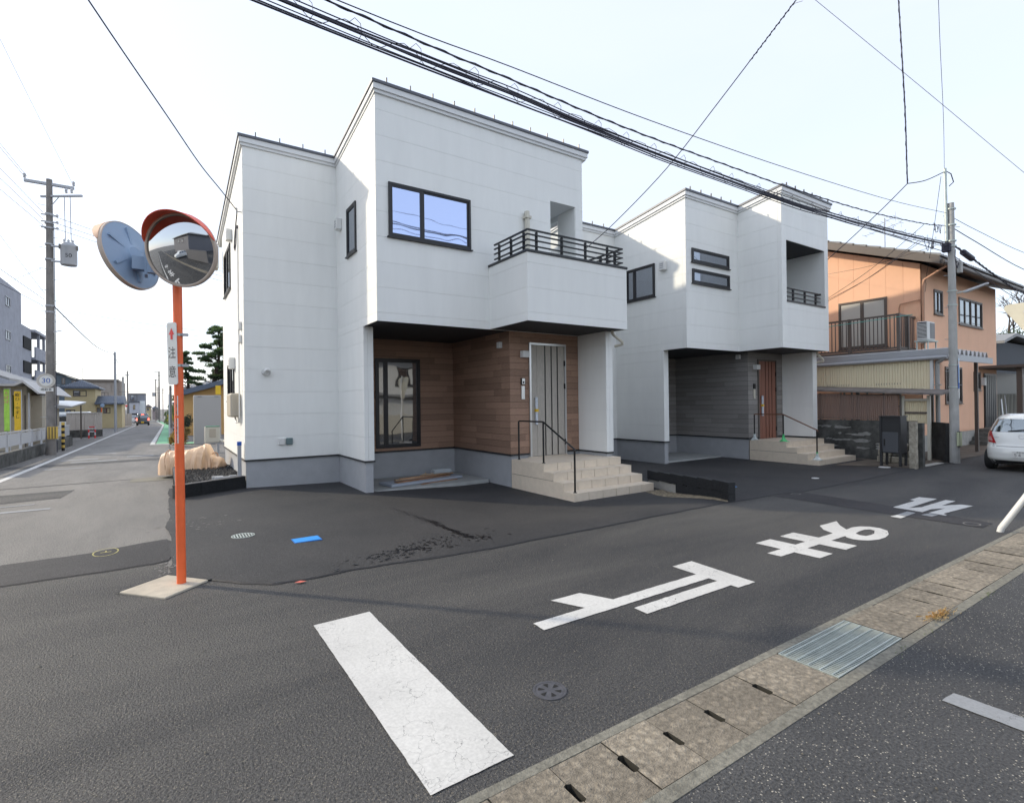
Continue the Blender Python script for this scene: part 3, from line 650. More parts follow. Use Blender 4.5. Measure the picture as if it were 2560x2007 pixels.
def door(parent, mp, u0, u1, z0, z1, mt, fm, grooves, thin):
    B = MB(mp); f = .045
    B.box(u0,-.05,z0,u0+f,.032,z1); B.box(u1-f,-.05,z0,u1,.032,z1); B.box(u0+f,-.05,z1-f,u1-f,.032,z1)
    o = B.build('door', fm, parent); a, b = u0+f+.006, u1-f-.006
    xs = [a]
    for gx in sorted(grooves+thin): wv = .018 if gx in grooves else .003; xs += [gx-wv, gx+wv]
    xs.append(b); MB(mp).box(a,-.010,z0+.01,b,.002,z1-f-.006).build('door_leaf', M['black'], o)
    for k in range(0, len(xs), 2): MB(mp).box(xs[k],.002,z0+.01,xs[k+1],.014,z1-f-.006).build('door_plank', mt, o)
    for zz in (z0+.28, z0+(z1-z0)*.62, z1-.42): MB(mp).box(u1-f-.012,.0,zz-.06,u1-f+.012,.038,zz+.06).build('hinge', M['black'], o)
    hx = u0+f+.10; zc = z0+1.0
    hd = MB(mp); hd.tube([(hx,.0,zc+.24),(hx,.05,zc+.24),(hx,.055,zc-.24),(hx,.0,zc-.24)], .012, 8); hd.build('handle', M['black'], o)
    wr = MB(mp); n = 14
    for k in range(n):
        t0 = k/n; pass
    wr.tube([(hx+.008,.055,zc+.27-.045*k+0) for k in range(14)], .03, 10); w_ = wr.build('handle_wrap', mat('plastic_wrap',(.62,.66,.72),.25,var=.15,scale=25,bump=.8,bscale=40), o, smooth=True)
    MB(mp).box(hx-.022,.025,zc-.04,hx+.04,.0875,zc+.02).build('tape', M['yellow2'], o)
    return o
def downpipe_elbow(parent, x, y, z):
    b = MB(); b.tube([(x-.10,y,z+.06),(x-.10,y,z-.03),(x-.08,y-.02,z-.07),(x+.13,y-.05,z-.20),(x+.16,y-.03,z-.25),(x+.10,y+.14,z-.28)], .032, 10)
    return b.build('downpipe', M['ivory'], parent, smooth=True)
def roofpart(parent, rects, t, guards, lip=.205):
    """rects = [(X0,X1,Y0,Y1)] mono-pitch with height function t(Y); first layer narrow, then wider, then metal cap"""
    def layer(ins, a, b):
        B = MB()
        for (X0,X1,Y0,Y1,il,ir) in rects:
            xa = X0+(ins if il else ins); xb = X1-(ins if ir else 0)+(0 if ir else ins)
            ya = Y0+ins; yb_ = Y1-ins
            B.prism([(ya,t(ya)+a),(yb_,t(yb_)+a),(yb_,t(yb_)+b),(ya,t(ya)+b)], 'x', xa if il else X0+ins, xb)
        return B
    rf = layer(0, .155, lip).build('roof', M['roofm'], parent)
    layer(.022, .055, .154).build('fascia', M['fascia'], rf); layer(.05, .002, .054).build('fascia', M['fascia'], rf)
    g0 = None
    for (x, y) in guards:
        if g0 is None: g0 = MB().box(x-.009,y,t(y)+lip,x+.009,y+.03,t(y)+lip+.105).build('snow_guard', M['flash'], rf); gx, gy, gzv = x, y, t(y)
        else: o = g0.copy(); COL.objects.link(o); o.location = (x-gx, y-gy, t(y)-gzv)
    return rf
# ---------------------------------------------------------------- near white house (A)
ax0,ax1,ax2,ax3,ay1,ay0,uy,by,ayb = 1.314,3.158,5.5,8.042,11.651,9.86,9.076,7.724,16.13
zf,uz,bc = .569,3.145,4.447
tA = lambda y: 6.862-.137*(y-11.651)
A = thing('white_house', 'near white two storey house with brown porch cladding and black railed balcony', 'house', (ax0,ay1,0))
S = M['siding']
core = MB()
def wedge(B, x0, x1, y0, y1, z0, t): B.prism([(y0,z0),(y1,z0),(y1,t(y1)),(y0,t(y0))], 'x', x0, x1)
wedge(core, ax0+.018, ax1+.2, ay1+.018, ayb-.018, zf-.02, tA)
wedge(core, ax1+.2, 7.108, uy+.018, ayb-.018, uz+.03, tA)
wedge(core, 7.108, ax3-.018, 10.9, ayb-.018, uz+.03, tA)
core.box(7.108,uy+.018,uz+.03,ax3-.018,10.9,4.36); wedge(core, 7.108, ax3-.018, uy+.018, 10.9, 6.09, tA)
core.box(7.83,uy+.018,4.36,ax3-.018,9.70,6.09); core.box(7.83,9.70,5.965,ax3-.018,10.9,6.09)
wedge(core, ax1+.018, ax1+.2, uy+.018, ay1+.018, uz+.03, tA)
core.box(ax1+.018,ay0+.018,zf-.02,3.34,ay1+.018,uz+.03)
core.build('wall', M['wallcore'], A)
panels(A, FF(ay1), ax0, ax1, zf, 7.3, zf, S, top=lambda u: tA(ay1))
panels(A, FG(ax1), uy+.017, ay1, uz, 7.4, zf, S, holes=[(10.21,10.81,4.68,5.66)], top=tA)
panels(A, FG(ax1), ay0+.017, ay1, zf, uz-.004, zf, S)
panels(A, FF(uy), ax1, ax3, uz, 7.4, zf, S, holes=[(3.39,5.085,4.69,5.68),(7.108,7.826,4.2,6.09)], top=lambda u: tA(uy))
panels(A, FG(ax0), ay1+.017, ayb, zf, 7.3, zf, S, holes=[(14.0,15.45,4.46,5.54),(13.44,14.8,1.78,2.66)], top=tA, joints=[13.6])
panels(A, FF(ay0), ax1, 3.345, zf, uz-.004, zf, S, joints=[3.235])
panels(A, FR(3.345), ay0+.017, ay1, zf, uz-.03, zf, S)
panels(A, FR(ax3), uy+.02, ayb, uz, 7.4, zf, S, top=tA, holes=[(9.70,10.9,4.36,5.965)]); panels(A, FR(ax3), by+.02, uy+.018, uz, bc-.05, zf, S)
# jambs of the covered balcony opening
MB().box(7.816,uy+.02,4.36,7.829,9.70,6.088).build('jamb', S, A)
# balcony
bw = MB(); bw.box(ax2+.018,by+.018,uz+.03,ax3-.018,by+.12,bc-.05); bw.box(ax2+.018,by+.12,uz+.03,ax2+.12,uy+.017,bc-.05); bw.box(ax3-.12,by+.12,uz+.03,ax3-.018,uy+.017,bc-.05); bw.box(ax2+.12,by+.12,uz+.03,ax3-.12,uy+.017,uz+.2)
bw.build('balcony', M['wallcore'], A)
panels(A, FF(by), ax2, ax3, uz, bc-.05, zf, S); panels(A, FG(ax2), by+.017, uy-.001, uz, bc-.05, zf, S)
cp = MB(); cp.box(ax2-.02,by-.02,bc-.05,ax3+.02,by+.14,bc); cp.box(ax2-.02,by+.14,bc-.05,ax2+.14,uy-.002,bc); cp.box(ax3-.14,by+.14,bc-.05,ax3+.02,uy-.002,bc)
cpo = cp.build('coping', M['flash'], A, bevel=.006)
rl = None
for zz, hh in ((4.808,.03),(4.727,.022),(4.628,.022),(4.522,.022)):
    B = MB(); y0_, x0_, x1_ = by+.045, ax2+.045, ax3-.10; o_ = .012
    B.box(x0_-o_,y0_-o_,zz,x1_+.04,y0_+.02,zz+hh); B.box(x0_-o_,y0_+.02,zz,x0_+.02,uy-.15,zz+hh); B.box(x1_+.005,y0_+.02,zz,x1_+.04,uy-.15,zz+hh)
    B.build('rail', M['black'], cpo)
for x in (5.775,6.377,6.981,7.576): MB().box(x-.022,by+.066,bc,x+.022,by+.10,4.807).build('rail_post', M['black'], cpo)
for y in (7.941,8.368,8.796):
    MB().box(ax2+.066,y-.022,bc,ax2+.10,y+.022,4.807).build('rail_post', M['black'], cpo); MB().box(ax3-.14,y-.022,bc,ax3-.10,y+.022,4.807).build('rail_post', M['black'], cpo)
vp = MB(); vp.tube([(6.43,uy-.07,uz+.2),(6.43,uy-.07,5.62),(6.43,uy-.06,5.70)], .055, 12); vp.build('vent_pipe', M['ivory'], A, smooth=True)
MB().box(6.36,uy-.135,5.55,6.50,uy-.001,5.60).build('pipe_bracket', M['ivory'], A)
# soffit
sf = MB(); sf.box(ax1+.02,uy+.02,uz+.008,ax3-.02,ay1+.02,uz+.029); sf.box(ax2+.02,by+.02,uz+.008,ax3-.02,uy+.0195,uz+.029); sf.build('soffit', M['soffit'], A)
# foundation, flashings
fd = MB(); i_ = .02
fd.box(ax0+i_,ay1+i_,-.3,ax1+.2,ayb-i_,zf-.03); fd.box(ax1+i_,ay0+i_,-.3,3.33,ay1+i_,zf-.03); fd.box(3.33,ay1+i_,-.3,5.99+.4,ayb-i_,zf-.03); fd.box(5.985+i_,uy+i_,-.3,ax3-.03,ay1+i_,zf-.03); fd.box(7.85,8.18,-.3,ax3-.03,uy+i_,zf-.03)
fd.build('foundation', M['found'], A)
def flash(parent, segs, z=zf, d=.014):
    for mp, a, b in segs: MB(mp).box(a,-.03,z-.032,b,d,z-.004).build('flashing', M['flash'], parent)
flash(A, [(FF(ay1),ax0-.012,ax1-.016),(FG(ax1),ay0+.002,ay1-.0),(FF(ay0),ax1-.012,3.36),(FG(ax0),ay1+.002,ayb),(FF(ay1),3.36,5.97),(FG(5.985),uy+.002,ay1-.015),(FF(uy),5.972,6.45),(FF(uy),7.49,7.835),(FG(7.85),8.155,uy-.016),(FF(8.167),7.838,ax3-.01)])
# porch
MB().box(3.36,9.95,-.16,5.97,ay1-.001,-.045).build('porch_slab', M['slab'], A, bevel=.008)
wl_ = MB(); wl_.box(3.345,ay1+.015,zf-.03,6.2,ay1+.4,uz+.008); wl_.box(5.985+.015,uy+.015,zf-.03,ax3-.04,ay1+.4,uz+.008); wl_.build('porch_wall', mat('brown_backing',(.05,.028,.02),.9), A)
boards(A, FF(ay1), 3.362, 5.985, zf, uz+.006, M['brown'], holes=[(3.99,5.085,.635,2.71)], seed=1)
boards(A, FG(5.985), uy+.016, ay1-.001, zf, uz+.006, M['brown'], seed=2)
boards(A, FF(uy), 5.985, 7.848, zf, uz+.006, M['brown'], holes=[(6.47,7.475,.40,2.93)], seed=3)
window(A, FF(ay1), 3.99, 5.085, .637, 2.709, M['glassdark'], mull=(4.235,), fw=.055, sill=False, name='sliding_door')
# entrance
MB().box(7.85+.016,8.167+.016,zf-.02,ax3-.018,uy-.001,uz+.006).build('wing_wall', M['wallcore'], A)
panels(A, FG(7.85), 8.167+.017, uy-.001, zf, uz+.006, zf, S); panels(A, FF(8.167), 7.85, ax3-.001, zf, uz+.006, zf, S, joints=[7.93])
door(A, FF(uy), 6.47, 7.475, .488, 2.93, M['doorgrey'], M['silver'], [6.893,7.068,7.235], [6.671])
lamp(A, FF(uy), 6.33, 2.67, .17, .14, .12); lamp(A, FG(5.985), 9.41, 2.88, .11, .13, .08)
ic = MB(FF(uy)).box(6.255,.002,2.027,6.35,.03,2.167).build('intercom', M['black'], A); MB(FF(uy)).box(6.27,.03,2.04,6.342,.034,2.158).build('panel', M['silver'], ic); MB(FF(uy)).box(6.285,.034,2.055,6.325,.037,2.10).build('speaker', M['ink'], ic)
MB(FF(uy)).box(6.262,.002,1.72,6.345,.022,2.0).build('name_plate', M['silver'], A)
steps(A, 5.985, 8.037, 7.06, .2973, .149, -.122, uy-.03)
MB().box(6.44,uy-.028,.474,7.5,uy+.03,.487).build('threshold', M['tile'], A)
handrail(A, 6.07, 8.90, 8.06, 7.14, .48, 1.25, .80, .474, .027, M['black'])
downpipe_elbow(A, 8.05, 8.06, uz-.02)
# windows and fittings
window(A, FF(uy), 3.39, 5.085, 4.69, 5.68, M['glassblue'], mull=(4.05,), mw=.03)
window(A, FG(ax1), 10.21, 10.81, 4.68, 5.66, M['glassgrey'], fw=.04)
window(A, FG(ax0), 14.0, 15.45, 4.46, 5.54, M['glassdark'], mull=(14.7,)); window(A, FG(ax0), 13.44, 14.8, 1.78, 2.66, M['glassdark'], mull=(14.1,))
hood(A, FG(ax1), 11.3, 5.5); hood(A, FG(ax0), 13.7, 5.62, .22,.26); hood(A, FG(ax0), 13.35, 2.62, .22,.26); hood(A, FG(ax0), 12.05, 3.30, .2,.16,.06,slots=False); hood(A, FG(ax0), 12.05, 3.03, .2,.16,.06,slots=False)
mb_ = MB(FG(ax0)).box(12.2,.0,1.42,13.0,.20,1.92).build('meter_box', M['beige'], A, bevel=.03)
MB().tube([(ax0-.05,12.05,5.30),(ax0-.05,12.05,1.40),(ax0-.05,12.2,1.32),(ax0-.07,12.45,1.30),(ax0-.08,12.6,1.42)], .016, 8).build('conduit', M['whitepl'], A, smooth=True)
cl = MB(); cl.tube([(ax0-.05,12.05,5.28),(ax0-.05,12.03,5.36),(ax0-.05,12.15,5.40),(ax0-.05,12.3,5.32),(ax0-.05,12.38,5.08),(ax0-.05,12.55,4.98),(ax0-.05,12.7,5.06),(ax0-.05,12.6,5.25),(ax0-.05,12.3,5.52),(ax0-.05,12.15,5.63)], .012, 6); cl.build('service_cable', M['cable'], A, smooth=True)
br = MB(); br.tube([(ax0,11.9,5.61),(ax0-.09,11.9,5.61)], .012, 6); br.tube([(ax0-.08,11.9,5.55),(ax0-.08,11.9,5.68)], .02, 8); br.build('cable_bracket', M['steel'], A)
sp = MB(); Ms = Matrix.Translation((1.72,ay1-.06,2.335)) @ Matrix.Rotation(math.radians(60),4,'X')
MB().lathe([(.075,0),(.07,.03),(.0001,.035)], Matrix.Translation((1.70,ay1,2.34)) @ Matrix.Rotation(math.radians(90),4,'X'), 20, False).build('vent_base', M['whitepl'], A, smooth=True)
MB().lathe([(.0001,-.07),(.06,-.06),(.065,.05),(.045,.055),(.045,.02),(.0001,.02)], Matrix.Translation((1.72,ay1-.085,2.34)) @ Matrix.Rotation(math.radians(115),4,'X'), 20, False).build('round_vent', M['whitepl'], A, smooth=True)
hood(A, FF(ay1), 1.99, .905, .13, .14, .05, slots=False, name='outlet_cover'); hood(A, FF(ay1), 2.14, .905, .13, .14, .05, mt=mat('tinted_cover',(.13,.19,.20),.3), slots=False, name='outlet_cover')
gds = [(1.23+.33+.4554*i, 11.60) for i in range(4)]+[(3.09+.28+.4554*i, 9.02) for i in range(11)]
roofpart(A, [(1.23,3.09,11.568,16.9,True,False),(3.09,8.19,8.99,16.9,True,True)], tA, gds)
# gravel bed beside the house
gw = thing('ribbed_block_wall', 'low black ribbed block wall edging the gravel bed left of the near house', 'wall', (.28,11.1,0))
def ribwall(parent, p, q, z0, z1, th, courses, blk=.4, rib=.02, cap=True, dz=0):
    p = Vector((p[0],p[1],0)); q = Vector((q[0],q[1],0)); d = (q-p); Lg = d.length; d.normalize(); n = Vector((-d.y, d.x, 0)); hh = (z1-z0)/courses
    for c in range(courses):
        off = 0; nb_ = max(1, round(Lg/blk))
        for k in range(nb_):
            a = Lg*k/nb_; b = Lg*(k+1)/nb_; B = MB(); nr = max(2, int((b-a)/rib)); P = []
            for i in range(nr):
                t0 = a+.003+(b-a-.006)*i/nr; t1 = a+.003+(b-a-.006)*(i+1)/nr; e = (t1-t0)*.28
                P += [(t0,-.0),(t0+e,-.012),(t1-e,-.012),(t1,0)]
            P += [(b-.003,th),(a+.003,th)]
            pts = [p+d*t+n*w for t,w in P]
            B.prism([(v.x,v.y) for v in pts], 'z', z0+c*hh+.002+dz*(1-a/Lg), z0+(c+1)*hh-.002+dz*(1-a/Lg)); B.build('block', M['ribbed'], parent)
    if cap and not dz:
        B = MB(); pts = [p+d*t+n*w for t,w in ((0,-.006),(Lg,-.006),(Lg,th+.004),(0,th+.004))]; B.prism([(v.x,v.y) for v in pts], 'z', z1, z1+.006); B.build('cap', M['ribcap'], parent)
ribwall(gw, (.14,11.07), (ax0+.01,11.72), -.12, .24, .12, 1)
gw2 = thing('ribbed_block_wall', 'low block kerb wall along the side street edge of the gravel bed', 'wall', (.12,11.2,0))
ribwall(gw2, (.13,17.2), (.13,11.22), -.15, .22, .12, 1, blk=.6)
MB().poly([(.2,11.3,.16),(1.36,11.8,.16),(1.36,17.2,.12),(.2,17.2,.12)]).build('gravel_bed', M['gravelb'], flat=True); struct(bpy.data.objects['gravel_bed'])
def stones(name, region, nst, r0, r1, z, mt, label):
    B = MB()
    for i in range(nst):
        x, y = region(); r = random.uniform(r0, r1); a = random.random()*6
        vs = [(x+r*random.uniform(.7,1.2)*math.cos(a+t), y+r*random.uniform(.7,1.2)*math.sin(a+t), z(x,y)-.2*r) for t in (0,1.6,3.1,4.7)]+[(x+random.uniform(-.3,.3)*r, y+random.uniform(-.3,.3)*r, z(x,y)+r*random.uniform(.4,.9))]
        B.add(vs, [(0,1,4),(1,2,4),(2,3,4),(3,0,4)])
    o = B.build(name, mt); o['kind'] = 'stuff'; return tag(o, label, 'gravel')
def reg1():
    while True:
        x = random.uniform(.25,1.33); y = random.uniform(11.2,15.2)
        if y > 11.05+.56*(x-.14)+.15: return x, y
stones('black_gravel', reg1, 1600, .012, .03, lambda x,y: .165, M['gravelb'], 'black crushed gravel between the near house and the side street')
def reg2():
    t = random.random(); y = 5.1+t*1.9; xw = 7.56+.326*(y-5.08); return random.uniform(xw-.40*min(1,t*1.6)-.05, xw-.01), y
stones('tan_gravel', reg2, 1500, .008, .022, lambda x,y: .014+dip(x,y), M['gravelt'], 'tan gravel spilled along the foot of the ribbed block wall')
dv = thing('ribbed_block_wall', 'black ribbed two course block wall dividing the two driveways', 'wall', (7.55,5.1,0))
ribwall(dv, (8.03,6.52), (7.56,5.08), -.12, .15, .12, 1, blk=.4, dz=-.07); ribwall(dv, (8.35,7.5), (7.56,5.08), .153, .335, .12, 1, blk=.4, dz=-.12)
B = MB(); B.prism([(8.05,6.53),(8.37,7.5),(8.46,7.47),(8.14,6.5)], 'z', -.3, .05); B.build('footing', M['concrete'], dv)
# ---------------------------------------------------------------- far white house (B)
Bx0,Bx1,Bx2,By0,Buy,Bby,Bbk,Byb = 11.257,13.534,15.983,9.493,8.725,7.463,11.278,15.5
Bzf,Buz,BP = .546,3.018,.4397
tB = lambda y: 6.905-.135*(y-Buy)
Bh = thing('white_house', 'far white two storey house with grey porch cladding and red brown door', 'house', (Bx0,By0,0))
core = MB()
wedge(core, 9.3, Bx0+.2, Bbk+.018, Byb, Bzf-.02, tB); wedge(core, Bx0+.018, Bx0+.19, By0+.3, Bbk+.02, Bzf-.02, lambda y: Buz+.03)
core.box(Bx0+.018,By0+.018,Bzf-.02,Bx0+.19,By0+.3,Buz+.03)
wedge(core, Bx0+.018, 13.75, Buy+.018, Byb, Buz+.03, tB); wedge(core, Bx1+.018, 13.75, Bby+.018, Buy+.018, Buz+.03, tB)
core.box(13.75,Bby+.018,Buz+.03,Bx2-.018,9.6,4.24); wedge(core, 13.75, Bx2-.018, Bby+.018, 9.6, 5.885, tB); core.box(15.79,Bby+.018,4.24,Bx2-.018,9.6,5.885); wedge(core, 13.75, Bx2-.018, 9.6, Byb, Buz+.03, tB)
core.build('wall', M['wallcore'], Bh)
panels(Bh, FF(Bbk), 9.3, Bx0, Bzf, 7, Bzf, S, BP, top=lambda u: tB(Bbk))
panels(Bh, FG(Bx0), Buy+.017, Bbk, Buz, 7.2, Bzf, S, BP, holes=[(9.75,10.81,4.52,5.44)], top=tB, joints=[8.83])
panels(Bh, FG(Bx0), By0+.017, Bbk, Bzf, Buz-.004, Bzf, S, BP)
panels(Bh, FF(Buy), Bx0, Bx1, Buz, 7.2, Bzf, S, BP, holes=[(11.485,13.1,5.27,5.64),(11.5,13.115,4.72,5.10)], top=lambda u: tB(Buy))
panels(Bh, FG(Bx1), Bby+.017, Buy, Buz, 7.4, Bzf, S, BP, top=tB, joints=[7.56])
panels(Bh, FF(Bby), Bx1, Bx2, Buz, 7.4, Bzf, S, BP, holes=[(13.757,15.78,4.286,5.882)], top=lambda u: tB(Bby))
panels(Bh, FF(By0), Bx0, Bx0+.19, Bzf, Buz-.004, Bzf, S, BP)
panels(Bh, FG(15.788), Bby+.02, 9.59, 4.24, 5.88, Bzf, S, BP, th=.01)
MB().box(13.752,Bby+.02,5.872,15.77,9.6,5.884).build('loggia_ceiling', M['soffit'], Bh)
co = MB(FF(Bby)).box(13.757,-.2,4.241,15.785,.02,4.286).build('coping', M['flash'], Bh)
for zz, hh in ((4.615,.03),(4.51,.022),(4.395,.022)): MB(FF(Bby)).box(13.76,-.09,zz,15.66,-.055,zz+hh).build('rail', M['black'], co)
for x in (14.278,14.887,15.484): MB(FF(Bby)).box(x-.03,-.13,4.286,x+.03,-.092,4.63).build('rail_post', M['black'], co)
MB(FF(Bby)).box(15.60,-.2,4.60,15.67,-.05,4.65).build('rail_end', M['black'], co)
sf = MB(); sf.box(Bx0+.02,Buy+.02,Buz+.008,Bx2-.02,Bbk+.02,Buz+.029); sf.box(Bx1+.02,Bby+.02,Buz+.008,Bx2-.02,Buy+.0195,Buz+.029); sf.build('soffit', M['soffit'], Bh)
fd = MB(); fd.box(9.32,Bbk+i_,-.3,13.98,Byb,Bzf-.03); fd.box(Bx0+i_,By0+i_,-.3,Bx0+.17,Bbk+i_,Bzf-.03); fd.box(13.98,Buy+i_,-.3,Bx2-.03,Bbk+.1,Bzf-.03); fd.box(15.77,7.86,-.3,Bx2-.03,Buy+i_,Bzf-.03); fd.build('foundation', M['found'], Bh)
flash(Bh, [(FG(Bx0),By0+.002,Bbk),(FF(By0),Bx0-.012,Bx0+.2),(FF(Bbk),9.3,Bx0-.016),(FF(Bbk),Bx0+.2,13.94),(FG(13.96),Buy+.002,Bbk-.016),(FF(Buy),13.948,14.42),(FF(Buy),15.41,15.735),(FG(15.75),7.80,Buy-.016),(FF(7.815),15.738,Bx2-.01)], Bzf)
MB().box(Bx0+.2,9.62,-.16,13.94,Bbk-.001,-.03).build('porch_slab', M['slab'], Bh, bevel=.008)
wl_ = MB(); wl_.box(Bx0+.19,Bbk+.015,Bzf-.03,14.2,Bbk+.4,Buz+.008); wl_.box(13.96+.015,Buy+.015,Bzf-.03,Bx2-.04,Bbk+.4,Buz+.008); wl_.build('porch_wall', mat('grey_backing',(.03,.03,.03),.9), Bh)
boards(Bh, FF(Bbk), Bx0+.2, 13.96, Bzf, Buz+.006, M['grayclad'], seed=11)
boards(Bh, FG(13.96), Buy+.016, Bbk-.001, Bzf, Buz+.006, M['grayclad'], seed=12)
boards(Bh, FF(Buy), 13.96, 15.748, Bzf, Buz+.006, M['grayclad'], holes=[(14.43,15.395,.40,2.83)], seed=13)
MB().box(15.75+.016,7.815+.016,Bzf-.02,Bx2-.018,Buy-.001,Buz+.006).build('wing_wall', M['wallcore'], Bh)
panels(Bh, FG(15.75), 7.815+.017, Buy-.001, Bzf, Buz+.006, Bzf, S, BP); panels(Bh, FF(7.815), 15.75, Bx2-.001, Bzf, Buz+.006, Bzf, S, BP)
door(Bh, FF(Buy), 14.43, 15.395, .49, 2.83, M['doorred'], M['brownmetal'], [14.82,14.985,15.15], [14.62])
lamp(Bh, FF(Buy), 14.30, 2.59, .19, .135, .12); lamp(Bh, FG(13.96), 9.0, 2.90, .12, .13, .09)
MB(FF(Buy)).box(14.20,.002,1.97,14.29,.03,2.11).build('intercom', M['black'], Bh); MB(FF(Buy)).box(14.205,.002,1.68,14.285,.022,1.95).build('name_plate', M['ivory'], Bh)
steps(Bh, 13.96, 15.98, 6.803, .2773, .143, -.075, Buy-.03)
hr = handrail(Bh, 14.07, 8.62, 7.78, 6.90, .48, 1.215, .84, .498, .068, M['wood'])
gw_ = translucent('green_wrap', (.10,.62,.22), .8); ww_ = translucent('clear_wrap', (.75,.82,.80), .6)
for (y,z,g_) in ((8.62,.498,ww_),(7.78,.498,gw_),(6.90,.068,ww_)):
    B = MB(); n = 11; prof = []
    rings = [(.03,.17),(.034,.12),(.05,.07),(.09,.02),(.13,.004)]
    for (r,h_) in rings:
        for j in range(n): a = 2*math.pi*j/n; rr = r*(1+.45*noise.noise(Vector((a*2,y*3,h_*20)))); B.v.append((14.07+rr*math.cos(a), y+rr*math.sin(a), z+h_+.02*noise.noise(Vector((a*3,h_*30,y)))))
    for i in range(len(rings)-1):
        for j in range(n): B.f.append((i*n+j,i*n+(j+1)%n,(i+1)*n+(j+1)%n,(i+1)*n+j))
    B.build('post_wrap', g_, hr)
    if y < 8.2: MB().tube([(14.07,y,z+.15),(14.07,y,z+.2)], .024, 8).build('wrap_tape', gw_, hr)
downpipe_elbow(Bh, 15.99, 7.75, Buz-.02)
window(Bh, FF(Buy), 11.485, 13.1, 5.27, 5.64, M['glassgrey'], fw=.05); window(Bh, FF(Buy), 11.5, 13.115, 4.72, 5.10, M['glassgrey'], fw=.05)
window(Bh, FG(Bx0), 9.75, 10.81, 4.52, 5.44, M['glassgrey'], mull=(10.5,))
hood(Bh, FG(Bx0), 9.42, 5.28, .2, .24, .13)
gds = [(Bx0-.08+.25+.44*i, Buy-.05) for i in range(5)]+[(Bx1-.08+.3+.44*i, Bby-.05) for i in range(6)]+[(9.9+.44*i, Bbk-.05) for i in range(3)]
roofpart(Bh, [(9.2,Bx0-.08,Bbk-.08,15.9,True,False),(Bx0-.08,Bx1-.08,Buy-.08,15.9,True,False),(Bx1-.08,Bx2+.14,Bby-.08,15.9,True,True)], tB, gds)
# ---------------------------------------------------------------- text helper
def text_part(s, size, mt, parent, origin, h, upv, name='lettering', squeeze=1.0, nudge=.002):
    cu = bpy.data.curves.new('t', 'FONT'); cu.body = s; cu.size = size; cu.align_x = 'CENTER'; cu.align_y = 'CENTER'
    tmp = bpy.data.objects.new('t', cu); COL.objects.link(tmp); dg = bpy.context.evaluated_depsgraph_get()
    me = bpy.data.meshes.new_from_object(tmp.evaluated_get(dg)); bpy.data.objects.remove(tmp); bpy.data.curves.remove(cu)
    h = Vector(h).normalized(); upv = Vector(upv).normalized(); n = h.cross(upv).normalized()
    Mt = Matrix((h*squeeze, upv, n)).transposed().to_4x4(); Mt.translation = Vector(origin)+n*nudge-(ORI[parent.name] if parent else Vector((0,0,0)))
    me.transform(Mt); me.materials.clear(); me.materials.append(mt); me.name = name
    o = bpy.data.objects.new(name, me); COL.objects.link(o); o.parent = parent; return o
def disc(center, normal, upv=(0,0,1)):
    z = Vector(normal).normalized(); x = Vector(upv).cross(z).normalized(); y = z.cross(x)
    Mt = Matrix((x,y,z)).transposed().to_4x4(); Mt.translation = center; return Mt
# ---------------------------------------------------------------- traffic mirror on its orange pole
PX_, PY_ = .106, 5.743
pad = MB(); pad.prism([(-.36,5.79),(.0,6.10),(.32,5.70),(-.02,5.38)], 'z', -.05, .016); pad = pad.build('concrete_pad', M['padc'], bevel=.006); tag(pad, 'pale concrete pad set in the asphalt under the orange pole', 'pad')
sheet('tar_joint', [(-.40,5.79),(.0,6.15),(.36,5.71),(.32,5.69),(.0,6.11),(-.36,5.78)], .014, M['seam'], pad, .006)
mp_ = thing('traffic_mirror', 'orange pole carrying two round convex traffic mirrors and a caution plate', 'traffic mirror', (PX_,PY_,0))
MB().tube([(PX_,PY_,.01),(PX_-.008,PY_,3.0)], .0385, 20).build('pole', M['orange'], mp_, smooth=True)
def tmirror(center, normal, R=.30, hm=None, hd=.135):
    Mt = disc(center, normal); B = MB(); prof = [(R+.0,-.032),(R+.009,-.03),(R+.011,-.01),(R+.009,.010),(R-.003,.014),(R-.012,.010),(R-.012,.0)]
    o = B.lathe(prof, Mt, 64, False).build('mirror_rim', M['rim'], mp_, smooth=True)
    n = 12; cap = [((R-.010)*i/n+(.0001 if i == 0 else 0), .045*(1-(i/n)**2)) for i in range(n+1)]
    MB().lathe(cap, Mt, 64, False).build('mirror_face', M['mirror'], o, smooth=True)
    for f in o.children[-1].data.polygons: f.use_smooth = True
    bk = [(.0001,-.075),(.07,-.075),(.09,-.058),(R*.55,-.05),(R*.9,-.034),(R,-.03)]
    MB().lathe(bk, Mt, 48, False).build('mirror_back', M['mirback'], o, smooth=True)
    for k in range(6):
        a = math.radians(60*k+30); B = MB(lambda x,y,z: tuple(Mt @ Vector((x*math.cos(a)-y*math.sin(a), x*math.sin(a)+y*math.cos(a), z)))); B.box(.10,-.012,-.058,R*.85,.012,-.036); B.build('rib', M['mirback'], o)
    # hood
    H = MB(); m_ = 30
    for i in range(m_+1):
        a = math.radians(14+152*i/m_); d = .01+hd*(math.sin(math.pi*i/m_))**.75
        for (rr, dd) in ((R+.014,-.005),(R+.017,d),(R+.010,d),(R+.007,-.005)): H.v.append(tuple(Mt @ Vector((rr*math.cos(a), rr*math.sin(a), dd))))
    for i in range(m_):
        for q in range(4): H.f.append((i*4+q, i*4+(q+1)%4, (i+1)*4+(q+1)%4, (i+1)*4+q))
    H.build('hood', hm or M['redhood'], o, smooth=True)
    return o
tmirror((.124,5.47,3.035), (-.56,-.80,-.20), R=.31); tmirror((-.279,6.10,3.075), (-.74,.60,-.24), R=.315, hm=mat('backlit_hood',(.80,.50,.33),.5), hd=.11)  # light coming through the second hood is put into its paler colour
ar = MB(); ar.tube([(PX_-.008,PY_,2.86),(PX_-.008,PY_,3.0)], .05, 16); ar.build('clamp', M['mirback'], mp_, smooth=True)
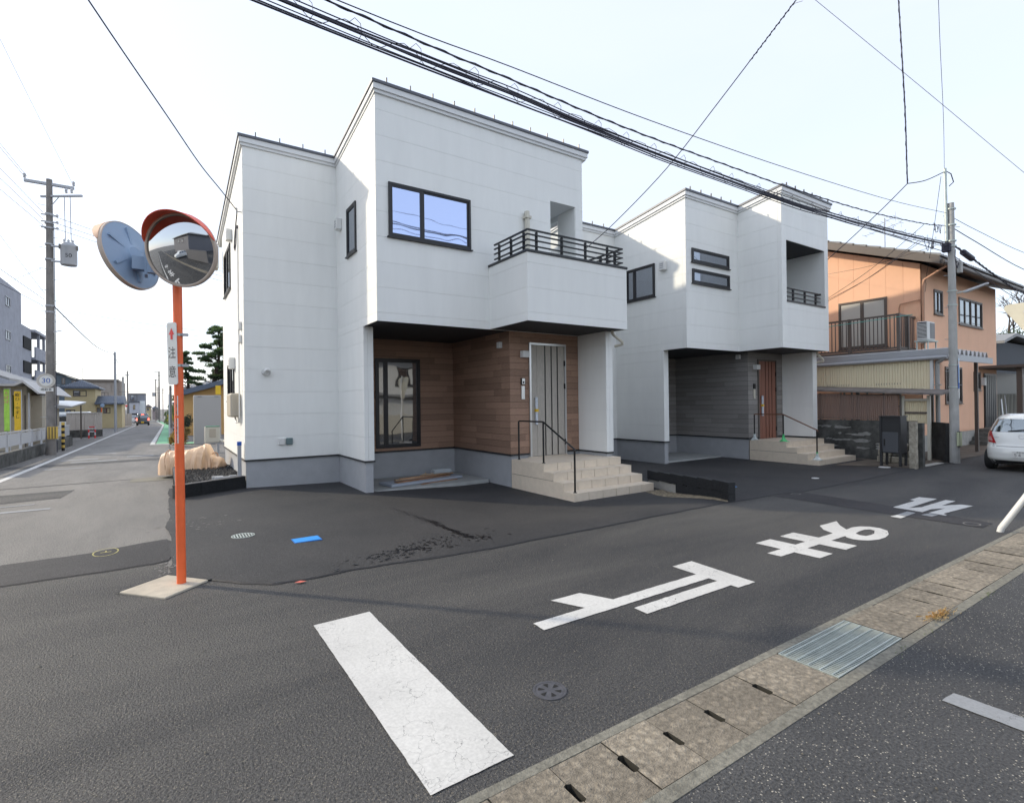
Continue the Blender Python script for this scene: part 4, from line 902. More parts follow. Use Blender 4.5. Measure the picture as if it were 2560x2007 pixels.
B = MB(); B.tube([(PX_-.05,PY_,2.93),(-.14,5.98,3.0)], .024, 10); B.box(-.155,5.90,2.88,-.13,6.06,3.10); B.box(-.25,5.93,2.93,-.155,6.03,3.05); B.build('bracket', M['mirback'], mp_); MB().tube([(-.10,5.92,2.90),(-.10,5.92,3.02)], .042, 16).build('clamp', M['mirback'], mp_, smooth=True); MB().tube([(PX_,PY_,2.93),(.15,5.52,3.03)], .024, 10).build('bracket', M['mirback'], mp_)
# caution plate: turned towards the left
hv, uv = Vector((.62,-.785,0)), Vector((-.015,0,1)).normalized(); nv = hv.cross(uv); pc = Vector((.052,5.712,2.137))
hv = -hv if nv.y > 0 else hv; nv = hv.cross(uv)
def onplate(a, b, w=0): return pc+hv*a+uv*b+nv*w
def rrect(w, h, r, n=6):
    P = []
    for cx, cy, a0 in ((w/2-r,h/2-r,0),(-w/2+r,h/2-r,90),(-w/2+r,-h/2+r,180),(w/2-r,-h/2+r,270)):
        P += [(cx+r*math.cos(math.radians(a0+90*i/n)), cy+r*math.sin(math.radians(a0+90*i/n))) for i in range(n+1)]
    return P
Pl = MB(lambda a,b,w: tuple(onplate(a,b,w))); Pl.prism(rrect(.115,.57,.022), 'z', -.006, 0); pl = Pl.build('caution_plate', M['signw'], mp_)
Ar = MB(lambda a,b,w: tuple(onplate(a,b,w))); Ar.prism([(0,.235),(.033,.175),(.014,.175),(.014,.13),(-.014,.13),(-.014,.175),(-.033,.175)], 'z', .0005, .0015); Ar.build('arrow', M['red'], pl)
text_part('注', .115, M['ink'], pl, onplate(0,.0), hv, uv, squeeze=.82); text_part('意', .115, M['ink'], pl, onplate(0,-.175), hv, uv, squeeze=.82)
for zz in (2.315,2.03):
    MB().lathe([(.041,-.012),(.042,-.012),(.042,.012),(.041,.012)], Matrix.Translation((PX_-.006,PY_,zz)), 20, False).build('clamp_band', M['galv'], mp_)
    MB().box(PX_+.02,PY_-.045,zz-.012,PX_+.075,PY_-.025,zz+.012).build('clamp_bolt', M['steel'], mp_)
hs = Vector((.80,-.6,0)); hs = hs if hs.cross(Vector((0,0,1))).y < 0 else -hs; ns = hs.cross(Vector((0,0,1))); sc_ = Vector((PX_,PY_,0))+ns*.0395
for (z0,z1,chars) in ((1.565,1.75,'ﾐ35'),(1.31,1.545,'27天873')):
    B = MB(lambda a,b,w: tuple(sc_+hs*a+Vector((0,0,b))+ns*w)); B.box(-.014,z0,-.004,.014,z1,.0005); st_ = B.build('number_sticker', M['signw'], mp_)
    for i, c in enumerate(chars): text_part(c, .034, M['ink'], st_, sc_+Vector((0,0,z1-(z1-z0)*(i+.5)/len(chars))), hs, (0,0,1), squeeze=.9, nudge=.0012)
# ---------------------------------------------------------------- things in and round the near porch
wd = mat('scrap_board',(.30,.17,.10),.7,var=.2,scale=8,rand=.15); gp = mat('grey_board',(.36,.40,.46),.6)
def plank(p, q, w, t, mt, label, z0, z1=None):
    p = Vector((p[0],p[1],0)); q = Vector((q[0],q[1],0)); d = (q-p).normalized(); n = Vector((-d.y,d.x,0)); z1 = z0 if z1 is None else z1
    B = MB(); B.add([(*(p+n*w/2).xy,z0),(*(q+n*w/2).xy,z1),(*(q-n*w/2).xy,z1),(*(p-n*w/2).xy,z0),(*(p+n*w/2).xy,z0+t),(*(q+n*w/2).xy,z1+t),(*(q-n*w/2).xy,z1+t),(*(p-n*w/2).xy,z0+t)], [(0,3,2,1),(4,5,6,7),(0,1,5,4),(1,2,6,5),(2,3,7,6),(3,0,4,7)])
    return tag(B.build('plank', mt), label, 'plank', 'offcuts stacked in the near porch')
zs = -.045
plank((3.75,10.40),(5.55,10.75),.50,.05,gp,'wide grey board at the bottom of the pile in the near porch',zs+.012)
plank((4.55,10.28),(5.4,10.42),.10,.012,wd,'reddish strip lying in front of the grey board in the near porch',zs)
plank((4.45,10.16),(4.72,10.30),.06,.012,wd,'short brown offcut lying nearest on the porch slab',zs)
plank((3.95,10.32),(5.35,10.70),.14,.014,wd,'long brown board on top of the grey board in the near porch',zs+.065)
plank((4.0,10.50),(5.5,10.80),.08,.018,mat('tan_board',(.45,.31,.20),.7,var=.2,scale=8),'pale timber batten across the pile in the near porch',zs+.085)
plank((4.1,10.52),(5.45,10.72),.05,.016,mat('tan_board2',(.40,.24,.14),.7,var=.2,scale=8),'thin tan batten on top of the porch pile',zs+.105)
for k,(x,y,a) in enumerate(((4.75,10.72,.5),(4.85,10.70,-.3),(4.8,10.75,1.2))):
    plank((x-.12*math.cos(a),y-.12*math.sin(a)),(x+.12*math.cos(a),y+.12*math.sin(a)),.02,.012,mat('stick%d'%k,(.5,.36,.22),.7),('short pale stick leaning left on the porch pile','short pale stick lying flat on the porch pile','short pale stick crossing the porch pile')[k],zs+.12+.012*k)
o = MB().box(4.98,10.66,zs+.122,5.42,10.86,zs+.22).build('wire_basket', translucent('clear_plastic',(.55,.60,.62),.55), bevel=.02); tag(o, 'crumpled clear plastic packaging on the porch wood pile', 'packaging')
# gravel bed: covered motorcycle, post, bricks
mc = thing('covered_motorcycle', 'motorcycle wrapped in a creased tan cover beside the near house', 'motorcycle', (.55,14.9,.1))
B = MB(); nu, nv_ = 130, 80; ax = Vector((1.32,-.35,0)).normalized(); pr = Vector((-ax.y,ax.x,0)); cc = Vector((.545,14.95,.0))
def prof(t):   # t -1..1 along the bike: top height, half width
    top = lerp([(-1,.30),(-.92,.46),(-.7,.55),(-.3,.57),(0,.60),(.25,.66),(.42,.72),(.50,.69),(.60,.52),(.72,.38),(.92,.33),(1,.2)], t)
    wid = lerp([(-1,.14),(-.9,.24),(-.5,.30),(0,.33),(.5,.34),(.85,.28),(1,.14)], t); return top, wid
for i in range(nu+1):
    t = -1+2*i/nu; top, wid = prof(t)
    for j in range(nv_+1):
        a = math.pi*j/nv_; c = math.cos(a); s_ = math.sin(a)
        px = wid*(abs(c)**.7)*(1 if c > 0 else -1)*(1.0+.12*(1-s_)); pz = .02+top*(s_**.55)
        q = Vector((t*2.2, a*1.3, 3)); w = noise.ridged_multi_fractal(q*1.25, 1.0, 2.2, 4, 1.0, 2.0)-.9
        lo_ = (1-s_)**.8; fa = noise.noise(Vector((t*4.2+.5*a, a*.35, 2))); fb = noise.noise(Vector((t*9+.8*a, a*.5, 6)))
        dx = .085*lo_*(.28-abs(fa)*1.6)+.03*lo_*(.25-abs(fb)*1.4)+.045*noise.noise(Vector((t*1.7,a*1.1,7)))+.016*(.3-abs(noise.noise(Vector((t*3.4-a*1.3,a*1.8+t,9))))*1.5)
        for (t0,sl_,dep) in ((-.75,.10,.035),(-.1,-.16,.022),(.30,.14,.022),(.66,-.05,.04)): dx -= dep*math.exp(-((t-t0-sl_*(a-1.57))/.045)**2)
        P = cc+ax*(t*.70)+pr*(px+(dx if c > 0 else -dx)*abs(c))+Vector((0,0,max(.0,pz+dx*.75*s_)+.02))
        B.v.append(tuple(P))
for i in range(nu):
    for j in range(nv_): B.f.append((i*(nv_+1)+j,(i+1)*(nv_+1)+j,(i+1)*(nv_+1)+j+1,i*(nv_+1)+j+1))
B.f.append(tuple(range(nv_+1))); B.f.append(tuple(nu*(nv_+1)+j for j in range(nv_+1)))
cvr = B.build('cover', M['tarp'], mc)
for p in cvr.data.polygons: p.use_smooth = True
for t in (-.72,.66):
    top, wid = prof(t); Pn = []
    for j in range(17): a = math.pi*j/16; Pn.append(tuple(cc+ax*(t*.70+.03*math.sin(a*2))+pr*((wid+.025)*math.cos(a))+Vector((0,0,.05+(top+.015)*math.sin(a)**.6))))
    MB().tube(Pn, .012, 6).build('strap', mat('tan_strap%d'%int(t*100),(.50,.29,.17),.6), mc, smooth=True)
for t in (-.62,.6): MB().lathe([(.10,-.04),(.13,-.035),(.135,0),(.13,.035),(.10,.04)], disc(tuple(cc+ax*t*.7+Vector((0,0,.16))), pr), 20).build('wheel', M['tyre'], mc)
po = MB(); po.box(1.19,11.76,.05,1.26,11.83,.92); po = po.build('tap_post', M['steel'], bevel=.004); tag(po, 'slim grey garden tap post at the near house corner', 'post')
MB().box(1.186,11.756,.86,1.264,11.834,.935).build('post_cap', M['blueink'], po); MB().tube([(1.225,11.83,.72),(1.225,11.95,.72),(1.225,11.97,.66)], .012, 8).build('tap', M['galv'], po)
for k,(x,y,l,lab) in enumerate(((.86,12.1,.20,'grey concrete brick lying left in the black gravel'),(.93,11.92,.26,'grey concrete brick nearest the ribbed edging wall'),(1.13,12.05,.14,'short grey concrete brick by the tap post'))):
    tag(MB().box(x-l/2,y-.05,.16,x+l/2,y+.05,.24).build('concrete_brick', M['found'], bevel=.006), lab, 'brick')
ac = thing('outdoor_unit', 'ivory outdoor heat pump unit on a stand behind the covered motorcycle', 'air conditioner', (1.5,23.4,gz(23.4)))
MB().box(1.25,23.4,.25,1.77,23.7,.86).build('casing', M['ivory'], ac, bevel=.02); MB().box(1.40,23.385,.45,1.62,23.4,.78).build('service_panel', M['beige'], ac, bevel=.004)
MB().box(1.28,23.4,.862,1.75,23.75,.885).build('lid', mat('green_lid',(.05,.25,.13),.5), ac)
for x in (1.30,1.70): MB().box(x-.04,23.42,gz(23.4)-.03,x+.04,23.68,.25).build('stand', M['steel'], ac)
MB().tube([(1.77,23.3,.33),(1.9,22.6,.33),(2.0,21.5,.2),(2.02,21,-.1)], .05, 8).build('hose', M['ivory'], ac, smooth=True)
tk = thing('tank_unit', 'tall grey box water heater tank behind the outdoor unit', 'water heater', (1.8,31.2,gz(31.2)))
MB().box(1.19,31.2,gz(31.2)-.05,2.41,31.9,2.24).build('casing', mat('tank_grey',(.42,.41,.39),.5), tk, bevel=.03)
for x in (1.45,2.2): MB().box(x-.09,31.185,2.165,x+.09,31.199,2.185).build('slot', M['ink'], tk)
# eaves box at the back corner of the near house
MB().box(1.02,16.25,5.42,1.24,16.62,6.02).build('eaves_box', M['ivory'], A, bevel=.02)
# ---------------------------------------------------------------- vehicles
def car(name, label, prof, paint_, win=None, tails=None, scale=1.0, plate=None, ex=4.5, group=None):
    """prof rows: z, x_rear, x_front, half width.  Built with the rear at local x=0, nose towards +x."""
    t = lthing(name, label, 'car', group)
    zs_ = [r[0] for r in prof]
    def row(z):
        return tuple(lerp([(r[0], r[k]) for r in prof], z) for k in (1,2,3))
    def rx(y, z, off=0):
        a, b, w = row(z); return (a+b)/2-((b-a)/2)*(max(0,1-(abs(y)/w)**ex))**(1/ex)-off
    def sy(x, z, sgn, off=0):
        a, b, w = row(z); return sgn*(w*(max(0,1-(abs(x-(a+b)/2)/((b-a)/2))**ex))**(1/ex)+off)
    n = 72; B = MB(); zz = []
    for a, b in zip(zs_, zs_[1:]): zz += [a+(b-a)*k/3 for k in range(3)]
    zz.append(zs_[-1])
    for z in zz:
        a, b, w = row(z)
        for j in range(n):
            th = 2*math.pi*j/n; c, s_ = math.cos(th), math.sin(th)
            B.v.append(((a+b)/2+(b-a)/2*math.copysign(abs(c)**(2/ex),c), w*math.copysign(abs(s_)**(2/ex),s_), z))
    m_ = len(zz)
    for i in range(m_-1):
        for j in range(n): B.f.append((i*n+j,i*n+(j+1)%n,(i+1)*n+(j+1)%n,(i+1)*n+j))
    B.f += [tuple(range(n))[::-1], tuple((m_-1)*n+j for j in range(n))]
    body = B.build('body', paint_, t, smooth=True)
    def rear_patch(pname, poly, mt, off=.006, parent=t, sub=14):
        """poly in (y,z): bilinear quad projected on the rear face"""
        P = MB(); (a,b,c,d) = poly
        for i in range(sub+1):
            for j in range(sub+1):
                u, v = i/sub, j/sub; y = (a[0]*(1-u)+b[0]*u)*(1-v)+(d[0]*(1-u)+c[0]*u)*v; z = (a[1]*(1-u)+b[1]*u)*(1-v)+(d[1]*(1-u)+c[1]*u)*v
                w = row(z)[2]; y = max(-w*.9995, min(w*.9995, y)); P.v.append((rx(y,z,off), y*(1+off*.6/w), z))
        for i in range(sub):
            for j in range(sub): P.f.append((i*(sub+1)+j,(i+1)*(sub+1)+j,(i+1)*(sub+1)+j+1,i*(sub+1)+j+1))
        o = P.build(pname, mt, parent); 
        for f in o.data.polygons: f.use_smooth = True
        return o
    def side_patch(pname, poly, mt, sgn, off=.006, sub=10):
        P = MB(); (a,b,c,d) = poly
        for i in range(sub+1):
            for j in range(sub+1):
                u, v = i/sub, j/sub; x = (a[0]*(1-u)+b[0]*u)*(1-v)+(d[0]*(1-u)+c[0]*u)*v; z = (a[1]*(1-u)+b[1]*u)*(1-v)+(d[1]*(1-u)+c[1]*u)*v
                P.v.append((x, sy(x,z,sgn,off), z))
        for i in range(sub):
            for j in range(sub): P.f.append((i*(sub+1)+j,(i+1)*(sub+1)+j,(i+1)*(sub+1)+j+1,i*(sub+1)+j+1))
        return P.build(pname, mt, t)
    return t, rear_patch, side_patch, row, rx, sy
def wheels(t, xs, yh, r, w=.17):
    for x in xs:
        for sg in (-1,1):
            Mw = Matrix.Translation((x, sg*yh, r)) @ Matrix.Rotation(math.radians(90),4,'X')
            o = MB().lathe([(r*.62,-w/2),(r*.93,-w/2),(r,-w*.3),(r,w*.3),(r*.93,w/2),(r*.62,w/2)], Mw, 28, False).build('wheel', M['tyre'], t, smooth=True)
            MB().lathe([(.0001,-w*.42),(r*.3,-w*.42),(r*.62,-w*.46),(r*.62,w*.46),(r*.3,w*.42),(.0001,w*.42)], Mw, 20, False).build('rim', M['rimm'], o, smooth=True)
def place(t, x, y, z, heading, s=1.0): t.location = (x,y,z); t.rotation_euler = (0,0,heading); t.scale = (s,s,s)
# white hatchback seen from behind at the right edge
HB = [(.20,.22,3.50,.70),(.24,.10,3.62,.78),(.33,.015,3.72,.835),(.50,.0,3.75,.845),(.62,.02,3.72,.845),(.70,.075,3.66,.84),(.88,.11,3.45,.825),(1.0,.155,2.95,.80),(1.18,.27,2.55,.735),(1.36,.42,2.25,.665),(1.46,.60,2.02,.60),(1.505,.85,1.80,.50)]
hb, rp, spx, hrow, hrx, hsy = car('hatchback', 'white hatchback seen from behind at the right edge of the road', HB, M['carwhite'])
rw = rp('rear_window', [(-.66,1.04),(.66,1.04),(.56,1.38),(-.56,1.38)], glass('car_glass',(.6,.66,.68),.45,(.05,.06,.06)))
for sg in (-1,1):
    rp('tail_light', [(sg*.50,.735),(sg*.838,.78),(sg*.80,1.08),(sg*.64,1.06)], M['tail'], .010); rp('reflector', [(sg*.58,.80),(sg*.76,.81),(sg*.75,.91),(sg*.63,.91)], mat('clear_lens%d'%sg,(.62,.30,.30),.2), .014)
B = MB(); B.tube([(hrx(-.52+.04*k,1.07,.02),-.52+.04*k+.0,1.06+.012*min(k,20-k)*.5) for k in range(21)], .012, 6); B.build('wiper', M['black'], hb)
rp('bumper_line', [(-.80,.655),(.80,.655),(.80,.672),(-.80,.672)], mat('shut_line',(.25,.25,.25),.5), .003)
rp('hatch_line', [(-.565,.69),(-.55,.69),(-.66,1.0),(-.675,1.0)], mat('shut_line2',(.22,.22,.22),.5), .003); rp('hatch_line', [(.565,.69),(.55,.69),(.66,1.0),(.675,1.0)], mat('shut_line3',(.22,.22,.22),.5), .003)
rp('under_bumper', [(-.70,.215),(.70,.215),(.74,.29),(-.74,.29)], M['plastic'], .004)
npl = MB().box(hrx(0,.45,.022),-.165,.385,hrx(0,.45,.010),.165,.55).build('number_plate', M['signw'], hb)
text_part('５４', .10, M['ink'], npl, (hrx(0,.45,.023),.06,.445), (0,-1,0), (0,0,1), squeeze=.8); text_part('新潟 500', .045, M['ink'], npl, (hrx(0,.45,.023),0.0,.52), (0,-1,0), (0,0,1), squeeze=.9)
text_part('vitz', .075, M['steel'], hb, (hrx(.50,.90,.012),.50,.90), (-.0,-1,0), (0,0,1))
B = MB(); B.lathe([(.055,-.004),(.062,0),(.055,.004)], disc((hrx(0,.93,.012),0,.93),(-1,0,.15)), 24, False); B.build('badge', M['silver'], hb)
wheels(hb, (.60,3.02), .72, .285, .19); B = MB(); B.tube([(.10,-.38,.22),(.5,-.38,.24)], .035, 10); B.tube([(.25,.2,.24),(.25,.62,.22)], .05, 10); B.build('exhaust', M['plastic'], hb)
place(hb, 15.33, 3.30, 0, 0, .83)
# dark kei wagon driving away
KW = [(.22,.06,3.32,.66),(.30,.0,3.38,.72),(.55,.0,3.39,.735),(.70,.03,3.36,.735),(.92,.05,3.25,.725),(1.05,.07,2.75,.71),(1.35,.14,2.45,.665),(1.55,.22,2.25,.625),(1.64,.36,2.05,.56)]
kw, rp, spx, krow, krx, ksy = car('kei_wagon', 'dark small wagon with lit brake lights driving away down the side street', KW, M['cardark'])
rp('rear_window', [(-.60,1.06),(.60,1.06),(.54,1.46),(-.54,1.46)], glass('car_glass2',(.45,.5,.52),.35,(.03,.03,.035)))
for sg in (-1,1):
    rp('tail_light', [(sg*.56,.74),(sg*.72,.74),(sg*.71,1.0),(sg*.60,1.0)], M['brake'], .012); B = MB(); B.box(2.2,sg*.73,.98,2.32,sg*.90,1.14); B.build('door_mirror', M['cardark'], kw, bevel=.02)
rp('brake_light', [(-.16,1.47),(.16,1.47),(.12,1.56),(-.12,1.56)], M['brake'], .014)
npl = MB().box(krx(0,.48,.02),-.165,.40,krx(0,.48,.01),.165,.565).build('number_plate', M['yellow2'], kw)
rp('bumper', [(-.70,.25),(.70,.25),(.70,.42),(-.70,.42)], M['plastic'], .008); wheels(kw, (.48,2.9), .64, .275, .16)
place(kw, -2.88, 94.2, gz(94.2), math.radians(90), 1.08)
# white kei cars parked further along
def side_car(name, label, x, y, heading, s=1.0, prof=KW):
    t, rp, spx, row, rx, sy = car(name, label, prof, M['carwhite'])
    rp('rear_window', [(-.60,1.06),(.60,1.06),(.54,1.46),(-.54,1.46)], M['glassdark'])
    for sg in (-1,1):
        spx('side_window', [(.28,1.02),(1.0,1.02),(1.0,1.46),(.42,1.46)], M['glassdark'], sg); spx('side_window', [(1.06,1.02),(1.85,1.02),(1.80,1.46),(1.06,1.46)], M['glassdark'], sg); rp('tail_light', [(sg*.58,.74),(sg*.73,.74),(sg*.72,1.0),(sg*.62,1.0)], M['tail'], .012)
        spx('side_window', [(1.92,1.02),(2.6,1.02),(2.25,1.42),(1.90,1.44)], M['glassdark'], sg)
    wheels(t, (.48,2.9), .66, .29, .17); place(t, x, y, gz(y), heading, s)
side_car('kei_van', 'white small van parked beyond the white corrugated fence', -6.9, 104, math.radians(180), 1.12)
side_car('parked_car', 'white car half hidden behind the dark wagon', -4.6, 131, math.radians(150), 1.05, HB)
side_car('parked_van', 'white van roof showing behind the cream corrugated fence', -4.6, 52.5, math.radians(176), 1.15)
# ---------------------------------------------------------------- right side: poles, orange house, carport, walls
rpx, rpy = 16.45, 4.75
up_ = thing('utility_pole', 'pale concrete utility pole with cables and steel extension beside the orange house', 'utility pole', (rpx,rpy,0))
MB().tube([(rpx,rpy,-.1),(rpx-.03,rpy,6.5)], .105, 20, .068).build('shaft', M['polec2'], up_, smooth=True)
MB().tube([(rpx-.11,rpy+.07,5.55),(rpx-.12,rpy+.08,7.38)], .036, 12).build('steel_extension', M['galv'], up_, smooth=True); MB().tube([(rpx-.07,rpy+.1,5.3),(rpx-.08,rpy+.11,7.3)], .015, 6).build('conduit', M['steel'], up_)
for z in (5.55,5.95,6.35,4.30,3.95,2.45,1.9,5.42): MB().lathe([(.098,-.015),(.102,-.015),(.102,.015),(.098,.015)], Matrix.Translation((rpx-.02,rpy,z)), 18, False).build('band', M['galv'], up_)
for i, z in enumerate((1.95,2.3,2.7,3.1,3.5,3.9,4.3,4.7,5.1,5.5,5.9,6.2)):
    s_ = -1 if i%2 else 1; MB().tube([(rpx+.05*s_,rpy-.06*s_,z),(rpx+.12*s_,rpy-.13*s_,z)], .007, 6).build('step_bolt', M['steel'], up_)
pl_ = MB(); pl_.box(rpx-.13,rpy-.14,.42,rpx+.02,rpy-.085,.80); pl_ = pl_.build('striped_plate', M['black'], up_, bevel=.01)
for k in range(2): MB().box(rpx-.142+.0,rpy-.135+.0+.028*k,.44,rpx-.131,rpy-.112+.028*k,.78).build('stripe', mat('reflective_stripe%d'%k,(.55,.60,.40),.4), pl_)
for k in range(2): MB().box(rpx-.11+.065*k,rpy-.150,.44,rpx-.075+.065*k,rpy-.141,.78).build('stripe', mat('reflective_stripeb%d'%k,(.60,.64,.42),.4), pl_)
bs = MB(); bs.box(rpx-.045,rpy-.108,1.86,rpx+.015,rpy-.10,2.45); bs.build('address_plate', M['blueink'], up_); MB().box(rpx-.04,rpy-.113,2.0,rpx+.01,rpy-.109,2.62).build('address_plate', mat('pale_blue_plate',(.45,.60,.75),.4), up_)
lp = MB(); lp.tube([(rpx+.06,rpy-.07,4.24),(rpx+.12,rpy-.22,4.28)], .018, 8); lp.build('lamp_arm', M['galv'], up_)
lh = MB(); lh.add([(rpx+.09,rpy-.18,4.23),(rpx+.17,rpy-.24,4.23),(rpx+.33,rpy-.62,4.40),(rpx+.27,rpy-.60,4.40),(rpx+.09,rpy-.18,4.29),(rpx+.17,rpy-.24,4.29),(rpx+.33,rpy-.62,4.44),(rpx+.27,rpy-.60,4.44)], [(0,1,2,3),(4,7,6,5),(0,4,5,1),(1,5,6,2),(2,6,7,3),(3,7,4,0)]); lh.build('street_lamp', M['insul'], up_, bevel=.008)
jb = MB(); jb.box(rpx-.18,rpy-.02,5.28,rpx-.06,rpy+.16,5.50); jb.build('junction_box', M['cable'], up_, bevel=.02); MB().box(rpx+.06,rpy-.17,4.75,rpx+.16,rpy-.07,5.02).build('terminal_box', M['polec2'], up_, bevel=.01)
MB().tube([(rpx-.13,rpy+.08,7.33),(rpx+.02,rpy,7.25),(rpx+.09,rpy-.03,7.05),(rpx+.0,rpy+.03,6.95)], .012, 6).build('jumper', M['cable'], up_, smooth=True)
# orange house
oy, ox0, ox1 = 6.2, 18.9, 25.9
OH = thing('orange_house', 'orange two storey house with grey tiled roof beyond the far white house', 'house', (ox0,oy,0))
tO = lambda y: 5.66+.387*(y-oy) if y < 10.4 else 5.66+.387*(10.4-oy)-.387*(y-10.4)
bm_ = MB(); bm_.prism([(oy+.02,.5),(14.6,.5),(14.6,5.66),(10.4,7.28),(oy+.02,5.66)], 'x', ox0+.02, ox1); bm_.build('wall', M['salmon'], OH)
# vertical siding panels
for i in range(12):
    a = oy+.0+i*.46; b = a+.455
    if b > 11.6: break
    R = [(a,b,.545,tO(b)-.02)]
    zt = min(tO(a), tO(b))
    for h in ((7.09,8.5,3.27,4.83),): R = subrect([(a,b,.545,max(tO(a),tO(b)))], h)
    for (p,q,c,d_) in R:
        P = cliptop([(p,c),(q,c),(q,d_),(p,d_)], tO)
        if len(P) > 2: MB(FG(ox0)).prism(P, 'y', -.018, 0).build('siding_panel', M['salmon'], OH)
holesO = [(19.85,20.55,4.23,5.0),(22.0,24.3,4.06,4.98),(20.69,22.18,1.44,2.63),(23.35,24.03,1.87,2.52),(24.4,25.75,.54,2.49)]
xx = ox0
while xx < ox1-.01:
    b = min(ox1, xx+1.0); R = [(xx, b-.005, .545, 5.66)]
    for h in holesO: R = subrect(R, h)
    for cp_ in comps(R):
        B = MB(FF(oy))
        for (p,q,c,d_) in cp_: B.box(p,-.018,c,q,0,d_)
        B.build('siding_panel', M['salmon'], OH)
    xx = b
MB().box(ox0+.03,oy+.03,-.2,ox1-.02,14.5,.545).build('foundation', M['concrete'], OH)
def owin(mp, h, n, gm=None): return window(OH, mp, *h, gm or M['glassdark'], mull=[h[0]+(h[1]-h[0])*k/n for k in range(1,n)], mt=M['brownmetal'], fw=.05, mw=.045)
owin(FF(oy), holesO[0], 2); owin(FF(oy), holesO[1], 4); owin(FF(oy), holesO[2], 2); owin(FF(oy), holesO[3], 2)
cw = owin(FG(ox0), (7.09,8.5,3.27,4.83), 2, M['glassgrey'])
cur = mat('curtain',(.52,.50,.45),.8)
for (a,b) in ((7.16,7.74),(7.85,8.42)):
    B = MB(); n = 30
    for i in range(n+1):
        y = a+(b-a)*i/n; w = .012*math.sin(i*1.9); B.v += [(ox0-.012-abs(w)*.3,y,3.36),(ox0-.012-abs(w)*.3,y,4.75)]
    for i in range(n): B.f.append((i*2,i*2+2,i*2+3,i*2+1))
    B.build('curtain', cur, cw)
od = MB(FF(oy)); od.box(24.4,-.02,.54,25.75,.03,2.49); od = od.build('door', M['black'], OH)
for k in range(6): MB(FF(oy)).box(24.46+.21*k,.03,.6,24.62+.21*k,.045,2.42).build('door_plank', M['flash'], od)
MB(FF(oy)).box(24.15,0,2.05,24.33,.1,2.33).build('porch_lamp', M['whitepl'], OH)
# roof with tile rows
ro = MB(); ov = .62
def slab(B, y0, y1, x0, x1, o0, o1): B.prism([(y0,tO(y0)+o0),(y1,tO(y1)+o0),(y1,tO(y1)+o1),(y0,tO(y0)+o1)], 'x', x0, x1)
tOe = lambda y: 5.66+.387*(y-oy)
ro.prism([(oy-ov,tOe(oy-ov)+.10),(10.4,7.285+.10),(15.2,5.43+.10),(15.2,5.43+.26),(10.4,7.285+.26),(oy-ov,tOe(oy-ov)+.26)], 'x', ox0-.55, ox1+.75)
rfo = ro.build('roof', M['brownmetal'], OH)
ntile = 13
for k in range(ntile):
    y0 = oy-ov-.05+(10.4-(oy-ov))*k/ntile; y1 = oy-ov-.05+(10.4-(oy-ov))*(k+1)/ntile+.04
    B = MB(); nx = 40; X0, X1 = ox0-.60, ox1+.80
    for i in range(nx*3+1):
        x = X0+(X1-X0)*i/(nx*3); w = .022*math.cos(2*math.pi*i/3)
        B.v += [(x,y0,tOe(y0)+.275+w+.035),(x,y1,tOe(y1)+.275+w),(x,y0,tOe(y0)+.262),(x,y1,tOe(y1)+.262)]
    for i in range(nx*3):
        a, b = i*4, i*4+4; B.f += [(a,b,b+1,a+1),(a,a+2,b+2,b),(a+2,a+3,b+3,b+2),(a+1,b+1,b+3,a+3)]
    B.f += [(0,1,3,2),(nx*12,nx*12+2,nx*12+3,nx*12+1)]
    B.build('tile_course', M['tilegrey'], rfo)
MB().prism([(oy-ov-.02,tOe(oy-ov)+.02),(10.4,7.30),(10.4,7.56),(oy-ov-.02,tOe(oy-ov)+.255)], 'x', ox0-.60, ox0-.551).build('barge_board', M['brownmetal'], rfo)
gt = MB(); gt.tube([(ox0-.55,oy-ov-.06,5.50),(ox1+.75,oy-ov-.06,5.50)], .065, 10); gt.build('gutter', M['brownmetal'], rfo, smooth=True)
dp = MB(); dp.tube([(ox0-.1,oy-ov-.04,5.45),(ox0-.07,oy-.1,5.15),(ox0-.07,oy-.07,5.0),(ox0-.07,oy-.07,3.1)], .035, 10); dp.build('downpipe', mat('salmon_pipe',(.50,.27,.17),.5), OH, smooth=True)
dp = MB(); dp.tube([(ox0-.06,oy-.02,4.58),(ox0-.06,oy+.52,4.52),(ox0-.06,oy+.55,4.4),(ox0-.06,oy+.55,3.1)], .02, 8); dp.build('wall_pipe', mat('salmon_pipe2',(.50,.27,.17),.5), OH, smooth=True)
# balcony railing on the carport roof
br0 = 17.7; bz0, bz1 = 3.08, 4.09
rl_ = MB(); rl_.box(br0-.025,6.34,bz1-.05,br0+.025,8.95,bz1); rl_.box(br0-.025,6.34,bz0,br0+.025,8.95,bz0+.05); rl_.box(br0+.025,6.34,bz1-.05,ox0-.02,6.39,bz1); rl_.box(br0+.025,6.34,bz0,ox0-.02,6.39,bz0+.05)
rl_ = rl_.build('balcony_rail', M['brownmetal'], OH)
bar = None
for k in range(1,24):
    y = 6.36+.107*k
    if bar is None: bar = MB().box(br0-.01,y-.01,bz0+.05,br0+.01,y+.01,bz1-.05).build('baluster', M['brownmetal'], rl_); yb0 = y
    else: o = bar.copy(); COL.objects.link(o); o.location.y = y-yb0
for k in range(1,11):
    x = br0+.11*k; MB().box(x-.01,6.355,bz0+.05,x+.01,6.375,bz1-.05).build('baluster', M['brownmetal'], rl_)
for (x,y) in ((br0,6.36),(br0,7.66),(br0,8.9),(br0+.62,6.36)): MB().box(x-.04,y-.04,bz0-.1,x+.04,y+.04,bz1+.005).build('rail_post', M['brownmetal'], rl_)
MB().box(br0-.06,6.30,3.0,ox0-.02,9.0,3.06).build('balcony_floor', M['brownmetal'], OH)
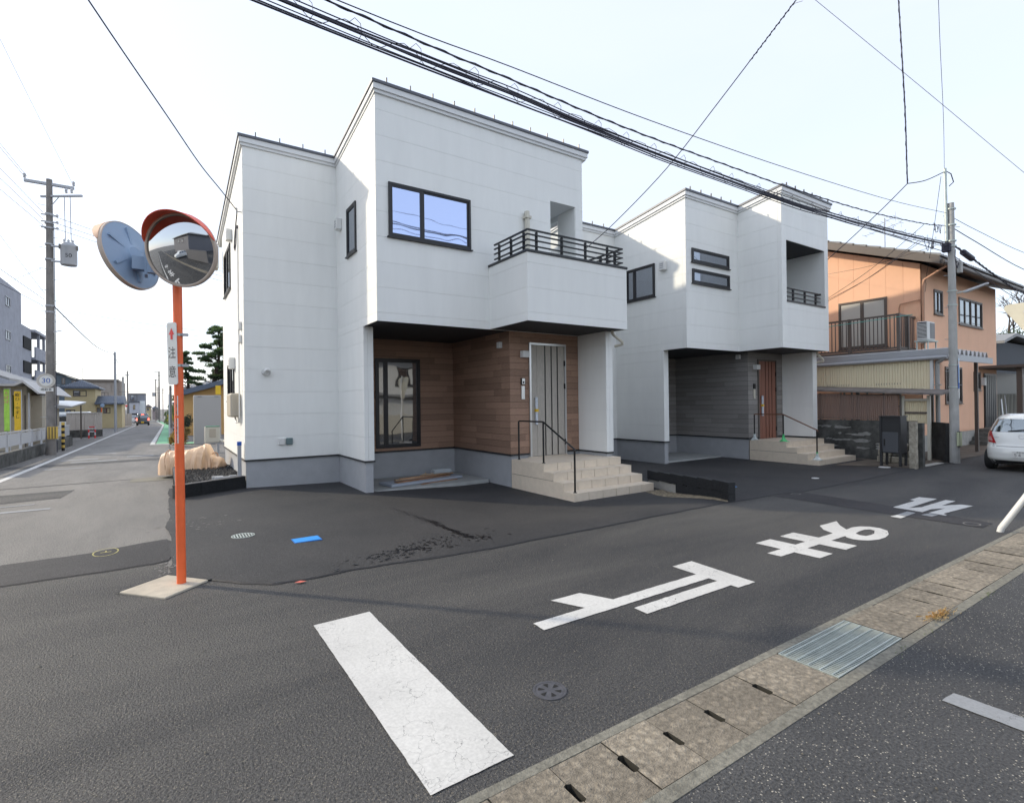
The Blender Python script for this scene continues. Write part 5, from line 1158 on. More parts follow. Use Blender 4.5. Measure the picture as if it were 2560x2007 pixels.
tag(MB().tube([(br0-.05,6.0,4.0),(br0-.05,8.9,3.93)], .010, 6).build('laundry_pole', mat('teal_pole',(.10,.42,.36),.4)), 'thin teal laundry pole along the orange house balcony rail', 'pole')
# antenna
an = thing('antenna', 'thin rooftop television antenna on the orange house', 'antenna', (19.5,7.35,6.3))
MB().tube([(19.5,7.35,6.3),(19.5,7.35,7.49)], .014, 6).build('mast', M['steel'], an)
for (z,a,b,ly) in ((7.35,7.05,7.62,.14),(7.12,6.90,7.93,.10)):
    B = MB(); B.tube([(19.5,a,z+.10),(19.5,b,z-.06)], .008, 6)
    for k in range(6): y = a+(b-a)*k/5; zz = z+.10-.16*k/5; B.tube([(19.5-.2,y,zz),(19.5+.2,y,zz)], .005, 4)
    B.tube([(19.5,a,z-.06),(19.5,a,z+.26)], .006, 4); B.build('boom', M['steel'], an)
# carport with folded plate roof
CP = thing('carport', 'lean to carport with grey folded steel roof and yellow corrugated screen', 'carport', (17.05,5.4,0))
pf = []; n = 10; w = (20.4-17.0)/n
B = MB(); prof_ = []
for k in range(n): x = 17.0+k*w; prof_ += [(x,2.80),(x+w*.22,2.95),(x+w*.5,2.95),(x+w*.72,2.80)]
prof_.append((20.4,2.80)); loop = prof_+[(x,z-.012) for x,z in prof_[::-1]]
B.prism(loop, 'y', 5.05, 8.9); B.build('roof_deck', mat('deck_white',(.62,.62,.62),.5), CP)
fb = MB(); fb.box(16.98,5.0,2.78,17.02,8.95,2.93); fb.box(16.94,5.0,2.69,16.99,8.95,2.775); fb.build('fascia', M['steel'], CP, bevel=.004); MB().box(17.03,4.99,2.62,20.5,5.03,2.79).build('fascia', M['steel'], CP)
MB().tube([(16.95,5.02,2.70),(16.95,8.95,2.68)], .05, 10).build('gutter', M['steel'], CP, smooth=True)
MB().tube([(16.97,5.10,2.68),(16.99,5.16,2.62),(17.08,5.27,2.58),(17.1,5.28,2.4),(17.1,5.28,.9)], .05, 12).build('downpipe', mat('grey_pipe',(.33,.33,.32),.5), CP, smooth=True)
MB().tube([(17.06,5.18,1.98),(17.06,5.4,1.98)], .012, 6).build('pipe_band', M['silver'], CP)
for (x,y) in ((17.13,5.42),(17.1,7.2),(17.1,8.9),(20.2,5.3)): MB().box(x-.04,y-.04,0,x+.04,y+.04,2.8).build('post', M['brownmetal'], CP)
def corr(name, mp, u0, u1, z0, z1, mt, parent, pit=.064, amp=.009, zb=None):
    B = MB(mp); n = int((u1-u0)/pit*4)
    for i in range(n+1):
        u = u0+(u1-u0)*i/n; w = amp*math.cos(i*math.pi/2); t = i/n; zl = z0 if zb is None else z0+(zb-z0)*t; B.v += [mp(u,w,zl), mp(u,w,z1)]
    for i in range(n): B.f.append((i*2,i*2+2,i*2+3,i*2+1))
    return B.build(name, mt, parent)
for k in range(5):
    a = 5.42+k*.66; corr('corrugated_sheet', FG(17.05+.004*(k%2)), a, min(8.9,a+.67), 1.80+.055*(a-5.42), 2.67, M['yellowpvc'], CP)
MB().box(17.02,5.36,1.80,17.08,5.42,2.68).build('edge_strip', M['whitepl'], CP)
for k in range(14): MB().box(17.065,5.6+k*.24,1.86+.013*k,17.072,5.62+k*.24,2.45).build('batten', M['whitepl'], CP)
MB().box(17.06,5.45,2.02,17.09,8.9,2.07).build('cross_rail', M['brownmetal'], CP)
# bicycle shed: lean-to roof, brown screen on the old block wall
SH = thing('lean_to_shed', 'low lean to shed with brown corrugated screen on the weathered wall', 'shed', (16.45,5.4,0))
B = MB(); B.add([(16.30,4.95,1.70),(17.06,4.95,1.80),(17.06,8.9,2.03),(16.30,8.9,1.93),(16.30,4.95,1.745),(17.06,4.95,1.845),(17.06,8.9,2.075),(16.30,8.9,1.975)], [(0,3,2,1),(4,5,6,7),(0,1,5,4),(1,2,6,5),(2,3,7,6),(3,0,4,7)]); B.build('roof', mat('old_roof_sheet',(.20,.175,.16),.8,var=.25,scale=6), SH)
corr('corrugated_sheet', FG(16.50), 5.95, 7.4, 1.04, 1.75, M['brownpvc'], SH, .05, .008); corr('corrugated_sheet', FG(16.504), 7.38, 8.9, 1.04, 1.80, M['brownpvc'], SH, .05, .008)
for y in (5.93,6.32,6.72,7.12,7.32,7.42,8.0,8.6): MB().box(16.52,y-.02,1.0,16.56,y+.02,1.82).build('upright', M['brownmetal'], SH)
for z in (1.10,1.42,1.74): MB().box(16.515,5.92,z-.018,16.545,8.9,z+.018).build('rail', M['brownmetal'], SH)
corr('corrugated_sheet', FG(16.68), 5.36, 5.90, .95, 1.62, M['yellowpvc'], SH, .05, .008)
fr_ = MB(); fr_.box(16.57,5.28,0,16.63,5.35,1.70); fr_.box(16.57,5.86,1.0,16.63,5.92,1.70); fr_.box(16.57,5.35,1.56,16.63,5.86,1.62); fr_.build('frame', M['ivory'], SH)
MB().box(16.64,5.35,1.22,16.67,5.9,1.27).build('rail', M['brownmetal'], SH)
MW = thing('block_wall', 'weathered dark block wall with flaking plaster under the lean to', 'wall', (16.43,6,0))
rows_ = 5; hh = 1.03/rows_
for r_ in range(rows_):
    y = 5.55-(.2 if r_%2 else 0)
    while y < 9.2:
        a = max(5.55,y); b = min(9.2,y+.4)
        if b-a > .05: MB().box(16.43+random.uniform(0,.004),a+.0015,r_*hh-.1*(r_==0),16.56,b-.0015,(r_+1)*hh-.002).build('block', M['oldblock'], MW)
        y += .4
fl = MB(); rn = random.Random(5)
for k in range(34):
    y = rn.uniform(5.8,9); z = rn.choice((.28,.42,.46,.62,.66,.85))+rn.uniform(-.04,.04); w = rn.uniform(.05,.28); h_ = rn.uniform(.015,.06); n = 14
    P = [(y+w*math.cos(2*math.pi*i/n)*rn.uniform(.5,1.1), z+h_*math.sin(2*math.pi*i/n)*rn.uniform(.4,1.2)) for i in range(n)]
    fl.prism(P, 'x', 16.4235-.00002*k, 16.4285)
fl.build('plaster_flakes', M['plaster'], MW, kind='stuff')
bk = MB(); bk.prism([(16.55,4.97),(17.06,5.43),(17.14,5.36),(16.62,4.90)], 'z', -.05, .99); o = bk.build('wall_stub', mat('sooty_block',(.035,.035,.034),.9,var=.5,scale=4,bump=.3,bscale=50), bevel=.01); tag(o, 'blackened concrete wall stub beside the utility pole', 'wall')
MB().box(16.5,4.94,.43,16.51,4.97,.44).build('joint', M['dark'], o)
# parcel box, stone posts
bx = thing('parcel_box', 'black and grey parcel delivery box standing on two legs', 'parcel box', (14.65,5.4,0))
for y in (5.19,5.585): MB().box(14.48,y,-.08,14.53,y+.05,1.2).build('leg', M['mailb'], bx)
for y in (5.19,5.585): MB().box(14.80,y,-.08,14.84,y+.05,.33).build('leg', M['mailb'], bx)
MB().box(14.50,5.20,.32,14.86,5.62,1.2).build('body', M['mailb'], bx, bevel=.006)
MB().box(14.485,5.245,.34,14.499,5.58,.83).build('door', M['mailg'], bx, bevel=.004); MB().box(14.49,5.245,.86,14.499,5.58,1.02).build('flap', M['flash'], bx); MB().box(14.472,5.52,.50,14.485,5.545,.66).build('handle', M['black'], bx); MB().box(14.46,5.185,1.19,14.87,5.64,1.215).build('top', M['mailb'], bx)
stn = mat('old_stone',(.34,.31,.25),.9,var=.35,scale=9,bump=.6,bscale=40)
for (x,y,s_,h_,lab,mt_) in ((14.45,4.93,.065,1.09,'rough pale stone gate post right of the black parcel box',stn),(14.72,4.88,.06,1.05,'dark square gate post just behind the pale stone post',M['oldblock'])):
    B = MB(); n = 10
    for i in range(n+1):
        z = -.05+(h_+.05)*i/n
        for (dx,dy) in ((-1,-1),(1,-1),(1,1),(-1,1)): B.v.append((x+dx*s_*(1+.12*noise.noise(Vector((dx,dy,i*1.3)))), y+dy*s_*(1+.12*noise.noise(Vector((dy,dx,i*1.1+5)))), z))
    for i in range(n):
        for q in range(4): B.f.append((i*4+q,i*4+(q+1)%4,(i+1)*4+(q+1)%4,(i+1)*4+q))
    B.f += [(3,2,1,0),(n*4,n*4+1,n*4+2,n*4+3)]; tag(B.build('gate_post', mt_), lab, 'gate post')
lw = thing('low_wall', 'low broken block wall with pale stones behind the parcel box', 'wall', (15.2,5.6,0))
for k in range(9):
    y = 5.05+.0+(k%3)*.33; x = 15.25+.02*k; MB().box(x,y+.01,.17*(k//3),x+.14,y+.31,.17*(k//3)+.16).build('stone', stn if k != 4 else M['oldblock'], lw, bevel=.02)
MB().box(14.95,4.86,-.02,16.1,5.02,.02).build('kerb_stone', M['concrete'], lw)
# entrance canopy, steps, trellis of the orange house
MB().box(23.9,5.0,2.64,31,oy-.02,2.73).build('entrance_canopy', M['brownmetal'], OH); MB().box(24.25,5.15,0,24.4,5.3,2.64).build('canopy_post', M['brownmetal'], OH)
stp = [(22.95,.14),(23.2,.28),(23.45,.41),(23.75,.53)]
so_ = MB()
for i,(x,z) in enumerate(stp): so_.box(x,5.55,-.02,26.5,oy+.01-.012*i,z)
so_.build('entrance_steps', mat('dark_steps',(.13,.13,.12),.85,var=.3,scale=8), OH)
tr = thing('bamboo_fence', 'grey bamboo slat fence beside the orange house door', 'fence', (26.5,6.4,0))
for k in range(26): MB().box(26.0+.19*k,6.4,.4,26.12+.19*k,6.43,1.75).build('slat', mat('bamboo%d'%k,(.20+.03*(k%3),.19+.03*(k%3),.165+.02*(k%3)),.8) if k < 3 else bpy.data.materials['bamboo%d'%(k%3)], tr)
MB().box(25.95,6.44,1.0,31,6.47,1.08).build('cross_rail', M['brownmetal'], tr); MB().box(25.95,6.5,.4,31,6.53,2.6).build('net_screen', M['flash'], tr)
sh_ = thing('garden_tools', 'pale shovel and broom leaning in the orange house entrance', 'garden tools', (25.6,5.95,.5))
MB().tube([(25.6,5.95,.55),(25.75,6.05,1.55)], .02, 6).build('shaft', M['silver'], sh_); MB().box(25.45,5.92,.5,25.75,5.95,.95).build('blade', M['insul'], sh_, bevel=.02); MB().tube([(26.1,5.95,.55),(26.35,6.1,1.7)], .018, 6).build('broom_shaft', M['insul'], sh_)
db = thing('dark_shed', 'dark navy walled outbuilding with grey roof behind the orange house entrance', 'shed', (33.4,8,0))
MB().box(33.4,8,0,42,14,4.35).build('wall', mat('navy_wall',(.045,.052,.065),.7), db)
B = MB(); B.prism([(33.0,4.30),(35.0,4.78),(42.5,4.40),(42.5,4.28),(35.0,4.62),(33.0,4.18)], 'y', 7.6, 14.4); B.build('roof', M['tilegrey'], db)
# stop sign seen from behind, on a bent white post
sg_ = thing('stop_sign', 'bent white post carrying a triangular sign seen from behind', 'road sign', (8.46,2.02,0))
MB().tube([(8.46,2.02,-.02),(8.462,2.005,.05),(8.475,1.95,.15),(8.52,1.80,.44),(8.60,1.52,1.0),(8.68,1.40,1.6),(8.70,1.38,2.3),(8.70,1.38,2.85)], .034, 14).build('post', mat('white_post',(.70,.70,.68),.4), sg_, smooth=True)
P = []
for (cy,cz,a0) in ((1.965,2.735,30),(.95,2.735,150-240),(1.46,1.90,0)): pass
tri = [(2.02,2.735),(2.005,2.775),(1.965,2.79),(.97,2.79),(.93,2.775),(.915,2.735),(1.42,1.93),(1.47,1.90),(1.52,1.93)]
MB().prism(tri, 'x', 8.745, 8.75).build('plate', mat('sign_back',(.62,.58,.46),.4,.2,var=.06,scale=5), sg_)
for z in (2.68,2.40): MB().box(8.735,1.15,z-.008,8.744,1.84 if z > 2.6 else 1.70,z+.008).build('stiffener', M['silver'], sg_)
# outdoor unit on the carport roof
oa = thing('outdoor_unit', 'white air conditioner outdoor unit on a rack above the carport roof', 'air conditioner', (18.4,5.9,3))
MB().box(17.85,5.72,3.27,18.40,5.98,3.80).build('casing', M['whitepl'], oa, bevel=.02)
MB().box(17.845,5.74,3.33,17.849,5.96,3.78).build('side_grille', M['ink'], oa)
for k in range(11): MB().box(17.838,5.74,3.345+.038*k,17.8445,5.96,3.361+.038*k).build('grille_slat', M['whitepl'], oa)
MB().box(18.02,5.712,3.32,18.36,5.719,3.76).build('fan_grille', mat('grille_grey',(.22,.22,.22),.6), oa, bevel=.002)
for x in (17.86,18.44):
    for y in (5.72,5.98): MB().box(x-.015,y-.015,2.95,x+.015,y+.015,3.26).build('rack_leg', M['galv'], oa)
MB().box(17.8,5.68,3.235,18.5,6.02,3.265).build('rack', M['galv'], oa)
# ---------------------------------------------------------------- side street, left
lpx, lpy = -3.83, 27.5; lz = gz(lpy)
LP = thing('utility_pole', 'dark concrete utility pole with transformer and speed limit sign on the left', 'utility pole', (lpx,lpy,lz))
MB().tube([(lpx,lpy,lz-.1),(lpx+.03,lpy,10.8)], .168, 20, .098).build('shaft', M['polec'], LP, smooth=True)
MB().box(lpx-.72,lpy-.06,10.56,lpx+.80,lpy+.06,10.66).build('crossarm', M['steel'], LP)
B = MB(); d_ = Vector((.833,-.553,0)); p_ = Vector((lpx,lpy,10.12)); B.tube([tuple(p_-d_*.3),tuple(p_+d_*1.35)], .05, 4); B.tube([tuple(p_+d_*.45),tuple(p_+Vector((0,0,-.5)))], .018, 6); B.build('crossarm', M['steel'], LP)
for (x,z,y) in ((lpx-.70,10.7,lpy),(lpx+.78,10.7,lpy),(lpx+.60,10.22,lpy-.45),(lpx+.78,10.22,lpy-.55)):
    MB().lathe([(.03,0),(.055,.03),(.03,.06),(.055,.09),(.03,.12),(.055,.15),(.02,.19)], Matrix.Translation((x,y,z)), 12).build('insulator', M['insul'], LP)
for z in (9.4,9.05,8.85,5.75,5.5,8.2,7.6): MB().lathe([(.125,-.03),(.145,-.03),(.145,.03),(.125,.03)], Matrix.Translation((lpx+.01,lpy,z)), 16, False).build('band', M['steel'], LP)
for z in (9.35,9.08,8.84):
    MB().tube([(lpx-.22,lpy-.1,z),(lpx+.28,lpy-.1,z)], .025, 6).build('rack', M['steel'], LP); MB().lathe([(.03,-.05),(.05,0),(.03,.05)], Matrix.Translation((lpx+.28,lpy-.14,z)), 10).build('insulator', M['insul'], LP)
for i in range(22): z = .9+i*.42; s_ = -1 if i%2 else 1; MB().tube([(lpx+.08*s_,lpy-.08,z),(lpx+.30*s_,lpy-.12,z)], .010, 5).build('step_bolt', M['steel'], LP)
tx, ty = lpx+.62, lpy-.1
T_ = MB().lathe([(.26,0),(.27,.05),(.27,.72),(.28,.74),(.27,.80),(.18,.90),(.08,.93)], Matrix.Translation((tx,ty,7.42)), 24).build('transformer', M['steel'], LP, smooth=True)
for k in range(3): MB().lathe([(.03,0),(.05,.04),(.03,.08),(.05,.12),(.02,.18)], Matrix.Translation((tx-.13+.13*k,ty-.05,8.28)), 10).build('bushing', M['insul'], T_)
MB().box(tx-.30,ty-.14,8.05,tx+.30,ty+.02,8.22).build('cutout', M['polec'], T_); text_part('50', .22, M['ink'], T_, (tx+.02,ty-.272,7.76), (1,0,0), (0,0,1))
for z in (7.5,8.1): MB().box(lpx+.08,lpy-.14,z,tx-.2,lpy-.06,z+.06).build('bracket', M['steel'], LP)
MB().tube([(tx-.1,ty,8.4),(tx-.12,ty,10.2)], .012, 5).build('riser', M['cable'], LP); MB().tube([(tx+.08,ty,8.4),(tx+.06,ty,10.2)], .012, 5).build('riser', M['cable'], LP)
MB().tube([(lpx+.2,lpy-.1,-.1),(lpx+.17,lpy-.1,9.0)], .014, 5).build('riser', M['cable'], LP)
B = MB(); B.add([(lpx+.12,lpy-.1,4.68),(lpx+.16,lpy-.22,4.66),(lpx+.42,lpy-.2,4.76),(lpx+.42,lpy-.1,4.78),(lpx+.12,lpy-.1,4.73),(lpx+.16,lpy-.22,4.71),(lpx+.42,lpy-.2,4.79),(lpx+.42,lpy-.1,4.81)], [(0,1,2,3),(4,7,6,5),(0,4,5,1),(1,5,6,2),(2,6,7,3),(3,7,4,0)]); B.build('street_lamp', M['insul'], LP)
Msn = disc((lpx-.10,lpy-.22,2.75),(.05,-1,0)); wth = mat('weathered_sign',(.52,.49,.44),.6,var=.1,scale=6)
sn = MB().lathe([(.0001,.0),(.285,.0),(.285,-.012),(.0001,-.012)], Msn, 40, False).build('speed_sign', wth, LP)
MB().lathe([(.0001,.003),(.20,.003)], Msn, 40, False).build('sign_face', M['signw'], sn); text_part('30', .27, M['blueink'], sn, (lpx-.10,lpy-.226,2.75), (1,.05,0), (0,0,1))
MB().box(lpx-.30,lpy-.21,2.33,lpx+.12,lpy-.195,2.47).build('sub_plate', M['signw'], LP); text_part('高齢者', .11, M['ink'], LP, (lpx-.09,lpy-.212,2.40), (1,0,0), (0,0,1))
yp = MB().box(lpx+.02-.10,lpy-.20,.45,lpx+.02+.22,lpy-.165,.93).build('guard_plate', M['yellow'], LP)
for k in range(3): MB().box(lpx-.04+.09*k,lpy-.206,.46,lpx-.005+.09*k,lpy-.201,.92).build('stripe', mat('plate_stripe%d'%k,(.14,.11,.05),.6), yp)
# striped guard pole
gpz = gz(30.46); gp_ = thing('guard_pole', 'yellow and black striped bollard beside the left utility pole', 'bollard', (-3.83,30.46,gpz))
for k in range(10): MB().lathe([(.06,0),(.06,.127)], Matrix.Translation((-3.83,30.46,gpz+.127*k)) @ Matrix.Shear('XY',4,(0,0)), 14).build('stripe_band', M['yellow'] if k%2 else M['black'], gp_)
# concrete wall and white panel fence
wlw = thing('roadside_wall', 'dark low concrete retaining wall along the left pavement', 'wall', (-4.15,19,gz(19)))
for y in [19+1.9*k for k in range(9)]:
    B = MB(); y1 = y+1.88; B.add([(-4.15,y,gz(y)-.1),(-4.15,y1,gz(y1)-.1),(-4.35,y1,gz(y1)-.1),(-4.35,y,gz(y)-.1),(-4.15,y,.30-.008*(y-19)),(-4.15,y1,.30-.008*(y1-19)),(-4.35,y1,.30-.008*(y1-19)),(-4.35,y,.30-.008*(y-19))], [(0,3,2,1),(4,5,6,7),(0,1,5,4),(1,2,6,5),(2,3,7,6),(3,0,4,7)]); B.build('wall_section', M['oldblock'] if y > 20 else M['concrete'], wlw)
fn = thing('panel_fence', 'white metal panel fence on the low wall by the left street', 'fence', (-4.22,19,.4))
fpm = mat('fence_panel',(.52,.53,.55),.5,.1)
for k in range(9):
    y = 19.1+1.85*k; z = .93-.011*(y-19); MB().box(-4.245,y+.03,z-.46,-4.235,y+1.82,z-.06).build('fence_panel', fpm, fn); MB().box(-4.27,y-.03,.1,-4.21,y+.03,z+.03).build('post', M['insul'], fn); MB().box(-4.26,y+.03,z-.03,-4.22,y+1.82,z+.02).build('rail', M['insul'], fn)
for k in range(7): y = 34.2+.22*k; MB().box(-4.25,y,.25,-4.22,y+.09,.72).build('picket', M['insul'], fn)
# shop with two banners
sz = gz(33); shp = thing('shop', 'beige siding shop with a small gabled porch behind the white fence', 'shop', (-6,33,sz)); bs_ = mat('beige_siding',(.42,.37,.29),.7,var=.05,scale=3)
MB().box(-14,33.02,sz-.2,-5.45,42,2.75).build('wall', bs_, shp)
for k in range(10): MB().box(-14,33.0,sz+.3*k,-5.44,33.02,sz+.3*k+.29).build('siding_panel', bs_, shp)
MB().box(-5.45,34,sz-.2,-5.05,38,2.3).build('wall', bs_, shp)
B = MB(); B.prism([(-14.5,2.8),(-5.75,2.8),(-5.45,2.97),(-4.85,2.37),(-4.92,2.33),(-5.45,2.86),(-5.72,2.7),(-14.5,2.68)], 'y', 32.2, 42); B.build('roof', mat('pale_eaves',(.50,.48,.46),.6), shp)
B = MB(); B.prism([(-14.5,6.6),(-5.85,3.05),(-5.85,2.95),(-14.5,6.4)], 'y', 32.0, 42.5); B.build('roof', M['tilegrey'], shp)
MB(FF(33)).box(-5.93,-.01,1.3,-5.72,.02,2.3).build('window', M['glassdark'], shp); MB().box(-5.40,33.0,sz,-5.34,33.06,2.4).build('porch_post', M['insul'], shp)
for k in range(4): MB().box(-5.52+.0,32.98,sz,-5.47,33.0,2.3).build('door_frame', M['brownmetal'], shp) if k == 0 else None
def banner(x0, x1, z0, z1, mt, lab, chars, ink):
    t = thing('banner', lab, 'banner', (x1,32.4,sz)); MB().tube([(x1+.02,32.4,sz),(x1+.02,32.4,z1+.06)], .015, 6).build('mast', M['insul'], t); MB().tube([(x0-.02,32.4,z1+.03),(x1+.03,32.4,z1+.03)], .010, 6).build('crossbar', M['insul'], t)
    B = MB(); n = 16
    for i in range(n+1):
        z = z0+(z1-z0)*i/n; w = .02*math.sin(i*.8); B.v += [(x0,32.4+w,z),((x0+x1)/2,32.4-w,z),(x1,32.4,z)]
    for i in range(n): a = i*3; B.f += [(a,a+1,a+4,a+3),(a+1,a+2,a+5,a+4)]
    c = B.build('cloth', mt, t)
    for i, ch in enumerate(chars): text_part(ch, .17, ink, c, ((x0+x1)/2,32.37,z1-.18-.2*i), (1,0,0), (0,0,1), nudge=.004)
banner(-6.11,-5.92,.66,2.56,M['lime'],'lime green shop banner on the left of the pair','んばぽ',mat('pink_ink',(.7,.2,.25),.6))
banner(-5.77,-5.54,.67,2.47,M['yellow2'],'golden yellow shop banner with dark lettering','軟ひ・やすし',M['ink'])
# apartment block
apm = mat('apartment_grey',(.36,.37,.42),.8,var=.06,scale=.8,dirt=.2); AP = thing('apartment_block', 'tall grey concrete apartment block with stepped balconies on the left', 'building', (-13,60,-1))
MB().box(-26,56,-1.2,-13,76.6,14.2).build('wall', apm, AP); MB().box(-26,76.6,-1.2,-13.0,81.5,10.9).build('wall', apm, AP); MB().box(-26,81.5,-1.2,-14.3,90,10.6).build('wall', mat('apartment_inner',(.22,.22,.23),.8), AP)
for z in (11.85,8.5,5.1,1.8):
    for y in (69.7,61.5): window(AP, FG(-13), y, y+1.9, z, z+.95, M['glassdark'], mull=(y+.95,), fw=.08, sill=False, mt=M['steel'])
for i, z in enumerate((10.6,7.4,4.7,2.0)):
    MB().box(-14.4,81.5,z,-12.6,90,z+.3).build('balcony_slab', apm, AP); 
    if i: MB().box(-12.75,81.5,z+.3,-12.6,90,z+1.5).build('balcony_front', apm, AP)
for z in (8.4,5.7,3.0): MB(FG(-13)).box(77.2,-.1,z,81,.01,z+1.3).build('opening', M['dark'], AP)
for y in (84.3,87.6): MB().box(-12.95,y,2.0,-12.7,y+.3,10.6).build('column', apm, AP)
# curved carport, corrugated fence, barrier
cpo_ = thing('curved_carport', 'carport with curved white roof behind the left utility pole', 'carport', (-5.5,42,gz(42))); B = MB(); n = 14
for i in range(n+1):
    t = i/n; x = -6.6+1.95*t; z = 1.98+.10*math.sin(math.pi*(.25+.75*t)); B.v += [(x,40,z-.20),(x,47,z+.12),(x,40,z-.25),(x,47,z+.07)]
for i in range(n): a = i*4; B.f += [(a,a+4,a+5,a+1),(a+2,a+3,a+7,a+6),(a,a+2,a+6,a+4),(a+1,a+5,a+7,a+3)]
B.f += [(0,1,3,2),(n*4,n*4+2,n*4+3,n*4+1)]; B.build('roof', M['insul'], cpo_)
for k in range(8): MB().box(-6.6,40+k,1.66+.04*k,-4.7,40.06+k,1.78+.04*k).build('rafter', M['insul'], cpo_)
for (x,y) in ((-6.45,40.2),(-6.45,46.8)): MB().box(x-.05,y-.05,gz(42)-.1,x+.05,y+.05,2.0).build('post', M['brownmetal'], cpo_)
MB().box(-4.95,46.6,gz(42)-.1,-4.87,46.7,1.85).build('post', M['brownmetal'], cpo_)
cf = thing('corrugated_fence', 'cream corrugated metal fence on a dark block base by the left street', 'fence', (-5,50,gz(50))); cfm = mat('cream_metal',(.52,.47,.42),.55,var=.05,scale=4)
for k in range(4): corr('fence_sheet', FF(50+.01*(k%2)), -6.1+.52*k, -5.58+.52*k, .04, 1.29, cfm, cf, .11, .018)
MB().box(-6.12,49.95,1.27,-4.0,50.03,1.33).build('rail', cfm, cf)
for r_ in range(3):
    for k in range(5): MB().box(-6.1+.42*k,49.96,gz(50)-.05+.19*r_,-5.69+.42*k,50.15,gz(50)-.05+.19*r_+.185).build('block', M['oldblock'], cf)
rb = thing('road_barrier', 'red and white pipe barrier on the left pavement', 'barrier', (-4.27,46.1,gz(46.1))); bz = gz(46.1)
for sx in (-.17,.17):
    for k in range(4): MB().tube([(-4.27+sx,46.1,bz+.2*k),(-4.27+sx,46.1,bz+.2*k+.2)], .045, 10).build('leg_band', M['red'] if k%2 == 0 else M['insul'], rb)
for z in (.45,.78): MB().tube([(-4.44,46.1,bz+z),(-4.10,46.1,bz+z)], .04, 10).build('rail', M['insul'] if z < .6 else M['red'], rb)
# slim poles along the street
def slim(x, y, h, r, mt, name, lab, top=None):
    t = thing(name, lab, 'pole', (x,y,gz(y))); MB().tube([(x,y,gz(y)-.1),(x,y,h)], r, 12, r*.75).build('shaft', mt, t, smooth=True); return t
slim(-4.09,63.7,7.1,.12,M['steel'],'steel_pole','grey steel cable pole standing beyond the red and white barrier')
sp2 = slim(-5.86,107,6.7,.20,M['polec2'],'concrete_pole','pale square concrete pole behind the white van')
sp3 = slim(-5.3,108,7.8,.13,M['polec'],'service_pole','dark pole with meter boxes beside the pale concrete pole'); MB().box(-5.6,107.8,7.0,-5.0,108,7.15).build('crossarm', M['steel'], sp3)
for k in range(3): MB().box(-7.5+.2*k,107.9,6.5+.28*k,-5.2,108,6.54+.28*k).build('crossarm', M['steel'], sp3)
slim(.18,40.3,2.5,.05,M['insul'],'white_post','thin white post beside the green lane'); slim(.47,74,4.2,.16,M['polec'],'dark_pole','dark pole at the right edge of the side street')
def far_pole(x, y, h, lab, arms=((0,.9),(-.7,.7))):
    t = slim(x,y,h,.17,M['polec'],'utility_pole',lab); 
    for (dz,w) in arms: MB().box(x-w,y-.06,h-.25+dz,x+w,y+.06,h-.13+dz).build('crossarm', M['steel'], t)
    return t
far_pole(-1.19,138,9.5,'distant utility pole with two crossarms where the green lane bends'); fp = far_pole(-2.2,169,9.2,'distant utility pole with a drum transformer',((0,.6),)); MB().lathe([(.35,0),(.35,1)], Matrix.Translation((-2.7,169,4.6)), 14).build('transformer', M['steel'], fp)
far_pole(-2.4,230,9.0,'farthest slim utility pole down the street'); far_pole(1.3,190,8.2,'far utility pole right of the crossarmed ones'); far_pole(-1.0,260,9.4,'last tiny utility pole before the street ends')
# houses along the street
def win_(parent, mp, a, b, z0, z1, n=2): return window(parent, mp, a, b, z0, z1, M['glassgrey'], mull=[a+(b-a)*k/n for k in range(1,n)], fw=.07, sill=False, mt=M['brownmetal'])
crm = mat('cream_wall',(.60,.49,.28),.8,var=.04,scale=2); z0 = gz(85)
CH_ = thing('cream_house', 'cream two storey house with blue grey hipped tile roof', 'house', (-9,85,z0)); MB().box(-10.5,85,z0-.3,-7.5,92,4.2).build('wall', crm, CH_)
def hip(name, parent, x0, x1, y0, y1, z, h, mt, rid=.5, ribs=18):
    xm = (x0+x1)/2; B = MB(); r = min((x1-x0),(y1-y0))/2*rid*2; a = (x0+min(r,(x1-x0)/2)); yA = y0+min(r,(y1-y0)/2); yB = y1-min(r,(y1-y0)/2)
    B.add([(x0,y0,z),(x1,y0,z),(x1,y1,z),(x0,y1,z),(xm,yA,z+h),(xm,yB,z+h),(x0,y0,z-.18),(x1,y0,z-.18),(x1,y1,z-.18),(x0,y1,z-.18)], [(0,1,4),(1,2,5,4),(2,3,5),(3,0,4,5),(0,6,7,1),(1,7,8,2),(2,8,9,3),(3,9,6,0),(6,9,8,7)])
    o = B.build(name, mt, parent)
    for k in range(1,ribs):
        x = x0+(x1-x0)*k/ribs; t = 1-abs(x-xm)/((x1-x0)/2); B = MB(); B.tube([(x,y0-.02,z+.02),(x,y0+(yA-y0)*t,z+h*t+.02)], .05, 5); B.build('tile_row', mt, o)
    return o
tbl = mat('blue_grey_tile',(.10,.125,.17),.5,var=.1,scale=3); hip('roof', CH_, -10.9,-7.05,84.4,92.6,4.32,.95,tbl)
win_(CH_, FF(85), -9.7,-8.36,3.14,3.92); MB().box(-7.5,85.3,z0-.3,-4.8,91,2.3).build('wall', crm, CH_)
B = MB(); B.prism([(84.5,2.25),(88,3.25),(91.5,2.25),(91.5,2.12),(84.5,2.12)], 'x', -7.55, -4.55); l_ = B.build('lower_roof', tbl, CH_)
for k in range(16): B = MB(); x = -7.5+.19*k; B.tube([(x,84.5,2.28),(x,88,3.28)], .045, 5); B.build('tile_row', tbl, l_)
win_(CH_, FF(85.3), -7.4,-6.9,.75,1.68,1); win_(CH_, FF(85.3), -6.75,-6.0,.95,1.68); win_(CH_, FF(85), -10.4,-9.5,1.1,1.5)
corr('garden_fence', FF(100), -8.5,-4.4,gz(100)-.1,.75,cfm,CH_,.3,.03)
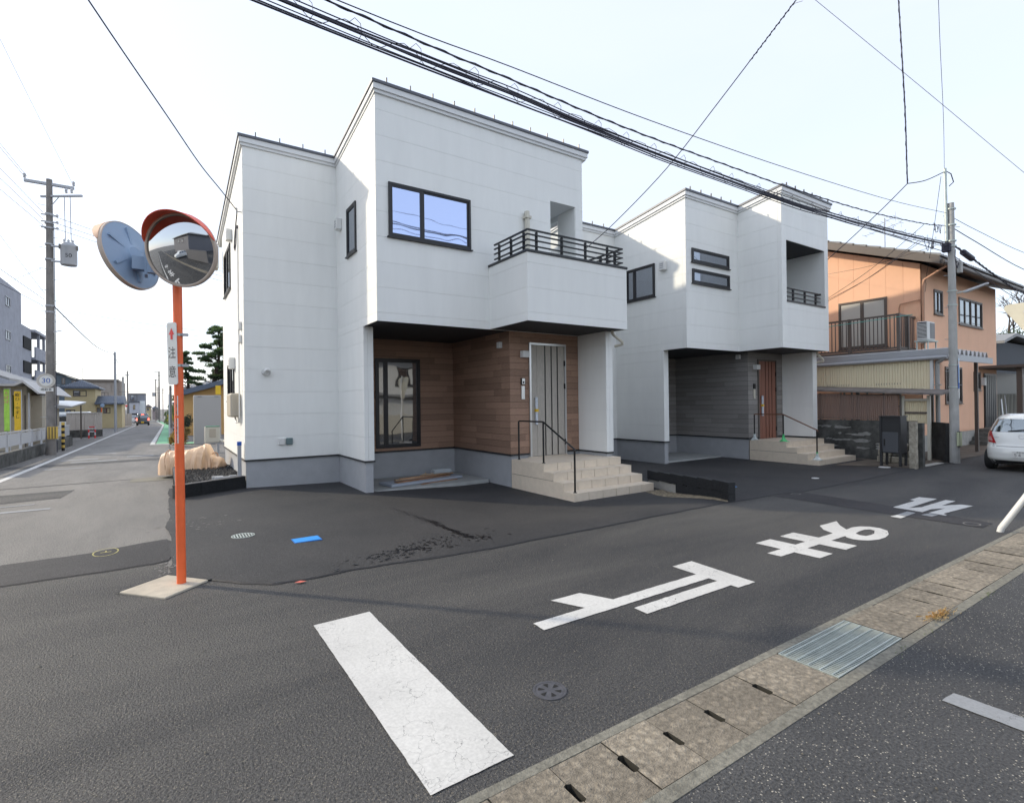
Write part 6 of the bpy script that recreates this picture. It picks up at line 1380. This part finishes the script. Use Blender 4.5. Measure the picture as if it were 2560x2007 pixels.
dk = thing('dark_house', 'dark teal three storey building behind the cream house', 'building', (-13,110,-1)); dkm = mat('teal_wall',(.085,.115,.145),.7)
B = MB(); B.prism([(-19,-1.5),(-11.5,-1.5),(-11.5,6.1),(-14.8,7.46),(-19,6.0)], 'y', 110, 122); B.build('wall', dkm, dk); B = MB(); B.prism([(-19.4,5.9),(-14.8,7.5),(-11.1,6.0),(-11.1,6.15),(-14.8,7.68),(-19.4,6.05)], 'y', 109.5, 122.5); B.build('roof', M['tilegrey'], dk)
win_(dk, FF(110), -13.95,-13.5,5.6,6.6,1); win_(dk, FF(110), -12.7,-12.1,5.4,6.2,1); win_(dk, FF(110), -13.6,-12.8,3.1,4.1)
bg_ = thing('beige_hall', 'wide beige flat roofed building with grey brown roof band far behind', 'building', (-12,150,-1.7)); bgm = mat('beige_wall',(.36,.31,.27),.8)
MB().box(-17,150,-2,-9.2,162,8.0).build('wall', bgm, bg_); MB().box(-9.2,150.5,-2,-8.4,162,7.7).build('stair_tower', bgm, bg_); MB().box(-17.3,149.6,7.6,-9.0,162.4,8.15).build('roof_band', M['brownmetal'], bg_)
for k in range(7): MB().box(-16.5+1.05*k,149.9,5.2,-15.7+1.05*k,150,7.4).build('facade_panel', mat('hall_panel%d'%k,(.33,.29,.26),.8), bg_)
win_(bg_, FF(150), -12.9,-10.9,3.6,5.2,3)
tag(MB().tube([(-15.6,152,8),(-15.6,152,10.9)], .06, 6).build('roof_aerial', M['steel']), 'thin aerial mast on the beige hall roof', 'aerial')
g3 = thing('grey_house', 'grey and white three storey house with a projecting white bay', 'house', (-6,150,-1.7)); MB().box(-7.3,151,-2,-4.1,160,4.9).build('wall', mat('grey_house_wall',(.24,.25,.28),.7), g3); MB().box(-7.0,148.5,.35,-5.1,151,2.85).build('bay', mat('bay_white',(.50,.50,.54),.7), g3); MB().box(-7.1,148.4,2.8,-5.0,151,2.95).build('bay_roof', M['ink'], g3)
win_(g3, FF(148.5), -6.3,-5.9,1.2,2.3,1); win_(g3, FF(151), -6.9,-5.6,3.2,4.6); MB().box(-5.1,149.5,-1.8,-4.1,151,3.2).build('porch_block', M['wallcore'], g3); MB().box(-7.4,150.8,4.85,-4.0,160.2,5.0).build('roof', M['tilegrey'], g3)
for (x0,x1,y,h,c,lab) in ((-5.3,-4.0,200,2.5,(.50,.42,.26),'small cream house at the far end of the street'),(-4.0,-2.6,225,2.0,(.30,.25,.25),'low brown roofed house where the street narrows'),(1.4,8,150,3.4,(.36,.33,.30),'far beige house behind the hedge right of the street'),(-9,-6.5,180,3.4,(.33,.33,.35),'small grey house behind the white bay')):
    t = thing('distant_house', lab, 'house', (x0,y,-2)); MB().box(x0,y,-2.6,x1,y+8,h-.7).build('wall', mat('far_wall_%d'%y,c,.8), t); hip('roof', t, x0-.3,x1+.3,y-.4,y+8.4,h-.65,.8,tbl if y != 200 else M['brownmetal'],ribs=2); win_(t, FF(y), x0+.3,x0+.9,h-1.8,h-1.1,1)
sr = thing('stop_sign', 'tiny red stop sign in front of the grey and white house', 'road sign', (-5.28,104,gz(104))); MB().prism([(-5.49,2.1),(-5.08,2.1),(-5.285,1.68)], 'y', 103.9, 103.93).build('plate', M['red'], sr); MB().tube([(-5.28,104,gz(104)),(-5.28,104,1.9)], .04, 8).build('post', M['insul'], sr)
mf = thing('traffic_mirror', 'small distant traffic mirror on an orange post before the cream house', 'traffic mirror', (-7.1,82,gz(82))); MB().tube([(-6.65,82,gz(82)),(-6.65,82,1.7)], .06, 8).build('pole', M['orange'], mf); MB().lathe([(.0001,.03),(.22,0),(.24,-.03)], disc((-6.55,81.9,1.95),(.4,-.9,-.1)), 20, False).build('mirror_face', M['mirback'], mf)
yl = thing('yellow_house', 'low yellow orange house with dark sloping roof below the pine trees', 'house', (1.1,45,gz(45))); MB().box(1.1,45,gz(45)-.2,8,53,2.5).build('wall', mat('yellow_wall',(.60,.36,.14),.8), yl)
B = MB(); B.prism([(.75,2.42),(4.6,3.62),(8.5,2.42),(8.5,2.72),(4.6,3.98),(.75,2.78)], 'y', 44.3, 53.6); B.build('roof', tbl, yl); B = MB(); B.prism([(1.1,2.5),(8,2.5),(4.6,3.6)], 'y', 45, 52.9); B.build('gable', mat('yellow_wall2',(.60,.36,.14),.8), yl)
tag(MB().box(3.06,44.1,2.55,3.40,44.13,3.2).build('yellow_flag', M['yellow2']), 'small yellow flag sign under the low yellow house roof', 'sign')
MB().box(.9,44.5,gz(45)-.2,1.05,46,.9).build('side_screen', M['flash'], yl)
bh_ = thing('back_house', 'grey roofed house seen behind the low yellow house', 'house', (3,62,gz(62))); MB().box(1.6,62,-1,9,70,3.6).build('wall', mat('back_wall',(.34,.32,.30),.8), bh_); hip('roof', bh_, 1.2,9.4,61.5,70.5,3.6,1.3,M['tilegrey'])
# ---------------------------------------------------------------- vegetation
bark = mat('bark',(.075,.055,.045),.95,var=.4,scale=8,bump=.5,bscale=20)
def leafmat(name, c):
    m = mat(name, c, .75, var=.4, scale=1.6); nt = m.node_tree; b = nt.nodes['Principled BSDF']; t_ = _n(nt,'ShaderNodeBsdfTranslucent'); mx = _n(nt,'ShaderNodeMixShader'); mx.inputs[0].default_value = .4
    t_.inputs[0].default_value = (c[0]*1.5,c[1]*1.7,c[2]*.9,1); nt.links.new(b.outputs[0], mx.inputs[1]); nt.links.new(t_.outputs[0], mx.inputs[2]); nt.links.new(mx.outputs[0], nt.nodes['Material Output'].inputs[0]); return m
pine_m = leafmat('pine_needles',(.085,.125,.075)); hedge_m = leafmat('hedge_leaves',(.045,.075,.025)); dry_m = leafmat('dry_leaves',(.26,.18,.085))
def pine(x, y, ztop, zbot, spread, lab, seed, lean=0, npads=26):
    rnd = random.Random(seed); t = thing('pine_tree', lab, 'tree', (x,y,gz(y)))
    z0 = gz(y); pts = [(x+lean*(k/7)**1.5+.18*math.sin(k*1.3+seed), y+.2*math.cos(k*1.1), z0+(ztop-z0)*k/7) for k in range(8)]
    B = MB(); B.tube(pts, .20, 10, .04)
    lf = MB(); pads = []
    for k in range(npads):
        u = k/(npads-1); z = zbot+(ztop-zbot)*u; a = rnd.random()*6.283; r = spread*(1.08-.70*u)*math.sqrt(rnd.random()); tz = (z-z0)/(ztop-z0)
        bx_ = x+lean*tz**1.5; e = (bx_+r*math.cos(a), y+r*math.sin(a), z); pads.append((e, rnd.uniform(.34,.62)*(1.1-.45*u)*spread/1.6))
        B.tube([(bx_,y,z-.35*r),(bx_+.5*r*math.cos(a),y+.5*r*math.sin(a),z-.12*r+rnd.uniform(-.1,.1)),e], .05, 5, .015)
    tr_ = B.build('trunk', bark, t, smooth=True)
    for (c, R) in pads:
        for q in range(330):
            a = rnd.random()*6.283; rr = R*math.sqrt(rnd.random()); px = c[0]+rr*math.cos(a); py = c[1]+rr*math.sin(a); pz = c[2]+rnd.gauss(0,.055)*R*2+.10*(1-rr/R)
            l = rnd.uniform(.14,.28); th = rnd.random()*6.283; el = rnd.uniform(.1,1.2); d = Vector((math.cos(th)*math.cos(el),math.sin(th)*math.cos(el),math.sin(el)))*l; s_ = Vector((-math.sin(th),math.cos(th),0))*.04
            p = Vector((px,py,pz)); lf.add([tuple(p-s_),tuple(p+s_),tuple(p+d)], [(0,1,2)])
    lf.build('crown', pine_m, t); return t
pine(3.15,48,8.0,3.7,1.75,'large pine tree with layered needle pads left of the near house',1,.5,44); pine(1.35,47,5.7,3.3,.85,'smaller pine tree showing beside the orange pole',2,-.1,22); pine(4.6,50,7.4,4.2,1.4,'pine crown mostly hidden behind the near house',9,.2,26)
def bush(name, x, y, z, rx, ry, rz, mt, lab, n, ls, seed, cat='shrub'):
    rnd = random.Random(seed); B = MB(); cl = [(rnd.gauss(0,.45),rnd.gauss(0,.45),rnd.gauss(0,.4),rnd.uniform(.3,.55)) for _ in range(9)]
    for q in range(n):
        c = rnd.choice(cl); v = Vector((rnd.gauss(0,1),rnd.gauss(0,1),rnd.gauss(0,1))).normalized()*c[3]*rnd.uniform(.6,1.05)
        p = Vector((x+(c[0]+v.x)*rx, y+(c[1]+v.y)*ry, max(gz(y), z+(c[2]+v.z)*rz))); d = Vector((rnd.gauss(0,1),rnd.gauss(0,1),rnd.gauss(0,1)+.4)).normalized()*ls; s_ = d.orthogonal().normalized()*ls*.35
        B.add([tuple(p-s_),tuple(p+d*.5-s_*.2),tuple(p+d),tuple(p+s_)], [(0,1,2,3)])
    t = thing(name, lab, cat, (x,y,gz(y))); B.build('foliage', mt, t); MB().tube([(x,y,gz(y)-.05),(x+.05*rx,y,z)], .03*rx+.01, 6, .01).build('stem', bark, t); return t
bush('garden_hedge', .9,100,.4,1.0,6,1.3,hedge_m,'dark clipped hedge at the right of the far street',2600,.16,3); bush('garden_shrub', .5,88,.15,.5,2,.7,leafmat('yellow_leaves',(.30,.24,.05)),'yellowish shrub before the far hedge',900,.10,4)
bush('garden_shrub', .55,29.5,.15,.30,.5,.55,dry_m,'dry straw coloured grass clump left of the grey tank',700,.16,5); bush('garden_shrub', .75,36,.6,.45,1.2,.9,leafmat('dark_leaves',(.02,.025,.018)),'dark shrub mass behind the orange pole',1500,.10,6); bush('garden_shrub', 2.05,21.8,.0,.2,.4,.22,hedge_m,'small green weeds beside the heat pump hose',350,.06,7); bush('garden_shrub', .5,120,1.0,1.2,4,1.6,hedge_m,'rounded garden tree beyond the far hedge',1800,.22,8,'tree')
def bare(x, y, h, lab, seed):
    rnd = random.Random(seed); t = thing('bare_tree', lab, 'tree', (x,y,0)); B = MB()
    def grow(p, d, l, r, k):
        q = p+d*l; B.tube([tuple(p),tuple(q)], r, 5, r*.65, caps=False)
        if k == 0: return
        for _ in range(3 if k > 1 else 4):
            nd = (d+Vector((rnd.gauss(0,.55),rnd.gauss(0,.55),rnd.gauss(.1,.3)))).normalized(); grow(q, nd, l*rnd.uniform(.62,.8), r*.6, k-1)
    grow(Vector((x,y,0)), Vector((0,0,1)), h*.34, .16, 5); B.build('branches', bark, t); return t
bare(46,10.2,8.2,'leafless tree with fine branches behind the dark shed',21); bush('garden_shrub', 46,9.2,5.1,1.6,1.6,.8,hedge_m,'evergreen bush top behind the stop sign plate',700,.22,22)
# ---------------------------------------------------------------- overhead wires
def wire(name, pts, r, lab, group='overhead cables', n=4, sub=6, parent=None, mt=None, tw=0):
    P = [Vector(p) for p in pts]; Q = []
    for i in range(len(P)-1):
        p0 = P[max(0,i-1)]; p1 = P[i]; p2 = P[i+1]; p3 = P[min(len(P)-1,i+2)]
        for k in range(sub):
            t = k/sub; Q.append(.5*((2*p1)+(p2-p0)*t+(2*p0-5*p1+4*p2-p3)*t*t+(3*p1-p0-3*p2+p3)*t**3))
    Q.append(P[-1]); o = MB().tube([tuple(q) for q in Q], r, n).build(name, mt or M['cable'], parent, smooth=True)
    if not parent: tag(o, lab, 'cable')
    return o, Q
def helix(name, Q, r, R, pitch, parent, n=4):
    B = MB(); pts = []; L_ = 0
    for a, b in zip(Q, Q[1:]):
        d = b-a; m_ = max(1, int(d.length/(pitch/6))); t = d.normalized(); u = t.orthogonal().normalized(); v = t.cross(u)
        u = Vector((0,0,1)); u = (u-t*u.dot(t)).normalized(); v = t.cross(u)
        for k in range(m_): s_ = L_+d.length*k/m_; ph = 2*math.pi*s_/pitch; pts.append(tuple(a+d*k/m_+(u*math.cos(ph)+v*math.sin(ph))*R))
        L_ += d.length
    B.tube(pts, r, n); return B.build(name, M['cable'], parent)
YW = 4.8
b1, Q = wire('cable_bundle', [(-14,YW,6.1),(-6,YW,5.45),(.83,YW,5.13),(3.24,YW,5.085),(5.7,YW,5.02),(9.3,YW,5.055),(11.3,YW,5.135),(13.8,YW,5.285),(16.3,YW,5.47)], .012, 'thick bundle of black cables crossing in front of both white houses', n=8)
for k,(dz,dy,r) in enumerate(((.045,.02,.009),(-.035,-.03,.010),(-.05,.03,.007),(.02,-.045,.006))): wire('strand', [(q.x, q.y+dy+.02*noise.noise(Vector((q.x*.9,k,0))), q.z+dz+.035*noise.noise(Vector((q.x*.8,k,4)))) for q in Q[::3]], r, '', parent=b1, n=6)
helix('lashing', Q, .0035, .062, .55, b1)
for k in range(26):
    x = 1.0+k*.58+random.uniform(-.1,.1); z = lerp([(q.x,q.z) for q in Q], x); MB().tube([(x-.05,YW,z+.06),(x,YW-.02,z+.11),(x+.06,YW,z+.09),(x+.08,YW+.03,z+.02),(x+.04,YW,z-.07)], .003, 4).build('tie', M['cable'], b1)
b2, Q2 = wire('twisted_cable', [(-14,YW+.05,6.3),(-6,YW+.05,5.65),(1.3,YW+.05,5.325),(3.24,YW+.05,5.275),(5.1,YW+.05,5.24),(7.5,YW+.05,5.285),(9.3,YW+.05,5.335),(12.2,YW+.05,5.50),(15.0,YW+.05,5.765),(16.3,YW+.05,5.95)], .009, 'twisted black power cable above the thick bundle', n=6); helix('twist_strand', Q2, .007, .010, .40, b2)
wire('thin_wire', [(-14,YW,5.9),(-4,YW,5.4),(1.32,YW,5.33),(3.24,YW,5.38),(5.5,YW,5.435),(8.9,YW,5.605),(13,YW,5.90),(16.3,YW,6.25)], .0055, 'highest thin wire running above the twisted cable to the right pole')
b3, _ = wire('paired_cable', [(-14,YW-.04,5.8),(-5,YW-.04,5.25),(.56,YW-.04,5.01),(3.24,YW-.04,4.965),(4.7,YW-.04,4.965),(6.1,YW-.04,4.945),(9,YW-.04,4.98),(11.3,YW-.04,5.05),(15.6,YW-.04,5.21),(16.35,YW-.04,5.25)], .009, 'lowest pair of thin cables under the thick bundle', n=5); wire('strand', [(-14,YW-.05,5.83),(-5,YW-.05,5.29),(.7,YW-.05,5.05),(2.2,YW-.05,5.0),(4,YW-.05,4.985),(6.1,YW-.05,4.965),(9,YW-.05,4.995),(11.3,YW-.05,5.07),(14,YW-.05,5.16)], .005, '', parent=b3)
# lead to the near house, drop leads
w5, _ = wire('service_lead', [(8.0,1.2,9.6),(8.0,4.13,7.683),(8.0,5.4,6.84),(8.0,6.6,6.083),(8.02,8.0,5.47),(8.03,9.01,5.13)], .0085, 'service lead slanting from the upper right down to the near house balcony', n=5)
helix('grip', [Vector((8.0,4.15,7.67)),Vector((8.0,4.9,7.17))], .006, .012, .09, w5); MB().tube([(8.0,4.2,7.66),(8.02,4.05,7.62),(8.0,4.0,7.78),(8.03,4.12,7.74)], .005, 4).build('clamp', M['steel'], w5)
nd = Vector((15.106,5.2,6.862))
w6, _ = wire('service_lead', [tuple(nd+Vector((-.365,0,4.335))),tuple(nd+Vector((-.09,.0,1.9))),tuple(nd+Vector((-.02,0,.4))),tuple(nd)], .014, 'thick wire dropping from above to the junction near the right pole', n=6); helix('twist_strand', [nd+Vector((-.365,0,4.335)),nd+Vector((-.09,0,1.9)),nd], .008, .014, .35, w6)
wire('service_lead', [tuple(nd),(15.75,5.05,7.03),(16.32,4.83,7.3)], .011, 'lead from the junction up to the steel extension of the right pole', n=5)
wire('service_lead', [tuple(nd),(15.35,5.8,6.52),(15.7,6.7,6.05),(16.0,7.5,5.66)], .011, 'lead from the junction down to the far white house', n=5)
wire('thin_wire', [(16.33,4.84,7.36),(14.5,4.3,7.92),(11.65,3.5,8.796),(8,2.4,9.9)], .006, 'thin wire rising almost vertically from the right pole top'); wire('thin_wire', [(11,8.0,13.8),(14,6.755,11.902),(17,5.5,9.98),(20,4.264,8.056),(24,2.6,5.5)], .007, 'pale thin wire crossing the upper right sky', mt=M['steel'])
for k,(pts,r,lab) in enumerate((([(16.5,YW,6.22),(18.5,YW,6.2),(23,YW,6.255),(30,YW,6.6)],.008,'upper wire leaving the right pole towards the right'),([(16.5,YW,5.96),(18.5,YW,5.87),(23,YW,5.71),(30,YW,5.9)],.012,'second cable leaving the right pole towards the right'),([(16.5,YW,5.53),(17.4,YW,5.45),(18.1,YW,5.375),(20,YW,5.16),(23,YW,4.943),(30,YW,5.1)],.022,'heavy cable with splice case leaving the right pole'),([(16.5,YW,5.28),(18.5,YW,5.05),(23,YW,4.67),(30,YW,4.8)],.010,'lowest cable leaving the right pole towards the right'))):
    o, q = wire('cable', pts, r, lab, n=6)
    if k == 2:
        B = MB(); B.tube([(17.42,YW,5.44),(17.50,YW,5.43),(18.02,YW,5.37),(18.1,YW,5.36)], .075, 12); B.build('splice_case', M['cable'], o, bevel=.01); helix('lashing', q[4:], .006, .03, .3, o)
for k,(p,q,r,lab) in enumerate((((16.30,4.9,7.2),(19.13,6.17,5.1),.007,'service wire from the steel extension to the orange house'),((19.13,6.15,5.1),(18.9,6.12,4.80),.006,'short cable down the orange house corner'),((15.0,4.85,5.74),(16.0,7.5,4.54),.006,'upper of three drop wires to the far white house'),((14.9,4.85,5.35),(16.0,7.5,4.50),.006,'middle of three drop wires to the far white house'),((14.7,4.85,5.32),(16.0,7.5,4.46),.006,'lower of three drop wires to the far white house'),((15.9,4.9,5.4),(18.85,9.0,5.9),.005,'thin wire passing across the orange house gable'))):
    m_ = [(p[i]+q[i])/2-(.10 if i == 2 else 0) for i in range(3)]; wire('drop_wire', [p,m_,q], r, lab)
rl_n = random.Random(3)
for k in range(9):
    a = rpx-.22-rl_n.uniform(0,1.5); w = rl_n.uniform(.10,.34); dp_ = rl_n.uniform(.05,.26); up2 = k < 5; zb_ = 5.44-.055*(rpx-a) if up2 else 5.90-.10*(rpx-a)
    pts = [(a-w/2+w*q/10, YW-.03+rl_n.uniform(-.01,.01), zb_-dp_*math.sin(math.pi*q/10)**.8+.03*math.sin(q*1.3+k)) for q in range(11)]; MB().tube(pts, .006, 5).build('cable_loop', M['cable'], up_, smooth=True)
B = MB(); B.tube([(rpx-.1,rpy-.1,5.3),(rpx-.3,rpy-.15,5.1),(rpx-.25,rpy-.15,4.9),(rpx-.05,rpy-.12,4.85),(rpx+.05,rpy-.12,5.0)], .010, 5); B.build('cable_loop', M['cable'], up_, smooth=True)
# left wires
wire('service_lead', [(-2.0,5.5,7.35),(-.734,8,6.556),(.068,9.6,6.12),(.539,10.7,5.94),(.919,11.4,5.80),(1.23,11.9,5.64)], .010, 'lead running from upper left to the corner bracket of the near house', n=5)
for (p,q,lab) in (((-9,20.5,16.5),(-4.51,27.4,10.72),'upper left high voltage wire on the left pole'),((-9,20.5,16.9),(-4.45,27.4,10.75),'second high voltage wire beside the upper left one'),((-6.2,20.5,18.2),(-3.06,27.5,10.72),'high voltage wire to the right end of the crossarm'),((-8.5,20.5,14.3),(-3.98,27.4,9.42),'low voltage wire on the left pole, topmost'),((-8.5,20.5,13.6),(-3.98,27.4,9.15),'low voltage wire on the left pole, middle'),((-8.5,20.5,12.6),(-3.98,27.4,8.9),'low voltage wire on the left pole, lowest'),((-7.5,22,8.9),(-3.96,27.4,5.96),'thick cable reaching the left pole at mid height'),((-8,22,8.0),(-4.0,27.4,5.72),'telephone cable reaching the left pole below the thick one'),((-3.6,27.4,9.3),(4,31,8.4),'upper of three wires passing behind the traffic mirror'),((-3.6,27.4,9.06),(4,31,8.15),'middle of three wires passing behind the traffic mirror'),((-3.6,27.4,8.84),(4,31,7.9),'lower of three wires passing behind the traffic mirror'),((-3.66,27.4,5.7),(-4.21,63.7,6.9),'cable from the left pole to the grey steel pole'),((-4.21,63.7,6.9),(-5.3,108,7.4),'cable from the grey steel pole onwards'),((-9,60,5.75),(.9,60,6.1),'level wire crossing the side street'),((-9,60,10.55),(3,60,9.15),'high thin wire crossing above the side street, upper'),((-9,60,9.95),(3,60,8.6),'high thin wire crossing above the side street, middle'),((-9,60,9.5),(3,60,8.2),'high thin wire crossing above the side street, lower'),((-3.5,130,9.4),(-1.2,138,9.4),'short wire at the crossarmed distant pole'),((-5.3,108,7.6),(-1.19,138,8.6),'wire between the dark service pole and the distant pole'),((-1.19,138,8.7),(-2.4,230,8.4),'wire running on along the distant poles'),((-6,100,4.1),(3,100,4.0),'low wire bundle across the far street'),((-6,120,5.2),(3,120,5.0),'second low wire across the far street'),((-6.6,30,10.5),(-3.95,27.4,6.2),'guy wire left of the left pole'),((-10,27,3.2),(-4.0,27.3,7.2),'thin guy wire running down to the shop roof')):
    L2 = (Vector(q)-Vector(p)).length; m_ = [(p[i]+q[i])/2-(.012*L2 if i == 2 else 0) for i in range(3)]; wire('wire', [p,m_,q], .009 if p[1] < 50 and q[1] < 50 else .022, lab, mt=M['steel'] if 'thin' in lab or 'voltage' in lab else None)
# ---------------------------------------------------------------- across the road: what the mirror and the porch glass reflect
n1 = thing('neighbour_house', 'white house with grey roof across the road, reflected in the porch door', 'house', (11,-12,0))
MB().box(8.2,-17,-.1,16,-9,4.6).build('wall', mat('neighbour_white',(.62,.62,.60),.8), n1); hip('roof', n1, 7.5,16.7,-17.6,-8.4,4.6,1.7,tbl)
window(n1, FB(-9), 9.2,10.8,2.9,4.0,M['glassdark'],mull=(10,)); window(n1, FB(-9), 12.5,14.1,2.9,4.0,M['glassdark'],mull=(13.3,)); MB().box(7.9,-9,2.2,16.3,-8.2,2.35).build('eaves', M['tilegrey'], n1)
gw3 = thing('garden_wall', 'cream garden wall with white diamond lattice reflected in the porch door', 'wall', (10,-4.2,0)); MB().box(6.5,-4.3,-.1,15.5,-4.15,1.05).build('wall_base', mat('garden_cream',(.52,.49,.42),.8), gw3)
for k in range(9): MB().box(6.5+1.1*k,-4.29,1.05,6.6+1.1*k,-4.16,1.95).build('pier', mat('pier%d'%k,(.55,.53,.48),.8), gw3)
for k in range(44):
    x = 6.6+.2*k; MB().tube([(x,-4.21,1.06),(x+.85,-4.21,1.92)], .012, 4).build('lattice_bar', M['insul'], gw3); MB().tube([(x+.85,-4.24,1.06),(x,-4.24,1.92)], .012, 4).build('lattice_bar', M['insul'], gw3)
n2 = thing('neighbour_house', 'dark grey house down the road to the left, reflected in the traffic mirror', 'house', (-14,-4,0)); MB().box(-24,-14,-.1,-12,-3.0,5.6).build('wall', mat('neighbour_grey',(.20,.20,.22),.8), n2); hip('roof', n2, -24.6,-11.4,-14.6,-2.4,5.6,1.8,M['tilegrey']); window(n2, FB(-3.0), -16,-14.4,3.4,4.5,M['glassgrey'],mull=(-15.2,)); window(n2, FB(-3.0), -19,-17.4,3.4,4.5,M['glassgrey'],mull=(-18.2,))
w3 = thing('boundary_wall', 'long dark block wall left of the camera, reflected in the traffic mirror', 'wall', (-6,-1,0)); MB().box(-10,-.9,-.1,-4.6,-.75,1.9).build('wall_panel', mat('neighbour_block',(.14,.14,.15),.9), w3)
side_car('parked_car', 'white car parked left of the junction, reflected in the traffic mirror', -12.6,-2.2, math.radians(90), 1.0, HB)
for nm in ('road_letter','road_letter.001','road_letter.002'):
    o = bpy.data.objects[nm].copy(); COL.objects.link(o); o.rotation_euler = (0,0,math.pi); o.location = (-.6,8.0,0)
paint('edge_line', [R_(-40,5.75,-4.6,5.9)], M['white_line'], road); paint('stop_line', [R_(-2.4,3.9,-1.9,6.0)], M['white_line'], road)
for k,(z_,r_) in enumerate(((9.15,.012),(9.35,.02),(9.42,.018),(9.9,.010))): wire('cable', [(-12,-3,z_+.5),(4,-3,z_+.05*k),(14,-3,z_-.05*k),(34,-3,z_+.6)], r_, ('lowest','second','third','highest')[k]+' cable over the lot behind the camera, reflected in the upstairs window', n=5)
